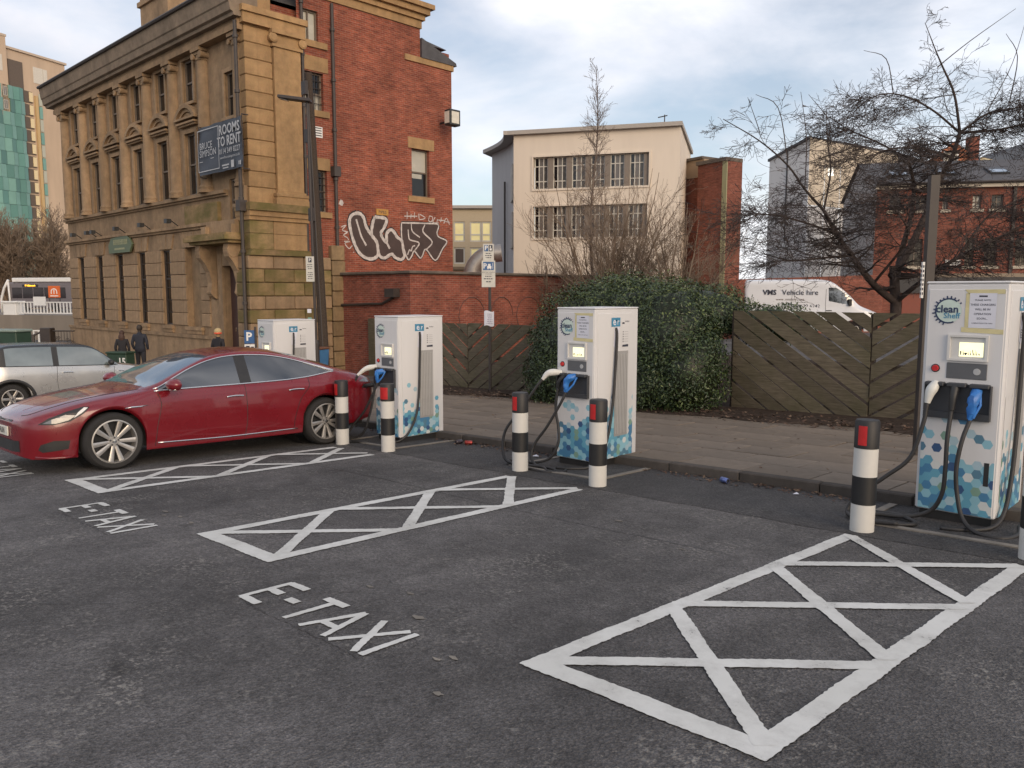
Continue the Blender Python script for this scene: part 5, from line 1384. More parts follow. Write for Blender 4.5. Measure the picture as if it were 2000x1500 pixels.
for (b0, b1, e, m_) in ((4.48, 4.739, .30, 'stoneM'), (4.30, 4.479, .22, 'stoneB'), (4.16, 4.299, .16, 'stoneB')):
    mb = MB(); FB.box(mb, .07-e*.3, 2.28+e*.3, b0, b1, -.7, .1+e); bpart(mb, 'moulding', M[m_])
for (a0, a1) in ((.06, .95), (.95, 2.28)):
    for (b0, b1) in ((3.72, 4.155), (3.18, 3.715)): block(FB, a0, a1-.012, b0, b1, -.7, .2, M['stoneB'] if a0 > .5 else M['stoneM'])
mb = MB(); FB.prism(mb, [(-.04, 2.98), (2.45, 2.98), (2.30, 3.175), (.06, 3.175)], -.7, .32); bpart(mb, 'weathered_ledge', M['stoneM'])
for j in range(10):
    b0 = -1.68+j*.466; mt = M['stoneM'] if j in (5, 7, 8) else M['stoneA']
    cuts = (-.04, .9, 2.1, 3.24) if j % 2 else (-.04, .55, 1.7, 3.24)
    for k in range(3): block(FB, cuts[k], cuts[k+1]-.014, b0+.01, b0+.456, -.7, .22, mt, bev=.03)
mb = MB(); FB.box(mb, .02, 3.2, -2.4, 2.97, -.6, .14); bpart(mb, 'base_core', M['stoneA'])
rnd = random.Random(8)
for j in range(9):
    b0 = -1.6+j*.56; block(FB, 3.26, 3.92+rnd.uniform(-.10, .14), b0+.008, b0+.55, -.2, .24+rnd.uniform(-.03, .03), M['stoneR'], 'quoin_stone', .03)
# pipes and cables on the gable
def pipe(F, a, b0, b1, c, r, brackets=True, hopper=None):
    mb = MB(); mb.tube([F.P(a, b0, c), F.P(a, b1, c)], r, 10)
    z = b0+.8
    while brackets and z < b1: p = F.P(a, z, c); mb.lathe([(r*1.05, -.06), (r*1.5, -.05), (r*1.5, .05), (r*1.05, .06)], p, 10); z += 1.75
    if hopper: p = F.P(a, hopper, c); mb.box(p[0]-.14, p[0]+.14, p[1]-.14, p[1]+.14, p[2]-.16, p[2]+.2)
    return bpart(mb, 'drainpipe', M['pipe'], smooth=True)
pipe(FB, 3.58, 3.3, 12.0, .12, .06, hopper=6.1); pipe(FB, 2.30, 2.2, 11.9, .16, .055); pipe(FA, .0, -1.2, 10.6, .36, .06, hopper=4.6)
mb = MB()
for (a, r) in ((2.52, .016), (2.60, .014)): mb.tube([FB.P(a, 0, .1), FB.P(a, 8.3, .1)], r, 5)
bpart(mb, 'wall_cable', M['pipe'])
for (a0, a1, b0, b1) in ((1.98, 2.24, 8.84, 9.2), (2.74, 3.12, 7.26, 7.64)):
    mb = MB(); FB.box(mb, a0, a1, b0, b1, -.01, .03); v_ = bpart(mb, 'air_vent', M['white'])
    for k in range(4): mb = MB(); z = lerp(b0, b1, (k+.6)/4.4); FB.box(mb, a0+.04, a1-.04, z, z+.035, .031, .034); mb.build('slot', M['dgrey'], v_)
mb = MB(); FB.box(mb, 5.45, 6.02, 4.70, 4.93, 0, .03); yp = bpart(mb, 'yellow_plate', plain('yellow plate', (.42,.22,.05), .6))
mb = MB(); mb.text('PIPES', FB.P(5.735, 4.81, .032), (0,1,0), (0,0,1), .17); mb.build('plate_lettering', M['ink'], yp)
mb = MB(); p = FB.P(8.75, 8.6, .0); mb.tube([p, (p[0]+.35, p[1], p[2]), (p[0]+.75, p[1], p[2]-.05)], .045, 6); mb.box(p[0]+.6, p[0]+.95, p[1]-.28, p[1]+.28, p[2]-.2, p[2]+.42); fl = bpart(mb, 'floodlight', M['black'], bevel=.02)
mb = MB(); mb.poly([(p[0]+.953, p[1]-.2, p[2]-.12), (p[0]+.953, p[1]+.2, p[2]-.12), (p[0]+.953, p[1]+.2, p[2]+.34), (p[0]+.953, p[1]-.2, p[2]+.34)]); mb.box(p[0]+.62, p[0]+.9, p[1]-.29, p[1]-.283, p[2]-.12, p[2]+.34); mb.build('lens', plain('lamp glass', (.62,.58,.5), .2), fl)
# graffiti
G = {
    'O': [(4.56,4.7),(4.34,4.62),(4.21,4.41),(4.24,4.09),(4.34,3.73),(4.47,3.44),(4.63,3.21),(4.86,3.06),(5.17,3.0),(5.41,3.08),(5.5,3.22),(5.49,3.48),(5.42,3.69),(5.25,3.87),(5.08,4.05),(4.94,4.27),(4.87,4.52),(4.73,4.67)],
    'L': [(5.38,4.61),(5.82,4.6),(5.94,4.49),(5.78,4.18),(5.66,4.03),(5.72,3.84),(5.92,3.66),(5.93,4.0),(6.14,4.17),(6.32,4.06),(6.44,3.9),(6.68,3.75),(6.74,3.41),(6.8,3.17),(6.61,3.02),(6.33,3.1),(6.15,3.22),(5.82,3.06),(5.58,3.13),(5.5,3.36),(5.45,3.67),(5.22,3.91),(5.26,4.33)],
    'A': [(6.67,4.47),(6.66,4.13),(6.68,3.84),(6.77,3.46),(6.98,3.03),(7.17,3.18),(7.3,3.38),(7.59,3.12),(7.72,3.2),(7.92,3.48),(8.41,3.04),(8.82,3.54),(9.06,3.85),(8.62,4.01),(8.52,4.18),(8.59,4.51),(7.9,4.52)]}
GS = [([(4.51,4.47),(4.6,4.2),(4.73,3.84),(4.95,3.5)], .07), ([(5.92,3.66),(6.07,3.43)], .09), ([(7.0,4.22),(7.03,3.91),(7.12,3.81),(7.56,3.71),(7.3,3.38)], .055), ([(7.16,4.45),(7.22,4.16),(7.6,3.94)], .05), ([(7.87,4.47),(7.77,4.17),(8.25,3.79),(7.92,3.45)], .06), ([(6.95,3.22),(7.05,3.42),(7.14,3.38),(7.21,3.55),(7.34,3.6)], .05)]
GT = [[(6.83,4.74),(7.49,4.78)],[(6.97,4.92),(6.96,4.63)],[(7.17,4.84),(7.15,4.67)],[(7.35,4.92),(7.33,4.69)],[(7.57,4.89),(7.6,4.66),(7.9,4.74),(7.62,4.87)],[(8.13,4.84),(8.08,4.65),(8.23,4.61),(8.3,4.79),(8.13,4.84)],[(8.43,4.8),(8.31,4.59),(8.63,4.58)],[(8.56,4.74),(8.53,4.63)],[(8.77,4.82),(8.73,4.62)],[(8.6,4.7),(8.97,4.7)],[(8.9,4.58),(9.05,4.8),(9.22,4.55)],[(8.97,4.66),(9.24,4.65)],
      [(3.83,4.14),(4.05,4.22),(3.88,4.03),(4.1,3.97),(3.96,3.87)],[(4.13,3.99),(3.93,3.85),(4.09,3.76),(4.15,3.68)],[(3.95,3.62),(4.2,3.62),(3.98,3.55),(4.16,3.36),(4.31,3.48)],[(4.35,3.24),(4.39,3.22)]]
def ribbon(mb, pts, w, c, closed=False, jit=.006):
    P = [Vector((a, b, 0)) for a, b in pts]
    if closed: P = P+[P[0]]
    if len(P) > 2: P = spline(P, 4)
    L_, R_ = [], []
    for i, p in enumerate(P):
        d = (P[min(i+1, len(P)-1)]-P[max(i-1, 0)]); d.normalize(); n = Vector((-d.y, d.x, 0)); ww = w*.5*random.uniform(.82, 1.18)
        L_.append(p+n*ww); R_.append(p-n*ww)
    for i in range(len(P)-1): FB.poly(mb, [(v.x, v.y) for v in (L_[i], L_[i+1], R_[i+1], R_[i])], c)
gf = empty('graffiti', FB.P(6.6, 3.0, .01), 0, 'large dark graffiti letters with white outline sprayed on the brick gable', 'graffiti')
def gpart(mb, name, mat, p=None):
    o = mb.build(name, mat, p or gf); o.location = -Vector(gf.location); return o
for i, k in enumerate('OLA'):
    sm = [(v.x, v.y) for v in spline([(a, b, 0) for a, b in G[k]+[G[k][0]]], 3)] if k != 'A' else G[k]
    mb = MB(); FB.poly(mb, sm, .006+i*.0012); gpart(mb, 'letter_fill', M['graf'])
    mb = MB(); ribbon(mb, G[k], .22 if k != 'A' else .13, .004+i*.0003, True); gpart(mb, 'black_edge', M['grafk'])
    mb = MB(); ribbon(mb, G[k], .125 if k != 'A' else .06, .010+i*.0012, True); gpart(mb, 'white_outline', M['grafw'])
for i, (p, w) in enumerate(GS): mb = MB(); ribbon(mb, p, w, .0145+i*.0005); gpart(mb, 'white_stroke', M['grafw'])
mb = MB()
for i, p in enumerate(GT): ribbon(mb, p, .035, .006+.0004*i)
tag(gpart(mb, 'scrawled_tag', M['grafw']), kind='stuff')
mb = MB(); FB.poly(mb, [(3.86+.14*math.cos(k*.9)*random.uniform(.5,1), 5.02+.14*math.sin(k*.9)*random.uniform(.5,1)) for k in range(7)], .004)
gpart(mb, 'paint_splash', M['grafw'])
# banner
bn = empty('rental_banner', FA.P(-1.4, 5.8, .42), 0, 'dark blue-grey banner with white lettering hung on the stone front', 'banner')
mb = MB(); N, K = 24, 10
for j in range(K+1):
    for i in range(N+1):
        a = lerp(-2.80, .40, i/N); b = lerp(5.85, 7.50, j/K); c = .45+.025*math.sin(i*.9+j*.5)+.02*math.sin(i*.37-j*.9)
        p = Vector(FA.P(a, b, c))-Vector(bn.location); mb.v.append(tuple(p))
mb.f = [[j*(N+1)+i, j*(N+1)+i+1, (j+1)*(N+1)+i+1, (j+1)*(N+1)+i] for j in range(K) for i in range(N)]; mb.m = [0]*len(mb.f)
cl = mb.build('cloth', M['banner'], bn, smooth='all')
mb = MB(); Q = lambda a, b: tuple(Vector(FA.P(a+.22, b, .505))-Vector(bn.location))
X, Z = (1,0,0), (0,0,1)
mb.text('ROOMS', Q(-.62, 7.18), X, Z, .46, bold=.02, sx=.92); mb.text('TO RENT', Q(-.66, 6.80), X, Z, .46, bold=.02, sx=.86); mb.text('0114 349 8227', Q(-.63, 6.48), X, Z, .25, bold=.005, sx=.98); mb.text('www.brucesimpson.co.uk', Q(-.63, 6.28), X, Z, .13, sx=1.02)
mb.text('BRUCE', Q(-2.35, 6.82), X, Z, .33, sx=.95); mb.text('SIMPSON', Q(-2.22, 6.56), X, Z, .33, sx=.95)
for (a, b, w, h) in ((-2.75, 6.3, .25, .02), (-1.9, 6.36, .25, .02), (-.95, 6.02, .5, .05), (-.95, 5.93, .4, .04), (-.45, 6.02, .2, .24), (.0, 6.0, .07, .12), (.1, 6.0, .07, .14)): mb.poly([Q(a-w/2, b-h/2), Q(a+w/2, b-h/2), Q(a+w/2, b+h/2), Q(a-w/2, b+h/2)])
for (a0, a1, b0, b1) in ((-2.95, -1.42, 7.36, 7.39), (-2.95, -1.42, 5.95, 5.98), (-2.98, -2.95, 5.95, 7.39), (-1.42, -1.39, 5.95, 7.39)): mb.poly([Q(a0, b0), Q(a1, b0), Q(a1, b1), Q(a0, b1)])
tag(mb.build('lettering', M['bprint'], cl), kind='stuff')
for a in (-2.78, .37):
    mb = MB(); mb.tube([Vector(FA.P(a, 5.8, .2))-Vector(bn.location), Vector(FA.P(a, 5.8, .44))-Vector(bn.location)], .02, 6); mb.tube([Vector(FA.P(a, 7.55, .2))-Vector(bn.location), Vector(FA.P(a, 7.55, .44))-Vector(bn.location)], .02, 6); mb.tube([Vector(FA.P(a, 5.8, .43))-Vector(bn.location), Vector(FA.P(a, 7.55, .43))-Vector(bn.location)], .02, 6); mb.build('frame_tube', M['iron'], bn)
# ------------------------------------------------------------------ buildings behind
class Bld:
    """a building with its own frame: local x runs along the front from left to right, y goes away from the viewer, z is up"""
    def __init__(s, name, p0, p1, z, label, cat='building'):
        d = Vector((p1[0]-p0[0], p1[1]-p0[1], 0)); s.W = d.length
        s.o = empty(name, (p0[0], p0[1], z), math.atan2(d.y, d.x), label, cat)
    def part(s, mb, name, mat, parent=None, **k): return mb.build(name, mat, parent or s.o, **k)
    def local(s, p):
        v = Vector((p[0], p[1], 0))-Vector((s.o.location.x, s.o.location.y, 0)); v.rotate(Matrix.Rotation(-s.o.rotation_euler.z, 3, 'Z')); return (v.x, v.y)
def xz_wall(mb, x0, x1, z0, z1, holes, depth, y=0.0):
    X = sorted(set([x0, x1]+[h[0] for h in holes]+[h[1] for h in holes])); Z = sorted(set([z0, z1]+[h[2] for h in holes]+[h[3] for h in holes]))
    for i in range(len(X)-1):
        for j in range(len(Z)-1):
            a, b = (X[i]+X[i+1])/2, (Z[j]+Z[j+1])/2
            if any(h[0] < a < h[1] and h[2] < b < h[3] for h in holes): continue
            mb.poly([(X[i],y,Z[j]),(X[i+1],y,Z[j]),(X[i+1],y,Z[j+1]),(X[i],y,Z[j+1])])
    for h in holes:
        for (p, q) in (((h[0],h[2]),(h[0],h[3])), ((h[1],h[2]),(h[1],h[3])), ((h[0],h[2]),(h[1],h[2])), ((h[0],h[3]),(h[1],h[3]))):
            mb.poly([(p[0],y,p[1]),(q[0],y,q[1]),(q[0],y+depth,q[1]),(p[0],y+depth,p[1])])
def xz_window(B, h, y, fm, gm, cols=2, rows=1, bar=.06, name='window', split=None):
    x0, x1, z0, z1 = h; mb = MB(); f = bar
    mb.box(x0, x1, y-.05, y, z0, z0+f); mb.box(x0, x1, y-.05, y, z1-f, z1); mb.box(x0, x0+f, y-.05, y, z0+f, z1-f); mb.box(x1-f, x1, y-.05, y, z0+f, z1-f)
    for k in range(1, cols): a = lerp(x0, x1, k/cols); mb.box(a-f/2, a+f/2, y-.045, y, z0+f, z1-f)
    zz = [z0+f] + [lerp(z0, z1, t) for t in (split or [r/rows for r in range(1, rows)])] + [z1-f]
    for z in zz[1:-1]: mb.box(x0+f, x1-f, y-.042, y, z-f/2, z+f/2)
    w = B.part(mb, name, fm)
    for k in range(cols):
        for r in range(len(zz)-1):
            a0, a1 = lerp(x0, x1, k/cols)+.02, lerp(x0, x1, (k+1)/cols)-.02
            mb = MB(); mb.poly([(a0, y-.01, zz[r]), (a1, y-.01, zz[r]), (a1, y-.01, zz[r+1]), (a0, y-.01, zz[r+1])]); B.part(mb, 'pane', gm[(k*7+r*3) % len(gm)], w)
    return w

# ---- low brick outbuilding with coping beside the gable
ob_ = empty('brick_outbuilding', (-21.4, 17.2, -1.2), 0, 'low red brick outbuilding with dark stone coping behind the fence', 'building')
mb = MB(); x1 = 0.0; top = 3.55
mb.poly([(-4.15, 0, -.6), (0, 0, -.6), (0, 0, top), (-4.15, 0, top)]); mb.poly([(0, 0, -.6), (0, 13, -.6), (0, 13, top), (0, 0, top)]); mb.poly([(-4.15, 0, top), (0, 0, top), (0, 13, top), (-4.15, 13, top)])
mb.build('wall', M['brick2'], ob_)
mb = MB(); mb.box(-4.15, .12, -.12, .4, top+.002, top+.10); mb.build('coping', M['coping'], ob_, bevel=.02)
mb = MB(); mb.box(-.4, .121, .402, 13, top+.002, top+.098); mb.build('coping', M['coping'], ob_, bevel=.02)
mb = MB(); mb.box(-2.1, -1.75, -.25, -.02, -.4, 2.0); mb.build('timber_post', M['wood'], ob_)
mb = MB(); mb.tube([(-4.1, -.08, 2.45), (-1.5, -.08, 2.52), (-.9, -.08, 2.72)], .05, 6); mb.box(-1.05, -.55, -.3, -.02, 2.75, 3.05); mb.build('pipework', M['iron'], ob_)
mb = MB(); rr = random.Random(5)
for (y0_, w) in ((2.2, 1.3), (3.8, 1.2), (5.2, 1.4)):
    pts = [(.012, y0_+w*(.5+.5*math.cos(a)), 2.05+.7*math.sin(a)) for a in [k*.45 for k in range(14)]]; mb.tube(pts, .02, 4)
tag(mb.build('faded_tag', plain('faded spray', (.12,.055,.045), .9), ob_), kind='stuff')
# curved silver duct on its roof
dp = at(938, 33.5); mb = MB()
dx, dy = dp
e1 = Vector((CA, SA, 0))    # screen-right direction in plan
c0 = Vector((dx, dy, 2.4))
mb.tube(spline([c0-e1*.35, c0+Vector((0,0,.45))-e1*.2, c0+Vector((0,0,.85))+e1*.25, c0+Vector((0,0,.95))+e1*.9], 5), .36, 14)
tag(mb.build('roof_duct', M['steel'], smooth=True), 'bent galvanised ventilation duct on the low brick roof', 'duct')

# ---- cream modernist block
B = Bld('cream_block', at(1003, 46.0), at(1320, 43.5), -.6, 'cream flat-roofed three-storey block with metal window bands behind the bare shrubs')
W = B.W; H = 11.05
h1, h2 = (1.15, 7.55, 8.05, 9.80), (1.15, 7.5, 5.35, 7.10)
mb = MB(); xz_wall(mb, 0, W, -1, H, [h1, h2], .25); B.part(mb, 'front_wall', M['render'])
mb = MB(); mb.poly([(W, 0, -1), (W, 9, -1), (W, 9, H), (W, 0, H)]); mb.poly([(0, 0, H), (W, 0, H), (W, 9, H), (0, 9, H)]); B.part(mb, 'side_wall', M['render'])
for (x0, x1, z0, z1) in (h1, h2):
    mb = MB(); f = .10
    mb.box(x0-f, x1+f, -.06, .05, z0-f, z0); mb.box(x0-f, x1+f, -.06, .05, z1, z1+f); mb.box(x0-f, x0, -.06, .05, z0, z1); mb.box(x1, x1+f, -.06, .05, z0, z1); B.part(mb, 'window_surround', M['render'])
    n = 6; seg = (x1-x0)/n
    for k in range(n):
        a0 = x0+seg*k+.03; a1 = a0+seg*.72
        mb = MB(); mb.box(a1, min(x1, x0+seg*(k+1)+.03), .10, .22, z0, z1); B.part(mb, 'pier', plain_cache('window pier', (.20,.17,.145), .8))
        w = xz_window(B, (a0, a1, z0, z1), .24, M['framew'], [M['glassw'], plain_cache('dusty pane', (.13,.12,.115), .3), plain_cache('dim pane', (.06,.058,.056), .25)], 3, 1, .05, split=(.25, .72))
# left wall, curved in plan, with two windows and a swooping eave
p2 = B.local(at(962, 52.0)); mb = MB(); N = 8; cur = []
for k in range(N+1):
    t = k/N; cur.append((lerp(0, p2[0], t)+.55*math.sin(math.pi*t)*.9, lerp(0, p2[1], t)+.0*t))
for k in range(N): mb.poly([(cur[k+1][0], cur[k+1][1], -1), (cur[k][0], cur[k][1], -1), (cur[k][0], cur[k][1], H), (cur[k+1][0], cur[k+1][1], H)])
B.part(mb, 'curved_wall', M['renderg'])
mb = MB(); ov = [(c[0]-.5, c[1]-.35) for c in cur]
lo, hi = H+.002, H+.22
P = [(W+.10, -.28), (ov[0][0]+.2, -.28)] + ov[0:] + [(p2[0], 12), (W+.15, 9)]
mb.prism([(a, b, lo) for a, b in P], (0, 0, hi-lo)); B.part(mb, 'roof_slab', plain_cache('pale roof edge', (.36,.33,.30), .7))
for (z0, z1) in ((7.6, 9.6), (4.9, 6.9)):
    a, b = cur[1], cur[3]; nn = Vector((a[1]-b[1], b[0]-a[0], 0)).normalized()*(-.03)
    if nn.x > 0: nn = -nn
    mb = MB(); mb.poly([(b[0]+nn.x, b[1]+nn.y, z0), (a[0]+nn.x, a[1]+nn.y, z0), (a[0]+nn.x, a[1]+nn.y, z1), (b[0]+nn.x, b[1]+nn.y, z1)]); w = B.part(mb, 'window', M['glassw'])
    mb = MB(); d = Vector((b[0]-a[0], b[1]-a[1], 0))
    for t in (0, .33, .66, 1): q = Vector((a[0]+nn.x*2, a[1]+nn.y*2, 0))+d*t; mb.tube([(q.x, q.y, z0), (q.x, q.y, z1)], .05, 4)
    for z in (z0, lerp(z0, z1, .6), z1): mb.tube([(a[0]+nn.x*2, a[1]+nn.y*2, z), (b[0]+nn.x*2, b[1]+nn.y*2, z)], .05, 4)
    B.part(mb, 'frame', M['framew'], w)
mb = MB(); mb.tube([(cur[5][0]-.1, cur[5][1]-.1, -1), (cur[5][0]-.1, cur[5][1]-.1, 9)], .06, 6); B.part(mb, 'drainpipe', M['pipe'])
mb = MB(); mb.tube([(W-.9, .5, H), (W-.9, .5, H+.75)], .03, 5); mb.tube([(W-1.25, .5, H+.62), (W-.75, .5, H+.7)], .03, 5); B.part(mb, 'aerial', M['iron'])
mb = MB(); mb.box(.0, 4.2, -.25, -.02, -.5, 2.2); B.part(mb, 'lower_sign_band', plain_cache('dark shop band', (.035,.03,.03), .6))

# ---- brick wing right of the cream block
B = Bld('brick_wing', at(1322, 49.0), at(1426, 45.5), -.6, 'plain red brick block with pale edge strip right of the cream block'); W = B.W
mb = MB(); xz_wall(mb, 0, W*.45, -1, 10.0, [], 0); mb.poly([(0,0,10.0),(W*.45,0,10.0),(W*.45,1.5,10.0),(0,1.5,10.0)]); B.part(mb, 'rear_wall', M['brick3'])
mb = MB(); mb.box(0, W*.46, -.1, .3, 9.0, 10.0); B.part(mb, 'stone_band', plain_cache('buff band', (.30,.22,.15), .85))
mb = MB(); mb.box(W*.47, W-.02, -.6, .6, -1, 9.55); B.part(mb, 'front_wall', M['brick3'])
mb = MB(); mb.box(W*.46, W, -.75, .6, 9.552, 9.75); mb.box(-.1, W*.459, -.25, 1.5, 10.002, 10.15); B.part(mb, 'coping', M['coping'])
mb = MB(); mb.box(W-.349, W-.02, -.66, -.602, -1, 9.551); B.part(mb, 'edge_strip', plain_cache('pale green strip', (.30,.29,.17), .7))
mb = MB(); mb.tube([(W*.46, -.1, 0), (W*.46, -.1, 9.6)], .06, 6); B.part(mb, 'drainpipe', M['pipe'])

# ---- grey clad hall
B = Bld('grey_hall', at(1491, 60.0), at(1566, 57.0), -.6, 'large grey clad hall with beige upper side behind the bare tree'); W = B.W
mb = MB(); mb.add([(0,0,-1),(W,0,-1),(W,0,12.9),(0,0,11.9)], [[0,1,2,3]]); B.part(mb, 'end_wall', M['clad'])
q = B.local(at(1735, 64.0)); dd = Vector((q[0]-W, q[1], 0)); n_ = 6
for k in range(n_):
    a, b = Vector((W, 0, 0))+dd*(k/n_)+dd.normalized()*.02, Vector((W, 0, 0))+dd*((k+1)/n_)-dd.normalized()*.02
    for (z0, z1, m_) in ((-1, 8.4, 'clad'), (8.43, 13.0, 'cladb')):
        mb = MB(); mb.poly([(a.x, a.y, z0), (b.x, b.y, z0), (b.x, b.y, z1), (a.x, a.y, z1)]); B.part(mb, 'cladding_panel', M[m_])
mb = MB(); b = Vector((W, 0, 0))+dd
mb.prism([(-.1,-.1,11.85), (W,-.15,12.92), (b.x,b.y-.2,13.05), (b.x-3,b.y+12,13.05), (-.1+2, 14, 11.95)], (0,0,.18)); B.part(mb, 'roof', M['slate'])
mb = MB(); mb.box(W*.45, W*.48, -.05, 0, 6, 12.4); B.part(mb, 'wall_joint', M['dgrey'])
mb = MB(); c = Vector((W, 0, 0))+dd*.22; mb.box(c.x-.35, c.x+.35, c.y-.25, c.y-.05, 10.6, 11.2); B.part(mb, 'wall_light', emis_mat('wall light', (.95,.9,.8), 1.2))

# ---- long red brick shops with slate roof
B = Bld('brick_shops', at(1698, 45.0), at(2090, 43.0), -.3, 'long red brick building with slate roof and rooflights behind the tree at right'); W = B.W
mb = MB(); hs = []
def bx(px): return (px-1698)/(2090-1698)*W
up = [(1724,1748),(1776,1798),(1829,1840),(1887,1904),(1923,1946),(1987,2006),(2030,2050)]
for (a, b) in up: hs.append((bx(a), bx(b), 6.50, 7.25))
lw = [(1765,1795),(1878,1896),(1915,1940),(1975,2000),(2035,2060)]
for (a, b) in lw: hs.append((bx(a), bx(b), 3.45, 4.95))
EV = 7.80
xz_wall(mb, 0, W, -1, EV, hs, .2); B.part(mb, 'front_wall', M['brick3'])
mb = MB(); mb.poly([(0, 0, -1), (0, 9, -1), (0, 9, EV), (0, 4.5, 9.6), (0, 0, EV)]); B.part(mb, 'gable_wall', plain_cache('pale gable render', (.33,.31,.30), .8))
for k, h in enumerate(hs):
    xz_window(B, h, .2, M['frame'], [M['glassb']] if k in (2, 3) else [M['glassw']], 2, 1, .05, split=(.5,))
    mb = MB(); mb.box(h[0]-.12, h[1]+.12, -.10, .02, h[2]-.16, h[2]); B.part(mb, 'sill', plain_cache('pale sill', (.42,.37,.30), .8))
mb = MB(); mb.add([(-.15, -.35, EV+.08), (W+.2, -.35, EV+.08), (W+.2, 4.5, 9.75), (-.15, 4.5, 9.75), (W+.2, 9.3, EV+.08), (-.15, 9.3, EV+.08)], [[0,1,2,3],[3,2,4,5]]); rf = B.part(mb, 'roof', M['slate'])
mb = MB(); mb.box(-.1, W+.1, -.30, .02, EV-.16, EV+.02); B.part(mb, 'eaves_board', plain_cache('cream eaves', (.45,.40,.33), .7))
mb = MB(); mb.tube([(-.1, -.42, EV+.10), (W+.1, -.42, EV+.10)], .07, 6); B.part(mb, 'gutter', M['iron'])
for px in (1735, 1833, 1935, 2040):
    a = bx(px); t0, t1 = .32, .58; y0_, z0_ = lerp(-.35, 4.5, t0), lerp(EV+.08, 9.75, t0); y1_, z1_ = lerp(-.35, 4.5, t1), lerp(EV+.08, 9.75, t1)
    mb = MB(); mb.prism([(a, y0_, z0_), (a+.95, y0_, z0_), (a+.95, y1_, z1_), (a, y1_, z1_)], (0, -.05, .09)); rl = B.part(mb, 'rooflight', M['dgrey'], rf)
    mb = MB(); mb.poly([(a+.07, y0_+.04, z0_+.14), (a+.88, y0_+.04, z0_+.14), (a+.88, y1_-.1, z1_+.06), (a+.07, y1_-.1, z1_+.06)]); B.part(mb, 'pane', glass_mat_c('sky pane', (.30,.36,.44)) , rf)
mb = MB(); mb.box(bx(1963), bx(1969), -.12, -.0, .5, EV-.2); B.part(mb, 'drainpipe', M['iron'])
mb = MB(); mb.box(bx(1745), W, -.18, .02, 2.85, 3.05); B.part(mb, 'shop_cornice', plain_cache('buff cornice', (.24,.19,.14), .8))
mb = MB(); mb.box(bx(1745), W, -.25, .01, 2.0, 2.848); sf = B.part(mb, 'shop_fascia', plain_cache('dark shop fascia', (.022,.021,.024), .5))
mb = MB(); mb.text('The Peaks', (bx(1908), -.256, 2.38), (1,0,0), (0,0,1), .28, bold=.02); a = bx(1887); mb.add([(a-.2,-.256,2.27),(a,-.256,2.54),(a+.2,-.256,2.27),(a+.14,-.256,2.27),(a,-.256,2.47),(a-.14,-.256,2.27)], [[0,5,4,1],[1,4,3,2]]); mb.build('lit_lettering', M['signgreen'], sf)
mb = MB(); mb.text('179', (bx(1826), -.256, 2.42), (1,0,0), (0,0,1), .34, bold=.02); mb.build('shop_number', plain_cache('grey letters', (.35,.35,.36), .6), sf)
for k, (a, b) in enumerate(((1760,1800),(1806,1850),(1856,1905),(1912,1960),(1968,2020))):
    mb = MB(); mb.box(bx(a), bx(b), -.05, .03, -.6, 1.95); B.part(mb, 'shop_window', M['glassw'] if k % 2 else plain_cache('rust shopfront', (.20,.05,.03), .6))
mb = MB(); mb.box(bx(1841), bx(1870), -.06, .0, 3.5, 3.8); B.part(mb, 'white_board', M['white'])
# gable with low sun painted into its brick, roofs rising behind
B2 = Bld('gabled_rear_range', at(1790, 58.0), at(2060, 57.0), -.3, 'sunlit orange brick gable with white cross window rising behind the slate roof'); W = B2.W
mb = MB(); mb.add([(0,0,8),(3.6,0,8),(3.6,0,11.2),(1.8,0,12.6),(0,0,11.2)], [[0,1,2,3,4]]); B2.part(mb, 'gable', plain_cache('sunlit orange brick', (.40,.15,.075), .8))
xz_window(B2, (1.1, 2.1, 9.4, 11.9), -.02, M['white'], [M['glassb']], 2, 1, .1, split=(.6,))
mb = MB(); mb.box(2.75, 3.35, -.3, .5, 11, 12.9); B2.part(mb, 'chimney', M['brick3'])
mb = MB(); mb.add([(3.6,0,8),(9.4,0,8),(9.4,0,10.1),(3.6,0,11.5)], [[0,1,2,3]]); B2.part(mb, 'cream_wall', plain_cache('cream plaster', (.50,.43,.28), .8))
B3 = Bld('slate_barn', at(1845, 66.0), at(2120, 62.0), -.3, 'dark slate roofed building at the upper right, far behind the tree'); W = B3.W
mb = MB(); mb.add([(0,0,11.9),(W,-1,11.3),(W,5,15.6),(2.5,5,13.6)], [[0,1,2,3]]); mb.add([(0,.1,8),(W,-.9,8),(W,-.9,11.3),(0,.1,11.9)], [[0,1,2,3]]); B3.part(mb, 'roof', plain_cache('distant slate', (.075,.082,.095), .7))
# pale car-park roofs and low brick wall beyond the hedge
mb = MB(); (ax, ay), (bx_, by_) = at(1418, 37), at(1720, 40)
mb.prism([(ax, ay, -.3), (bx_, by_, -.3), (bx_, by_, 2.6), (ax, ay, 2.3)], (-.2, .25, 0)); tag(mb.build('street_wall', M['brick3']), 'low red brick wall behind the white van', 'wall')

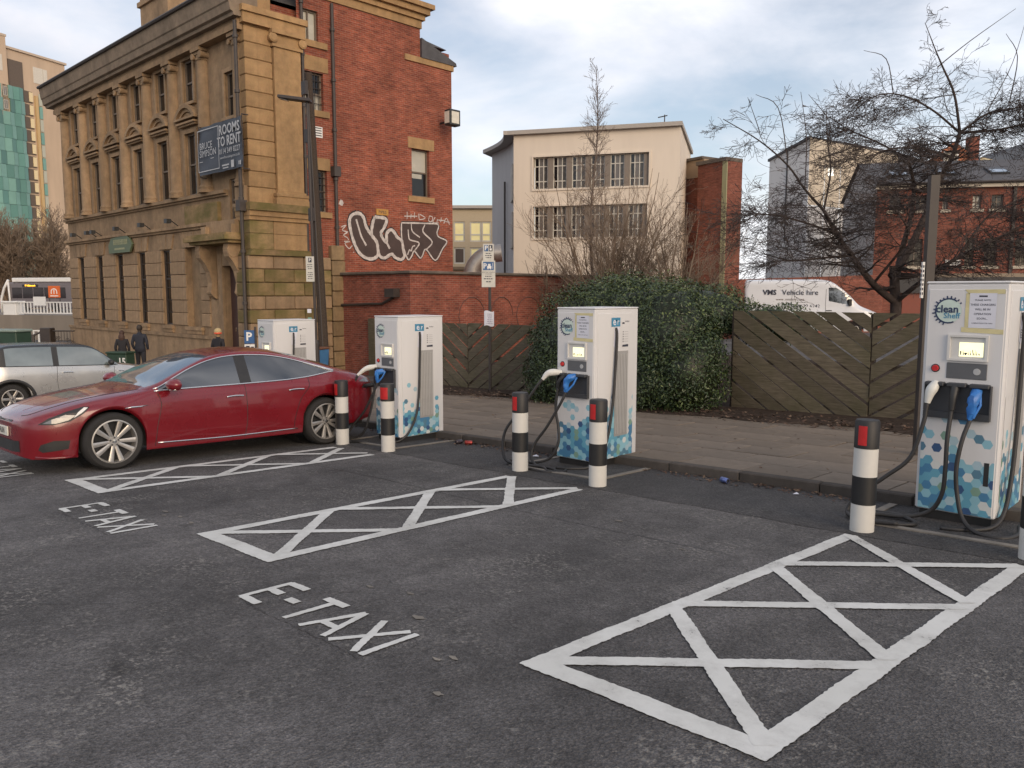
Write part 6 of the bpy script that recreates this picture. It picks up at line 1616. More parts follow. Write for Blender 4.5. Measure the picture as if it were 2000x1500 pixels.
# ---- beige block with golden windows
B = Bld('golden_window_block', at(870, 70.0), at(985, 70.0), -.8, 'beige block with big windows painted to mirror the golden sky, right of the brick gable'); W = B.W
u = lambda px: (px-870)/(985-870)*W
hs = [(u(888), u(909), 6.9, 8.6), (u(919), u(941), 6.9, 8.6), (u(941.5), u(960), 6.9, 8.6), (u(888), u(909), 5.0, 6.4), (u(919), u(941), 5.0, 6.4), (u(941.5), u(960), 5.0, 6.4)]
mb = MB(); xz_wall(mb, 0, W, -1, 9.7, hs, .15); B.part(mb, 'front_wall', plain_cache('beige panel', (.44,.36,.25), .8))
mb = MB(); mb.box(-.2, W+.2, -.35, 6, 9.702, 9.95); B.part(mb, 'roof', plain_cache('pale roof edge', (.36,.33,.30), .7))
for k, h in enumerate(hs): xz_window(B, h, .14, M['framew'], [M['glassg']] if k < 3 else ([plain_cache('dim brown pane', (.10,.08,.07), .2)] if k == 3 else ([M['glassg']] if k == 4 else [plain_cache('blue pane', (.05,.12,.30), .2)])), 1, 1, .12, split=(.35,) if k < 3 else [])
mb = MB(); mb.box(-.1, W+.1, -.25, 0, 4.5, 4.75); B.part(mb, 'ledge', plain_cache('ledge brown', (.20,.14,.09), .8))
mb = MB(); mb.box(0, W, -.12, -.02, -1, 4.4); B.part(mb, 'lower_wall', plain_cache('terracotta wall', (.26,.12,.06), .85))
mb = MB(); mb.box(u(893), u(908), -.2, -.13, 2.2, 3.2); B.part(mb, 'lower_window', M['framew'])

# ---- tower with jade cladding
B = Bld('jade_tower', at(-40, 176), at(160, 200), -2, 'tall buff apartment tower with jade green cladding at the far left', 'tower'); W = B.W
def tx(px):    # px across the photo -> distance along the tower front
    lo_, hi_ = 0.0, 1.0
    for _ in range(40):
        m_ = (lo_+hi_)/2; a = (lerp((-40-1000)/1560*176, (160-1000)/1560*200, m_)); d = lerp(176, 200, m_)
        if 1000+1560*a/d < px: lo_ = m_
        else: hi_ = m_
    return lo_*W
T = 58.2
mb = MB(); mb.box(0, W, .3, 18, -2, T); mb.box(0, tx(47), -.6, 17, T-15, T+2.2); B.part(mb, 'body', M['towerb'])
mb = MB(); mb.box(-.5, tx(47)+.2, -.7, 17.5, T+2.21, T+2.7); mb.box(tx(47)+.21, W+.3, -.1, 18, T+.01, T+.5); B.part(mb, 'parapet', plain_cache('pale parapet', (.50,.40,.31), .8))
fl = 2.93; z = T-8.2; r_ = 0
pan = None
xs_ = [tx(p) for p in (-6, 8, 21, 34, 46, 56, 66, 75)]
while z > 8:
    for k in range(len(xs_)-1):
        sk = .5 if (k+r_) % 2 else 0; mb = MB(); x0_, x1_ = xs_[k], xs_[k+1]
        if k == 0 or (k == 3 and r_ in (0, 1)):
            mb.box(x0_+.02, x1_-.02, -.6, .29, z-fl+.02, z-.02); p_ = B.part(mb, 'jade_panel', M['green2'])
            mb = MB(); mb.box(x0_+.25, x1_-.25, -.64, -.6, z-fl+.5, z-.45); w_ = B.part(mb, 'window', M['framew']); mb = MB(); mb.box(x0_+.35, (x0_+x1_)/2-.05, -.67, -.641, z-fl+.6, z-.55); mb.box((x0_+x1_)/2+.05, x1_-.35, -.67, -.641, z-fl+.6, z-.55); B.part(mb, 'pane', plain_cache('tower pane', (.20,.18,.16), .15), w_)
        else:
            a, b = (-.6, -.95) if (k % 2) else (-.95, -.6)
            o = .25*((r_ % 2)-.5)
            mb.add([(x0_+o+.03, a, z-fl+.03), (x1_+o-.03, b, z-fl+.03), (x1_+o-.03, b, z-.03), (x0_+o+.03, a, z-.03), (x0_+o+.03, .29, z-fl+.03), (x1_+o-.03, .29, z-fl+.03), (x1_+o-.03, .29, z-.03), (x0_+o+.03, .29, z-.03)], [[0,1,2,3],[1,5,6,2],[4,0,3,7],[3,2,6,7],[0,4,5,1]])
            B.part(mb, 'jade_panel', M['green1'] if (k+r_*2) % 3 and k != 5 else M['green2'])
    # right-hand bay of pale windows
    mb = MB(); mb.box(tx(78), tx(84.5), .05, .29, z-fl+.3, z-.1); mb.box(tx(84.6), tx(95), .12, .295, z-fl+.3, z-.1); B.part(mb, 'infill', M['towerd'])
    mb = MB(); mb.box(tx(88.5), tx(95.5), .0, .11, z-fl+.55, z-.25); w_ = B.part(mb, 'window', plain_cache('pane painted sunlit', (.72,.58,.34), .25))  # sunlight on these panes is painted as a warm colour
    mb = MB(); mb.box(tx(107), tx(113), .1, .28, z-fl+.1, z-.1); B.part(mb, 'side_panel', M['green1'] if r_ % 2 else plain_cache('pale side pane', (.44,.44,.36), .4))
    z -= fl; r_ += 1
mb = MB(); mb.box(tx(99), tx(104), -.2, .28, 5, T-9); B.part(mb, 'pier', plain_cache('pier painted sunlit', (.52,.36,.18), .85))  # sunlit face of the tower, its golden light painted as colour
for (a, b, z0_, z1_) in ((-2, 10, -5.2, -1.6), (10.5, 17, -5.0, -2.0), (17.5, 38, -5.4, -1.9), (57, 68, -6.3, -2.6), (100, 118, -6.0, -2.4), (118.5, 126, -5.4, -2.4)):
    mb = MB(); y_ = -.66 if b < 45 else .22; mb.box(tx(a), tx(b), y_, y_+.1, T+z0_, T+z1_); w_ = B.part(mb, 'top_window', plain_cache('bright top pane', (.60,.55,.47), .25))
mb = MB(); mb.box(tx(53), tx(80), .1, .29, T-9.6, T-2.2); B.part(mb, 'loggia', M['towerd'])
# ------------------------------------------------------------------ fence of diagonal boards
FY = 14.2
fence_n = 0
def fence(x0, x1, joints, label):
    """boards run in V shapes between vertical joints; every board is its own part"""
    rnd = random.Random(int(abs(x0)*10))
    t = empty('board_fence', (x0, FY, plane_z(x0, FY)), 0, label, 'fence', 'chevron board fences behind the pavement')
    zb = lambda x: plane_z(x, FY)+.06 - plane_z(x0, FY)
    for k in range(len(joints)-1):
        a, b, up = joints[k][0], joints[k+1][0], joints[k][1]
        w = b-a; za, zt = zb((a+b)/2), joints[k][2]-plane_z(x0, FY)
        ang = math.tan(R(34)); pitch = .305
        z = za-w*ang-.3
        while z < zt+w*ang:
            th = pitch-rnd.choice((.036, .042, .050, .062)); zs = z+rnd.uniform(-.01, .01)
            d1, d2 = rnd.uniform(-.02, .02), rnd.uniform(-.02, .02)
            if up: q = [(0, zs+d1), (w, zs+w*ang+d2), (w, zs+w*ang+th+d2), (0, zs+th+d1)]
            else: q = [(0, zs+w*ang+d1), (w, zs+d2), (w, zs+th+d2), (0, zs+w*ang+th+d1)]
            q = clip_poly(q, .012, w-.012, za, zt)
            if len(q) > 2:
                oy = rnd.uniform(-.016, .012)
                mb = MB(); mb.prism([(a-x0+p[0], oy, p[1]) for p in q], (0, .024, 0)); mb.build('board', M['wood'], t)
            z += pitch
    for j in joints:
        mb = MB(); z1 = j[2]-plane_z(x0, FY); mb.box(j[0]-x0-.045, j[0]-x0+.045, .034, .13, zb(j[0])-.3, z1-.02); mb.build('post', M['woodpole'], t)
    for f in (.12, .5, .9):
        mb = MB(); za = zb(joints[0][0]); 
        for k in range(len(joints)-1):
            a, b = joints[k][0]-x0+.05, joints[k+1][0]-x0-.05; zz = lerp(zb((joints[k][0]+joints[k+1][0])/2), joints[k][2]-plane_z(x0, FY), f); mb2 = MB(); mb2.box(a, b, .036, .09, zz-.04, zz+.04); mb2.build('rail', M['woodpole'], t)
    return t
fence(-16.75, -10.2, [(-16.75, False, .90), (-15.32, True, .92), (-12.78, False, 1.10), (-10.2, True, 1.18)], 'weathered diagonal board fence left of the hedge, behind the sign post')
fence(-7.72, 3.2, [(-7.72, False, 1.36), (-5.10, True, 1.36), (-2.5, False, 1.46), (.1, True, 1.5), (3.2, False, 1.5)], 'weathered diagonal board fence right of the hedge, below the white van')

# ------------------------------------------------------------------ hedge
def leaf(mb, c, nrm, s, mi, rnd):
    n = nrm.normalized(); t = n.orthogonal().normalized(); t.rotate(Matrix.Rotation(rnd.random()*6.28, 3, n)); u = n.cross(t)
    tip = c+t*s+n*(-.25*s); mb.add([c-t*s*.9, c+u*s*.42, tip, c-u*s*.42], [[0,1,2,3]], mi)
def hedge():
    rnd = random.Random(12)
    t = empty('hedge', (-10, 13.6, plane_z(-10, 13.6)), 0, 'dense dark green leafy hedge behind the middle charger', 'hedge')
    o0 = Vector(t.location)
    # lumpy volume: overlapping ellipsoids
    E_ = [(-11.6, 13.65, .2, .65, .8, 1.1), (-11.0, 13.55, .55, 1.15, 1.0, 1.35), (-10.3, 13.6, .75, 1.1, 1.05, 1.3), (-9.5, 13.55, .75, 1.1, 1.05, 1.35), (-8.7, 13.5, .7, 1.0, 1.0, 1.35), (-8.2, 13.4, .2, .75, .85, 1.0), (-10.8, 13.35, -.1, 1.4, .95, .9), (-9.3, 13.3, -.1, 1.3, .9, .9), (-11.7, 13.5, -.3, .6, .7, .7),
          (-10.6, 14.6, 1.3, 1.4, 1.1, .75), (-9.0, 14.9, 1.25, 1.3, 1.1, .7), (-7.4, 15.1, 1.05, 1.0, .7, .45), (-11.6, 14.4, 1.0, .6, .6, .55)]
    leaves = MB(); core = MB()
    for (x, y, z, a, b, c) in E_:
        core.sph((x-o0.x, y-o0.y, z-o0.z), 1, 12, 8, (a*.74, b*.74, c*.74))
        n = int(9500*(a*b+b*c+a*c)/3)
        for i in range(n):
            v = Vector((rnd.gauss(0,1), rnd.gauss(0,1), rnd.gauss(0,1))).normalized()
            k = rnd.uniform(.82, 1.03)+.10*math.sin(v.x*7+x)*math.sin(v.z*6+y)
            if rnd.random() < .07: k += rnd.uniform(.03, .17)
            p = Vector((x+v.x*a*k, y+v.y*b*k, z+v.z*c*k))
            if p.z < plane_z(p.x, p.y)+.12 or (p.y > 14.9 and p.z < .9): continue
            nn = (v+Vector((rnd.gauss(0,.5), rnd.gauss(0,.5), rnd.gauss(.3,.5))))
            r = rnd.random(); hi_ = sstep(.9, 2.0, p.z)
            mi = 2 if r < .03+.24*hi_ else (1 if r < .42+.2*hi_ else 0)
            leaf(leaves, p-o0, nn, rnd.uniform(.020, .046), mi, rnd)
    core.build('shade_core', leaf_mat('painted hedge shade', (.016,.022,.010)), t, smooth='all')  # solid dark core; the hedge's inner shade is painted on it
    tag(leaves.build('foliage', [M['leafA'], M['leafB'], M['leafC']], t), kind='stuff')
hedge()

# ------------------------------------------------------------------ bare trees
def grow(mb, p, d, L, r, lev, rnd, opt):
    """a branch of several bent pieces with side branches; mats 0 = bark, 1 = twig"""
    n = max(2, int(opt['seg'][lev])); pts, rs = [p.copy()], [r]; st = L/n
    for i in range(n):
        d = (d+Vector((rnd.gauss(0,1), rnd.gauss(0,1), rnd.gauss(0,1)))*opt['wob'][lev]+Vector((0,0,1))*opt['up'][lev]).normalized()
        p = p+d*st; pts.append(p.copy()); rs.append(max(opt['rmin'], r*(1-(i+1)/n*opt['taper'][lev])))
    mb.tube(pts, rs, (7, 5, 4, 3, 3)[min(lev, 4)], caps=False, mat=0 if lev < 2 else 1)
    if lev >= opt['max']: return
    k = opt['kids'][lev]; k = k if isinstance(k, int) else rnd.randint(*k)
    for j in range(k):
        t = rnd.uniform(opt['from'][lev], 1.0); i = min(n-1, int(t*n)); f = t*n-i
        q = pts[i].lerp(pts[i+1], f); dd = (pts[i+1]-pts[i]).normalized()
        ax = dd.orthogonal(); ax.rotate(Matrix.Rotation(rnd.random()*6.28, 3, dd)); a = rnd.uniform(*opt['ang'][lev])
        nd = dd.copy(); nd.rotate(Matrix.Rotation(R(a), 3, ax)); nd = (nd+Vector((0,0,1))*opt['flat'][lev]*(-nd.z)).normalized()
        grow(mb, q, nd, L*rnd.uniform(*opt['len'][lev]), max(opt['rmin'], rs[i]*opt['rk'][lev]), lev+1, rnd, opt)
def tree_at(name, px, d, label, cat='tree', group=None):
    x, y = at(px, d); return empty(name, (x, y, gz(x, y)), 0, label, cat, group)
def pxz(px, py, d):
    """3D point seen at (px, py) at depth d"""
    x, y = at(px, d); return Vector((x, y, CAM_H+(572-py)/1560.0*d))
# big spreading tree at right: hand-placed limbs, twigs grown on them
t = tree_at('spreading_tree', 1745, 19.5, 'large bare spreading tree with tangled dark twigs at the right')
o0 = Vector(t.location); rnd = random.Random(21); D = 19.5
trunk = MB(); crown = MB()
def limb(pts, r0, r1, opt, nk, frm=.35, first=0):
    P = spline([pxz(a, b, c)-o0 for a, b, c in pts], 5); n = len(P); rs = [lerp(r0, r1, i/(n-1)) for i in range(n)]
    rs = [q*.72 for q in rs]; trunk.tube(P, rs, 8, caps=False)
    for j in range(int(nk*2.8)):
        i = int(lerp(frm, .999, rnd.random())*(n-1)); dd = (P[i+1]-P[i]).normalized(); ax = dd.orthogonal(); ax.rotate(Matrix.Rotation(rnd.random()*6.28, 3, dd))
        nd = dd.copy(); nd.rotate(Matrix.Rotation(R(rnd.uniform(30, 85)), 3, ax)); nd = (nd+Vector((0,0,-nd.z))*.7).normalized()
        grow(crown, P[i], nd, rnd.uniform(.5, 1.3), rs[i]*.42, 1, rnd, opt)
OPT = dict(seg=(6,6,5,3,3), wob=(.1,.13,.13,.12,.1), up=(0,-.02,-.03,.0,.0), rmin=.0038, taper=(.6,.75,.7,.5,.5), max=4, kids=(6,(5,8),(3,5),(1,2),0), ang=((25,60),(25,65),(25,70),(20,60)), len=((.5,.8),(.4,.65),(.35,.6),(.4,.6)), rk=(.6,.5,.5,.6), flat=(.3,.5,.35,.1))
OPT['from'] = (.3, .2, .15, .2)
base = (1745, 640, D)
limb([(1748,650,D),(1746,600,D),(1742,560,D),(1738,520,D)], .20, .15, OPT, 3, .6)
limb([(1744,590,D),(1700,555,D-.3),(1655,500,D-.6),(1625,460,D-.8),(1598,415,D-1)], .13, .05, OPT, 12, .35)
limb([(1598,415,D-1),(1560,375,D-1.2),(1525,330,D-1.3),(1470,285,D-1.4),(1400,245,D-1.5)], .045, .012, OPT, 5, .05)
limb([(1598,415,D-1),(1608,340,D-.9),(1600,290,D-.8),(1595,230,D-.8)], .035, .010, OPT, 3, .1)
limb([(1625,460,D-.8),(1570,440,D-1.2),(1510,425,D-1.6),(1450,420,D-1.8)], .045, .012, OPT, 10, .15)
limb([(1655,500,D-.6),(1600,505,D-1.2),(1540,510,D-1.6),(1480,495,D-1.8)], .045, .012, OPT, 9, .15)
limb([(1740,540,D),(1770,480,D+.3),(1795,420,D+.5),(1815,360,D+.6),(1838,315,D+.7),(1850,270,D+.7)], .13, .06, OPT, 12, .45)
limb([(1742,550,D),(1752,490,D+.8),(1765,430,D+1.0),(1768,370,D+1.1),(1755,320,D+1.1)], .11, .045, OPT, 10, .5)
limb([(1850,270,D+.7),(1835,200,D+.6),(1810,150,D+.6),(1795,120,D+.5),(1772,70,D+.5)], .05, .010, OPT, 3, .1)
limb([(1850,270,D+.7),(1790,225,D+.4),(1730,200,D+.2),(1680,205,D),(1640,240,D)], .04, .008, OPT, 11, .05)
limb([(1850,270,D+.7),(1900,235,D+.5),(1950,225,D+.3),(2010,205,D+.2)], .045, .010, OPT, 10, .05)
limb([(1850,270,D+.7),(1920,265,D+.3),(1990,250,D),(2060,240,D-.2)], .05, .015, OPT, 10, .05)
limb([(1755,320,D+1.1),(1700,290,D+.8),(1640,265,D+.5),(1600,240,D+.4)], .04, .010, OPT, 10, .05)
limb([(1838,315,D+.7),(1780,300,D+.2),(1720,300,D-.3),(1670,320,D-.6)], .045, .012, OPT, 12, .05)
limb([(1745,590,D),(1800,545,D-.8),(1860,505,D-1.3),(1930,470,D-1.6),(2010,430,D-1.8)], .09, .03, OPT, 14, .3)
limb([(1860,505,D-1.3),(1910,430,D-1.4),(1960,400,D-1.4),(2030,370,D-1.4)], .04, .012, OPT, 9, .1)
limb([(1930,470,D-1.6),(1990,490,D-1.8),(2050,480,D-2)], .035, .012, OPT, 8, .1)
limb([(1700,555,D-.3),(1760,470,D-1.0),(1740,420,D-1.2),(1690,390,D-1.4)], .05, .014, OPT, 12, .2)
for (a, b) in (((1600,290,D-.8),(1560,200)), ((1800,150,D+.6),(1940,45)), ((1720,200,D+.2),(1660,120)), ((1900,230,D+.5),(1965,45)), ((1940,215,D+.3),(1925,90)), ((1970,205,D+.3),(1990,40)), ((1525,320,D-1.3),(1460,200)), ((1560,375,D-1.2),(1545,195)), ((1470,270,D-1.4),(1445,205)), ((1640,300,D),(1548,330))):
    p0 = pxz(*a)-o0; p1 = pxz(b[0], b[1], a[2])-o0; m = (p0+p1)/2+Vector((rnd.gauss(0,.2), rnd.gauss(0,.2), rnd.gauss(0,.14)))
    crown.tube(spline([p0, m, p1], 4), [.014, .013, .012, .011, .010, .009, .008, .006, .005], 4, caps=False, mat=1)
trunk.build('trunk', M['bark'], t, smooth='all'); tag(crown.build('crown', [M['bark'], M['twig']], t), kind='stuff')

def bushy(name, px, d, label, stems, height, spread, mat, seed, opt, base_r=.05, group=None, cat='tree', zoff=0):
    t = tree_at(name, px, d, label, cat, group); t.location.z += zoff
    rnd = random.Random(seed); tr = MB(); cr_ = MB()
    for k in range(stems):
        a = rnd.random()*6.28; d0 = Vector((math.cos(a)*spread*rnd.uniform(.1,1), math.sin(a)*spread*rnd.uniform(.1,1), 1)).normalized()
        L = height*rnd.uniform(.75, 1.0); p = Vector((rnd.gauss(0,.12), rnd.gauss(0,.12), 0)); n = 8; pts, rs = [p.copy()], [base_r]
        for i in range(n):
            d0 = (d0+Vector((rnd.gauss(0,.09), rnd.gauss(0,.09), .06))).normalized(); p = p+d0*L/n; pts.append(p.copy()); rs.append(lerp(base_r, .008, (i+1)/n))
        tr.tube(pts, rs, 5, caps=False)
        for j in range(opt['sub']):
            i = int(rnd.uniform(.18, .99)*(n-1)); dd = (pts[i+1]-pts[i]).normalized(); ax = dd.orthogonal(); ax.rotate(Matrix.Rotation(rnd.random()*6.28, 3, dd)); nd = dd.copy(); nd.rotate(Matrix.Rotation(R(rnd.uniform(20, 55)), 3, ax))
            grow(cr_, pts[i], nd, L*rnd.uniform(.14, .34)*(1.1-i/n*.4), rs[i]*.5, 2, rnd, opt)
    tr.build('trunk', mat, t, smooth='all'); tag(cr_.build('crown', [mat, mat], t), kind='stuff')
    return t
OPB = dict(seg=(6,6,5,4,3), wob=(.1,.12,.12,.12,.1), up=(0,.03,.09,.10,.08), rmin=.006, taper=(.6,.7,.7,.5,.5), max=4, kids=(6,6,(4,7),(2,4),0), ang=((25,60),(25,55),(20,48),(18,45),(15,30)), len=((.5,.8),(.4,.6),(.4,.62),(.35,.6),(.3,.4)), rk=(.6,.55,.6,.7,.7), flat=(0,0,0,0,0), sub=16)
OPB['from'] = (.3, .2, .15, .1, .1)
bushy('bare_shrub', 1195, 31, 'wide bare many-stemmed shrub in front of the cream block', 20, 7.4, .68, M['twigb'], 5, dict(OPB, rmin=.0045, sub=15))
bushy('bare_shrub', 1075, 33, 'lower bare bush left of the wide shrub, above the brick coping', 13, 4.6, .75, M['twigb'], 6, dict(OPB, rmin=.0045, sub=13), zoff=.4)
bushy('bare_shrub', 1325, 30, 'dark bare bush between the wide shrub and the spreading tree', 14, 5.4, .85, M['twigb'], 7, dict(OPB, rmin=.0045, sub=13))
OPC = dict(OPB, sub=60, rmin=.005); OPC['kids'] = (6,6,(3,5),(1,3),0); OPC['len'] = ((.5,.8),(.4,.6),(.4,.6),(.35,.6),(.3,.4))
def birch():
    t = tree_at('birch_tree', 1157, 34, 'tall slender bare birch rising in front of the cream block'); rnd = random.Random(3); tr, cr_ = MB(), MB()
    top = CAM_H+(572-150)/1560*34-t.location.z; pts = [Vector((.10*math.sin(i*.8), .08*math.cos(i*.6), top*i/12)) for i in range(13)]; tr.tube(pts, [lerp(.09, .008, i/12) for i in range(13)], 6, caps=False)
    for j in range(110):
        i = min(11, int(rnd.uniform(.32, .99)*12)); a = rnd.random()*6.28; nd = Vector((math.cos(a), math.sin(a), rnd.uniform(.7, 1.7))).normalized()
        grow(cr_, pts[i].lerp(pts[i+1], rnd.random()), nd, lerp(1.7, .5, i/12)*rnd.uniform(.6, 1.1), lerp(.022, .008, i/12), 2, rnd, dict(OPC, up=(0,0,.05,.02,0)))
    tr.build('trunk', M['birch'], t, smooth='all'); tag(cr_.build('crown', [M['birch'], M['birch']], t), kind='stuff')
birch()
OPD = dict(OPB, rmin=.022, sub=20); OPD['kids'] = (6,6,(5,8),(3,6),0)
bushy('street_tree', 25, 92, 'broad bare twiggy tree at the far left below the jade tower', 16, 12.0, .55, M['twigb'], 31, OPD, .18, zoff=1.5)
bushy('street_tree', 104, 95, 'slim bare tree squeezed between the jade tower and the stone building', 8, 13.5, .28, M['twigb'], 32, OPD, .13, zoff=0.5)
bushy('street_tree', -50, 90, 'bare twiggy tree cut by the left picture edge', 14, 11.5, .5, M['twigb'], 33, OPD, .16, zoff=0.5)
# ------------------------------------------------------------------ posts and signs
def post_sign(px, d, ztop, r, name, label, cat, sq=False, lean=(0, 0)):
    x, y = at(px, d); z = gz(x, y) if y > 15 or y < 8 else plane_z(x, y)+.1
    t = empty(name, (x, y, z), 0, label, cat)
    mb = MB()
    if sq: mb.box(-r, r, -r, r, -.2, ztop-z); t.rotation_euler = (0, 0, R(40))
    else: mb.tube([(0, 0, -.2), (0, 0, .3), (lean[0], lean[1], ztop-z)], r, 12)
    mb.build('pole', M['iron'], t, smooth=not sq)
    return t, Vector((x, y, z))
CF = Matrix.Rotation(R(44), 4, 'Z')   # plates turned towards the camera
def plate(t, w, h, cx, cz, off, name, mats, draw):
    p = empty_plate(t, name); mb = MB(); mb.box(-w/2, w/2, -.006, .006, -h/2, h/2)
    o = mb.build(name, mats[0], t); o.rotation_euler = (0, 0, R(44)); v = CF @ Vector((cx, -off, cz)); o.location = v
    mb = MB(); draw(mb); 
    if mb.f: tag(mb.build('print', mats[1:], o), kind='stuff')
    return o
def empty_plate(t, n): return None
def rect(mb, x0, x1, z0, z1, d, m): mb.poly([(x0, -d, z0), (x1, -d, z0), (x1, -d, z1), (x0, -d, z1)], m)
def lines_print(mb, w, z0, n, dz, m, d=.0075, seed=1):
    rnd = random.Random(seed)
    for k in range(n):
        q = w*rnd.uniform(.55, .9)
        x = -q/2
        while x < q/2: s = rnd.uniform(.02, .06); rect(mb, x, min(q/2, x+s), z0-k*dz, z0-k*dz+dz*.38, d, m); x += s+.012
SM = [plain('sign face', (.50,.49,.45), .5), M['signb'], plain('sign white print', (.66,.66,.65), .5), M['ink']]
t, o = post_sign(957, 19.6, 2.84, .038, 'parking_sign', 'dark post with two parking plates and a paper notice before the left fence', 'sign post')
def d1(mb):
    rect(mb, -.10, -.005, .02, .17, .0072, 0); mb.text('P', (-.052, -.0085, .095), (1,0,0), (0,0,1), .15, bold=.02, mat=1); rect(mb, .01, .10, .02, .17, .0072, 2); rect(mb, .03, .08, .04, .09, .0085, 1); rect(mb, .035, .06, .10, .15, .0085, 1); lines_print(mb, .22, -.04, 3, .05, 2)
def d2(mb):
    rect(mb, -.13, .13, .09, .29, .0072, 0); mb.text('P', (-.085, -.0085, .185), (1,0,0), (0,0,1), .17, bold=.02, mat=1); rect(mb, -.03, .07, .13, .19, .0085, 1); rect(mb, -.01, .05, .19, .24, .0085, 1); rect(mb, -.022, .0, .11, .13, .0085, 1); rect(mb, .04, .062, .11, .13, .0085, 1); rect(mb, .095, .102, .12, .26, .0085, 1)
    mb.text('ELECTRIC VEHICLE', (0, -.0085, .035), (1,0,0), (0,0,1), .036, mat=2); mb.text('CHARGES', (0, -.0085, -.005), (1,0,0), (0,0,1), .036, mat=2); lines_print(mb, .26, -.07, 2, .06, 2, seed=4); lines_print(mb, .2, -.2, 1, .06, 2)
plate(t, .26, .40, -.03, 2.62+.87-.04, .045, 'upper_plate', SM, d1); plate(t, .33, .64, -.03, 2.05+.87+.01, .047, 'lower_plate', SM, d2)
mb = MB(); N = 6
for j in range(2):
    for k in range(N+1): mb.v.append((lerp(-.14, .10, k/N), -.05-.03*math.sin(k*.9), -.18+.36*j+.02*math.sin(k)))
mb.f = [[k, k+1, N+2+k, N+1+k] for k in range(N)]; mb.m = [0]*N
pn = mb.build('paper_notice', M['paper'], t, smooth='all'); pn.rotation_euler = (0, 0, R(44)); pn.location = (0, 0, 1.70+.15)
mb = MB(); lines_print(mb, .18, .1, 6, .045, 0, .083, 7); tag(mb.build('print', [plain_cache('faint print', (.30,.30,.40), .7)], pn), kind='stuff')
# tall square post beside the nearest charger
t, o = post_sign(1806, 9.95, 3.12, .052, 'square_post', 'tall square dark post between fence and nearest charger', 'post', True)
mb = MB(); mb.box(-.09, -.064, -.04, .0, 1.98, 2.42); q = mb.build('white_sticker', M['white'], t); q.rotation_euler = (0,0,0)
mb = MB()
for k in range(7): mb.box(-.0915, -.0902, -.03, -.01, 2.02+k*.055, 2.05+k*.055); mb.box(-.085, -.07, -.0415, -.0402, 2.02+k*.055, 2.05+k*.055)
tag(mb.build('print', M['ink'], q), kind='stuff')
# street lamp with flat head and its parking plate
t, o = post_sign(618, 24.6, 7.35, .044, 'street_lamp', 'slim dark street lamp with flat head in front of the brick gable', 'street lamp', lean=(-.08*CA, -.08*SA))
e1 = Vector((CA, SA, 0)); tp = Vector((-.08*CA, -.08*SA, 7.35-o.z))
mb = MB(); a, b = tp+e1*.12, tp-e1*.85; n_ = Vector((-SA, CA, 0))
mb.prism([a-n_*.15-Vector((0,0,.02)), b-n_*.15+Vector((0,0,.10)), b+n_*.15+Vector((0,0,.10)), a+n_*.15-Vector((0,0,.02))], (0, 0, .10)); mb.build('lamp_head', M['iron'], t, bevel=.02)
mb = MB(); mb.prism([a*.3+b*.7-n_*.1+Vector((0,0,-.012+.03)), b*.95+a*.05-n_*.1+Vector((0,0,.085)), b*.95+a*.05+n_*.1+Vector((0,0,.085)), a*.3+b*.7+n_*.1+Vector((0,0,.018))], (0,0,.01)); mb.build('lens', M['lamp'], t)
mb = MB(); mb.tube([(0,0,-.2),(0,0,1.15)], .085, 12); mb.tube([(0,0,1.15),(0,0,1.25)], [.085,.055], 12); mb.build('base_door', M['iron'], t, smooth=True)
def d3(mb):
    rect(mb, -.05, .05, .20, .34, .0072, 2); mb.text('P', (0, -.0085, .27), (1,0,0), (0,0,1), .12, bold=.02, mat=1); lines_print(mb, .22, .12, 3, .06, 2, seed=9); lines_print(mb, .22, -.12, 4, .06, 2, seed=3)
plate(t, .25, .76, -.12, 2.47-o.z-.05, .05, 'restriction_plate', SM, d3)
for (z, w, h, m_) in ((1.55, .12, .12, 'paper'), (1.2, .11, .30, 'green1'), (.72, .13, .12, 'paper'), (.45, .06, .24, 'white')):
    mb = MB(); mb.box(-w, 0, -.01, .01, z-h/2-o.z-.4, z+h/2-o.z-.4); s_ = mb.build('sticker', M[m_], t); s_.rotation_euler = (0,0,R(44)); s_.location = CF @ Vector((-.12, -.05, 0))
# creosoted telegraph pole
x, y = at(634, 25.6); z = gz(x, y); t = empty('telegraph_pole', (x, y, z), 0, 'dark wooden telegraph pole leaning beside the street lamp', 'pole')
mb = MB(); L_ = -.28*e1; mb.tube([Vector((0,0,-.3)), L_*.35+Vector((0,0,3.4)), L_+Vector((0,0,8.45-z))], [.165,.14,.11], 12); mb.build('pole', M['woodpole'], t, smooth=True)
mb = MB(); q0, q1 = L_*.42+Vector((0,0,4.0)), L_*.97+Vector((0,0,7.9-z)); side = Vector((SA,-CA,0))*.16
mb.tube([q0*0+Vector((0,0,.4))+side, q0+side, q1+side], .022, 5); mb.build('cable_duct', M['pipe'], t)
mb = MB()
for f in (.55, .8, .95):
    c_ = L_*f+Vector((0,0,(8.45-z)*f)); mb2 = MB(); mb2.box(c_.x-.12, c_.x+.12, c_.y-.22, c_.y-.12, c_.z-.2, c_.z+.2); mb2.build('terminal_box', M['iron'], t)
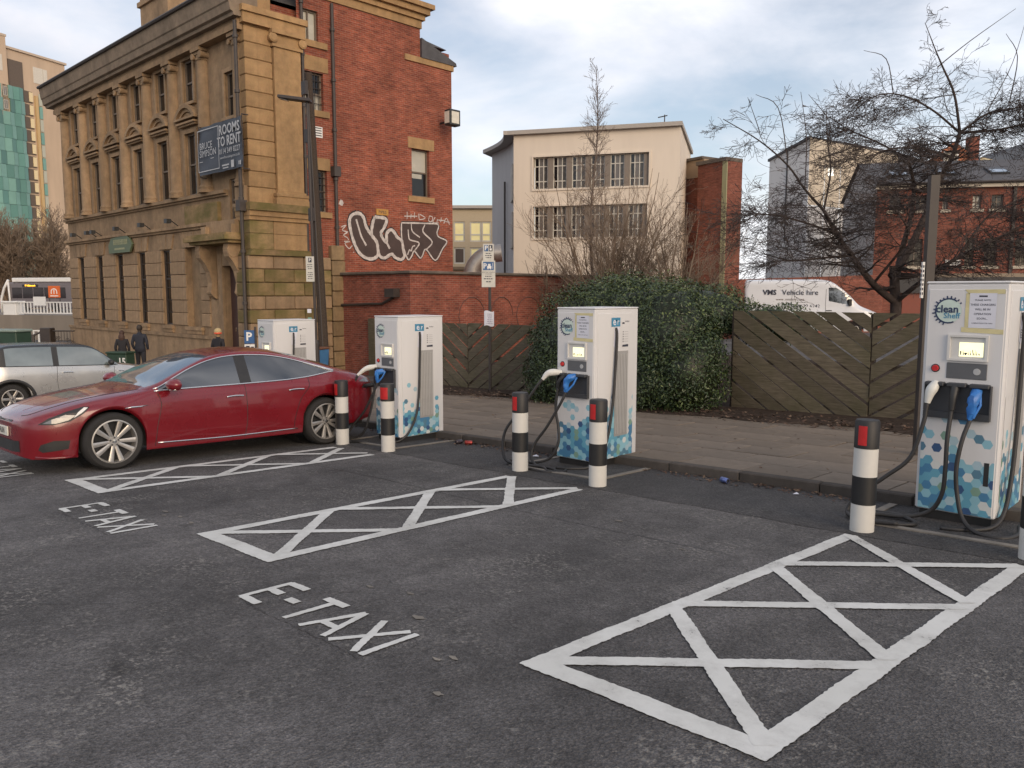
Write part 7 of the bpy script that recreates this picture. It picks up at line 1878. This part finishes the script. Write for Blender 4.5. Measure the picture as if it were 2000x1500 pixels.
# blue bin and parking sign near the wall foot
x, y = at(612, 25.0); mb = MB(); mb.add([(-.28,-.3,0),(.28,-.3,0),(.28,.3,0),(-.28,.3,0),(-.33,-.36,1.05),(.33,-.36,1.05),(.33,.36,1.05),(-.33,.36,1.05)], [[3,2,1,0],[0,1,5,4],[1,2,6,5],[2,3,7,6],[3,0,4,7],[4,5,6,7]])
t = empty('wheeled_bin', (x, y, gz(x, y)), R(20), 'blue wheeled bin between the far charger and the lamp', 'bin'); mb.build('body', M['bin'], t, bevel=.02)
mb = MB(); mb.box(-.35,.35,-.40,.38,1.052,1.12); mb.build('lid', plain_cache('brown bin lid', (.14,.06,.03), .6), t, bevel=.02)
x, y = at(485, 20.5); t = empty('parking_sign', (x, y, gz(x, y)), R(44), 'small blue and white parking sign left of the far charger', 'sign post')
mb = MB(); mb.tube([(.18,.02,-.1),(.18,.02,1.75)], .03, 8); mb.build('pole', M['iron'], t)
mb = MB(); mb.box(-.10, .16, -.012, 0, 1.32, 1.66); pl_ = mb.build('blue_plate', M['signb'], t); mb = MB(); mb.text('P', (.02, -.014, 1.49), (1,0,0), (0,0,1), .30, bold=.03); mb.build('letter', M['white'], pl_)
mb = MB(); mb.box(-.10, .16, -.012, 0, 1.12, 1.30); pl_ = mb.build('white_plate', M['white'], t); mb = MB(); mb.box(-.07, .03, -.016, -.0125, 1.16, 1.26); mb.box(.07, .14, -.016, -.0125, 1.20, 1.24); tag(mb.build('print', M['ink'], pl_), kind='stuff')

# ------------------------------------------------------------------ street furniture at far left
def cabinet(px, d, w, dp, h, label, num=None):
    x, y = at(px, d); t = empty('utility_cabinet', (x, y, gz(x, y)), R(30), label, 'cabinet', 'green street cabinets')
    mb = MB(); mb.box(-w/2, w/2, -dp/2, dp/2, -.1, h); mb.build('body', M['cabgreen'], t, bevel=.02)
    mb = MB(); mb.box(-w/2-.03, w/2+.03, -dp/2-.03, dp/2+.03, h+.001, h+.07); mb.build('lid', M['cabtop'] if num is None else M['cabgreen'], t, bevel=.02)
    mb = MB(); mb.box(-.01, .01, -dp/2-.004, -dp/2, .1, h-.08); mb.box(.06, .09, -dp/2-.02, -dp/2, h*.55, h*.7); mb.build('door_edge', M['black'], t)
    if num: mb = MB(); mb.text(num, (w*.28, -dp/2-.004, h*.72), (1,0,0), (0,0,1), .30, bold=.03); mb.build('number', M['white'], t)
    return t
cabinet(12, 21.0, 1.15, .5, 1.62, 'large dark green street cabinet behind the silver hatchback, at the left edge')
cabinet(234, 26.3, .75, .42, .88, 'green street cabinet with a white number 15 beside the couple', '15')
# dark gate pillar and ironwork
x, y = at(97, 38); t = empty('gate_pillar', (x, y, -2), R(44), 'dark iron gate pier with scrollwork panel at the corner of the stone building', 'gate')
mb = MB(); mb.box(-.35, .15, -.2, .25, 0, 2.05); mb.build('pier', M['iron'], t, bevel=.03)
mb = MB(); mb.tube([(-.6,-.3,0),(-.6,-.3,1.75)], .07, 6); mb.tube([(-.6,-.3,1.7),(-.35,-.1,1.85)], .05, 6); mb.build('gate_post', M['iron'], t)
mb = MB(); mb.tube([(.15,0,1.9),(1.2,0,1.9)], .035, 6); mb.tube([(.15,0,.4),(1.2,0,.4)], .03, 6); rr = random.Random(2)
for k in range(7):
    a = .28+k*.14; mb.tube([(a,0,.4),(a,0,1.9)], .014, 4)
    cc_ = Vector((a, 0, rr.uniform(.8, 1.6))); mb.tube([cc_+Vector((.1*math.cos(q*.8)*(1-q*.07), 0, .1*math.sin(q*.8)*(1-q*.07))) for q in range(10)], .014, 4)
tag(mb.build('scroll_panel', M['iron'], t), kind='stuff')
# raised street with retaining wall
a, b = at(-120, 66), at(175, 62); d = Vector((b[0]-a[0], b[1]-a[1], 0)).normalized(); n_ = Vector((-d.y, d.x, 0)); n_ = n_ if n_.dot(Vector((-SA, CA, 0))) > 0 else -n_
mb = MB(); A3, B3_ = Vector((a[0], a[1], -2.3)), Vector((b[0], b[1], -2.3)); mb.prism([A3, B3_, B3_+n_*40, A3+n_*40], (0, 0, 2.25)); rw = tag(mb.build('retaining_wall', M['wallgrey']), 'grey concrete retaining wall carrying the far street', 'wall')
t = empty('railing', (a[0], a[1], -.05), math.atan2(d.y, d.x), 'white metal railing along the raised street in front of the bus', 'railing', 'white street railings')
Lr = (B3_-A3).length
def rails(t, x0, x1, h, y=0):
    mb = MB(); mb.box(x0, x1, y-.05, y+.05, h-.08, h); mb.box(x0, x1, y-.05, y+.05, .10, .18)
    for z in ((.10, .18), (h-.08, h)): m2 = MB(); m2.box(x0, x1, y-.05, y+.05, *z); m2.build('rail', M['white'], t)
    m2 = MB(); m2.box(-.045, .045, y-.03, y+.03, .182, h-.082); first = None; x = x0+.2
    while x < x1:
        if first is None: first = m2.build('baluster', M['white'], t); first.location = (x, 0, 0)
        else: stamp('baluster', first.data, t, (x, 0, 0))
        x += .32
sc = Lr/(175+120)
rails(t, (38+120)*sc, Lr, 1.05, .4)
mb = MB(); mb.box((10+120)*sc, (35+120)*sc, .2, 1.0, -.2, .95); mb.box((8+120)*sc, (37+120)*sc, .1, 1.1, .951, 1.1); mb.build('white_pier', M['white'], t, bevel=.03)
mb = MB(); mb.box((70+120)*sc, (93+120)*sc, .2, .26, .75, 1.45); mb.build('notice_board', M['white'], t)
x, y = at(32, 52); t = empty('railing', (x, y, -1.95), R(44), 'short white railing in front of the retaining wall, left of the dark gate pier', 'railing', 'white street railings')
rails(t, 0, 2.1, 1.25)
# bus on the raised street
p0, p1 = at(22, 76), at(150, 74); d = Vector((p1[0]-p0[0], p1[1]-p0[1], 0)); Lb = d.length
t = empty('single_deck_bus', (p0[0], p0[1], -.05), math.atan2(d.y, d.x), 'dark single-deck bus with white roof edge and amber display at far left', 'bus')
mb = MB(); mb.box(0, Lb, 0, 2.5, .3, 2.75); mb.build('body', M['bus'], t, bevel=.12)
mb = MB(); mb.box(.55, Lb+.1, -.03, 2.53, 2.76, 3.15); mb.build('roof_edge', M['white'], t, bevel=.05)
k = 0
while .5+k*1.25 < Lb-1:
    mb = MB(); mb.box(.5+k*1.25, .5+k*1.25+1.15, -.02, .01, 1.25, 2.25); mb.build('window', glass_mat_c('bus glass', (.03,.025,.028)), t); k += 1
mb = MB(); mb.box((52-22)*Lb/128, (82-22)*Lb/128, -.06, -.02, 2.32, 2.52); dsp = mb.build('display', M['black'], t)
mb = MB(); mb.text('97 Hillsborough', ((67.5-22)*Lb/128, -.063, 2.42), (1,0,0), (0,0,1), .22, bold=.03, sx=.85); mb.build('amber_lettering', M['amber'], dsp)
mb = MB(); mb.tube([(-.75,-.1,-.2),(-.7,-.1,1.2),(-.3,-.1,2.2),(.25,-.1,2.95)], .12, 6); mb.tube([(.35,-.1,0),(.2,-.1,2.8)], .09, 6); mb.build('front_pillar', M['white'], t, smooth='all')
for xx in (1.8, Lb-2.2): mb = MB(); mb.lathe([(0,-.02),(.45,-.02),(.45,.25),(0,.25)], (xx, 0, .45), 20, 'y'); mb.build('wheel', M['tyre'], t)
# orange poster stand
x, y = at(112, 70); t = empty('poster_panel', (x, y, -.05), R(44), 'orange poster panel with a white arch symbol in front of the bus', 'poster')
mb = MB(); mb.box(-.5, .5, -.05, .05, 1.35, 2.35); pp = mb.build('panel', M['orangead'], t); mb = MB(); mb.tube([(-.45,0,0),(-.45,0,1.36)], .04, 6); mb.tube([(.45,0,0),(.45,0,1.36)], .04, 6); mb.build('legs', M['iron'], t)
mb = MB(); mb.lathe([(.20, 0), (.28, 0)], (0, -.056, 1.86), 12, 'y', -math.pi/2+.0, math.pi/2); mb.box(-.28,-.2,-.058,-.055,1.66,1.86); mb.box(.2,.28,-.058,-.055,1.66,1.86); mb.box(-.04,.04,-.058,-.055,1.66,2.02); mb.box(-.36,.36,-.058,-.055,1.45,1.53); mb.build('symbol', M['white'], pp)

# ------------------------------------------------------------------ people
def person(px, d, rz, h, label, top, legs, head, pose=0.0, skirt=False, female=False, hat=False):
    x, y = at(px, d); t = empty('person', (x, y, gz(x, y)+.0), rz, label, 'person')
    s = h/1.75; V, E_, Rr = [], [], []
    def add(p, r, par=None):
        V.append(Vector(p)*s); Rr.append((r[0]*s, r[1]*s) if isinstance(r, tuple) else (r*s, r*s))
        if par is not None: E_.append((par, len(V)-1))
        return len(V)-1
    w = .92 if female else 1.0
    pel = add((0,0,.96), (.15*w,.12)); waist = add((0,.0,1.12), (.14*w,.11), pel); chest = add((0,.0,1.30), (.17*w,.13), waist); neck0 = add((0,0,1.44), (.10*w,.09), chest); neck = add((0,-.005,1.51), .055, neck0); hd = add((0,-.015,1.60), (.075,.085), neck); add((0,-.01,1.70), (.065,.075), hd)
    for sg in (-1, 1):
        hip = add((sg*.09,0,.90), .105*w, pel); kn = add((sg*(.10+.02*pose),-.02-.05*pose*sg,.50), .07*w, hip); an = add((sg*(.105+.03*pose),.02,.09), .048, kn); add((sg*(.12+.03*pose),-.13,.045), (.042,.035), an)
        sh = add((sg*.185*w,0,1.40), .070, chest); el = add((sg*.255*w,.035,1.12), .052, sh); wr = add((sg*.225*w,-.07,.92), .042, el); add((sg*.16*w,-.15,.93), .034, wr)
    me = bpy.data.meshes.new('body'); me.from_pydata([tuple(v) for v in V], E_, []); o = bpy.data.objects.new('body', me); COL.objects.link(o)
    m = o.modifiers.new('skin', 'SKIN'); m.use_smooth_shade = True
    for i, sv in enumerate(me.skin_vertices[0].data): sv.radius = Rr[i]; sv.use_root = (i == 0)
    m2 = o.modifiers.new('sub', 'SUBSURF'); m2.levels = m2.render_levels = 2
    dg = bpy.context.evaluated_depsgraph_get(); nm = bpy.data.meshes.new_from_object(o.evaluated_get(dg)); bpy.data.objects.remove(o); bpy.data.meshes.remove(me)
    nm.materials.clear()
    for q in (top, legs, head, M['skin'], M['black']): nm.materials.append(q)
    for p in nm.polygons:
        c = p.center/s
        if c.z > 1.515: p.material_index = 2 if (c.z > 1.60 or c.y > -.02 or female) else 3
        elif c.z > .93 or (c.z > .80 and abs(c.x) < .16): p.material_index = 0 if not (abs(c.x) > .10 and c.y < -.12 and c.z < .98) else 3
        elif c.z < .08: p.material_index = 4
        else: p.material_index = 1 if abs(c.x) < .2 or c.z < .8 else 3
        p.use_smooth = True
    o = bpy.data.objects.new('body', nm); COL.objects.link(o); o.parent = t
    mb = MB(); mb.sph((0,-.012*s,1.665*s), .105*s, 14, 10, (.86,.98,1.08)); 
    if female: mb.sph((0,.05*s,1.52*s), .12*s, 12, 8, (.95,.55,1.25))
    mb.build('hair', head, t, smooth='all')
    if hat:
        mb = MB(); mb.sph((0,0,1.70*s), .125*s, 16, 10, (1,1.05,.95)); mb.v = [(v[0], v[1], max(v[2], 1.60*s)) for v in mb.v]; ht = mb.build('hat', M['hat'], t, smooth='all')
        mb = MB(); mb.lathe([(.122*s,0),(.128*s,.01),(.128*s,.05*s),(.122*s,.055*s)], (0,0,1.615*s), 18, caps=False); mb.build('hat_band', M['orange'], ht, smooth='all')
    # the skirt of the jacket closes over the hips
    mb = MB(); mb.lathe([(.165*s*w,1.10*s),(.175*s*w,.98*s),(.18*s*w,.84*s),(.155*s*w,.84*s)], n=18, caps=False); mb.v = [(v[0], v[1]*.78, v[2]) for v in mb.v]; mb.build('jacket_hem', top, t, smooth='all')
    return t
person(238, 27.6, R(44+180+15), 1.62, 'person with long brown hair in a black coat, seen from behind beside the stone front', M['coat'], M['trouser'], M['hair'], female=True)
person(273, 28.2, R(44+180), 1.82, 'taller person in dark jacket and trousers seen from behind, right of the long-haired one', M['navycoat'], M['trouser'], plain('dark short hair', (.03,.022,.018), .7), pose=1.0)
person(426, 26.0, R(44+180-20), 1.66, 'person in black with pale hat and orange band, behind the red car roof', M['coat'], M['trouser'], M['hairl'], hat=True)
person(8, 40.0, R(44+20), 1.72, 'fair-haired person above the large green cabinet at the left edge', M['coat'], M['trouser'], M['hairl'])

# ------------------------------------------------------------------ litter
def can(x, y, rz, label, c):
    t = empty('drink_can', (x, y, plane_z(x, y)+.036), rz, label, 'can')
    mb = MB(); mb.lathe([(0,-.055),(.026,-.055),(.031,-.048),(.031,.045),(.025,.055),(0,.055)], (0,0,0), 16, 'x'); mb.build('body', plain(label[:12], c, .3, metal=.5, var=.5, scale=25), t, smooth=True)
    mb = MB(); mb.lathe([(0,.0555),(.022,.0555)], (0,0,0), 14, 'x'); mb.build('end', M['chrome'], t)
can(-4.30, 7.82, R(-20), 'blue and silver drinks can lying in the gutter right of the middle charger', (.12,.16,.36)); can(-8.45, 7.84, R(35), 'red drinks can lying in the gutter left of the middle charger', (.35,.05,.04)); can(-8.62, 7.80, R(80), 'dark crushed drinks can beside the red one in the gutter', (.06,.05,.06))
for (x, y, s, r) in ((-7.0, 7.7, .05, .4), (-7.2, 7.5, .035, 1.2), (-3.45, 7.75, .03, .3)):
    mb = MB(); z = plane_z(x, y)+.012; mb.add([(x-s, y-s*.5, z), (x+s, y-s*.35, z+.01), (x+s*.8, y+s*.5, z+.004), (x, y+s*.3, z+.022), (x-s*.9, y+s*.4, z+.006)], [[0,1,3,4],[1,2,3]])
    tag(mb.build('paper_scrap', M['paper']), 'white paper scrap on the tarmac ' + {-7.0: 'nearest the kerb left of the middle charger', -7.2: 'farther from the kerb, left of the middle charger', -3.45: 'by the kerb left of the nearest charger'}[x], 'litter', 'paper scraps by the kerb')
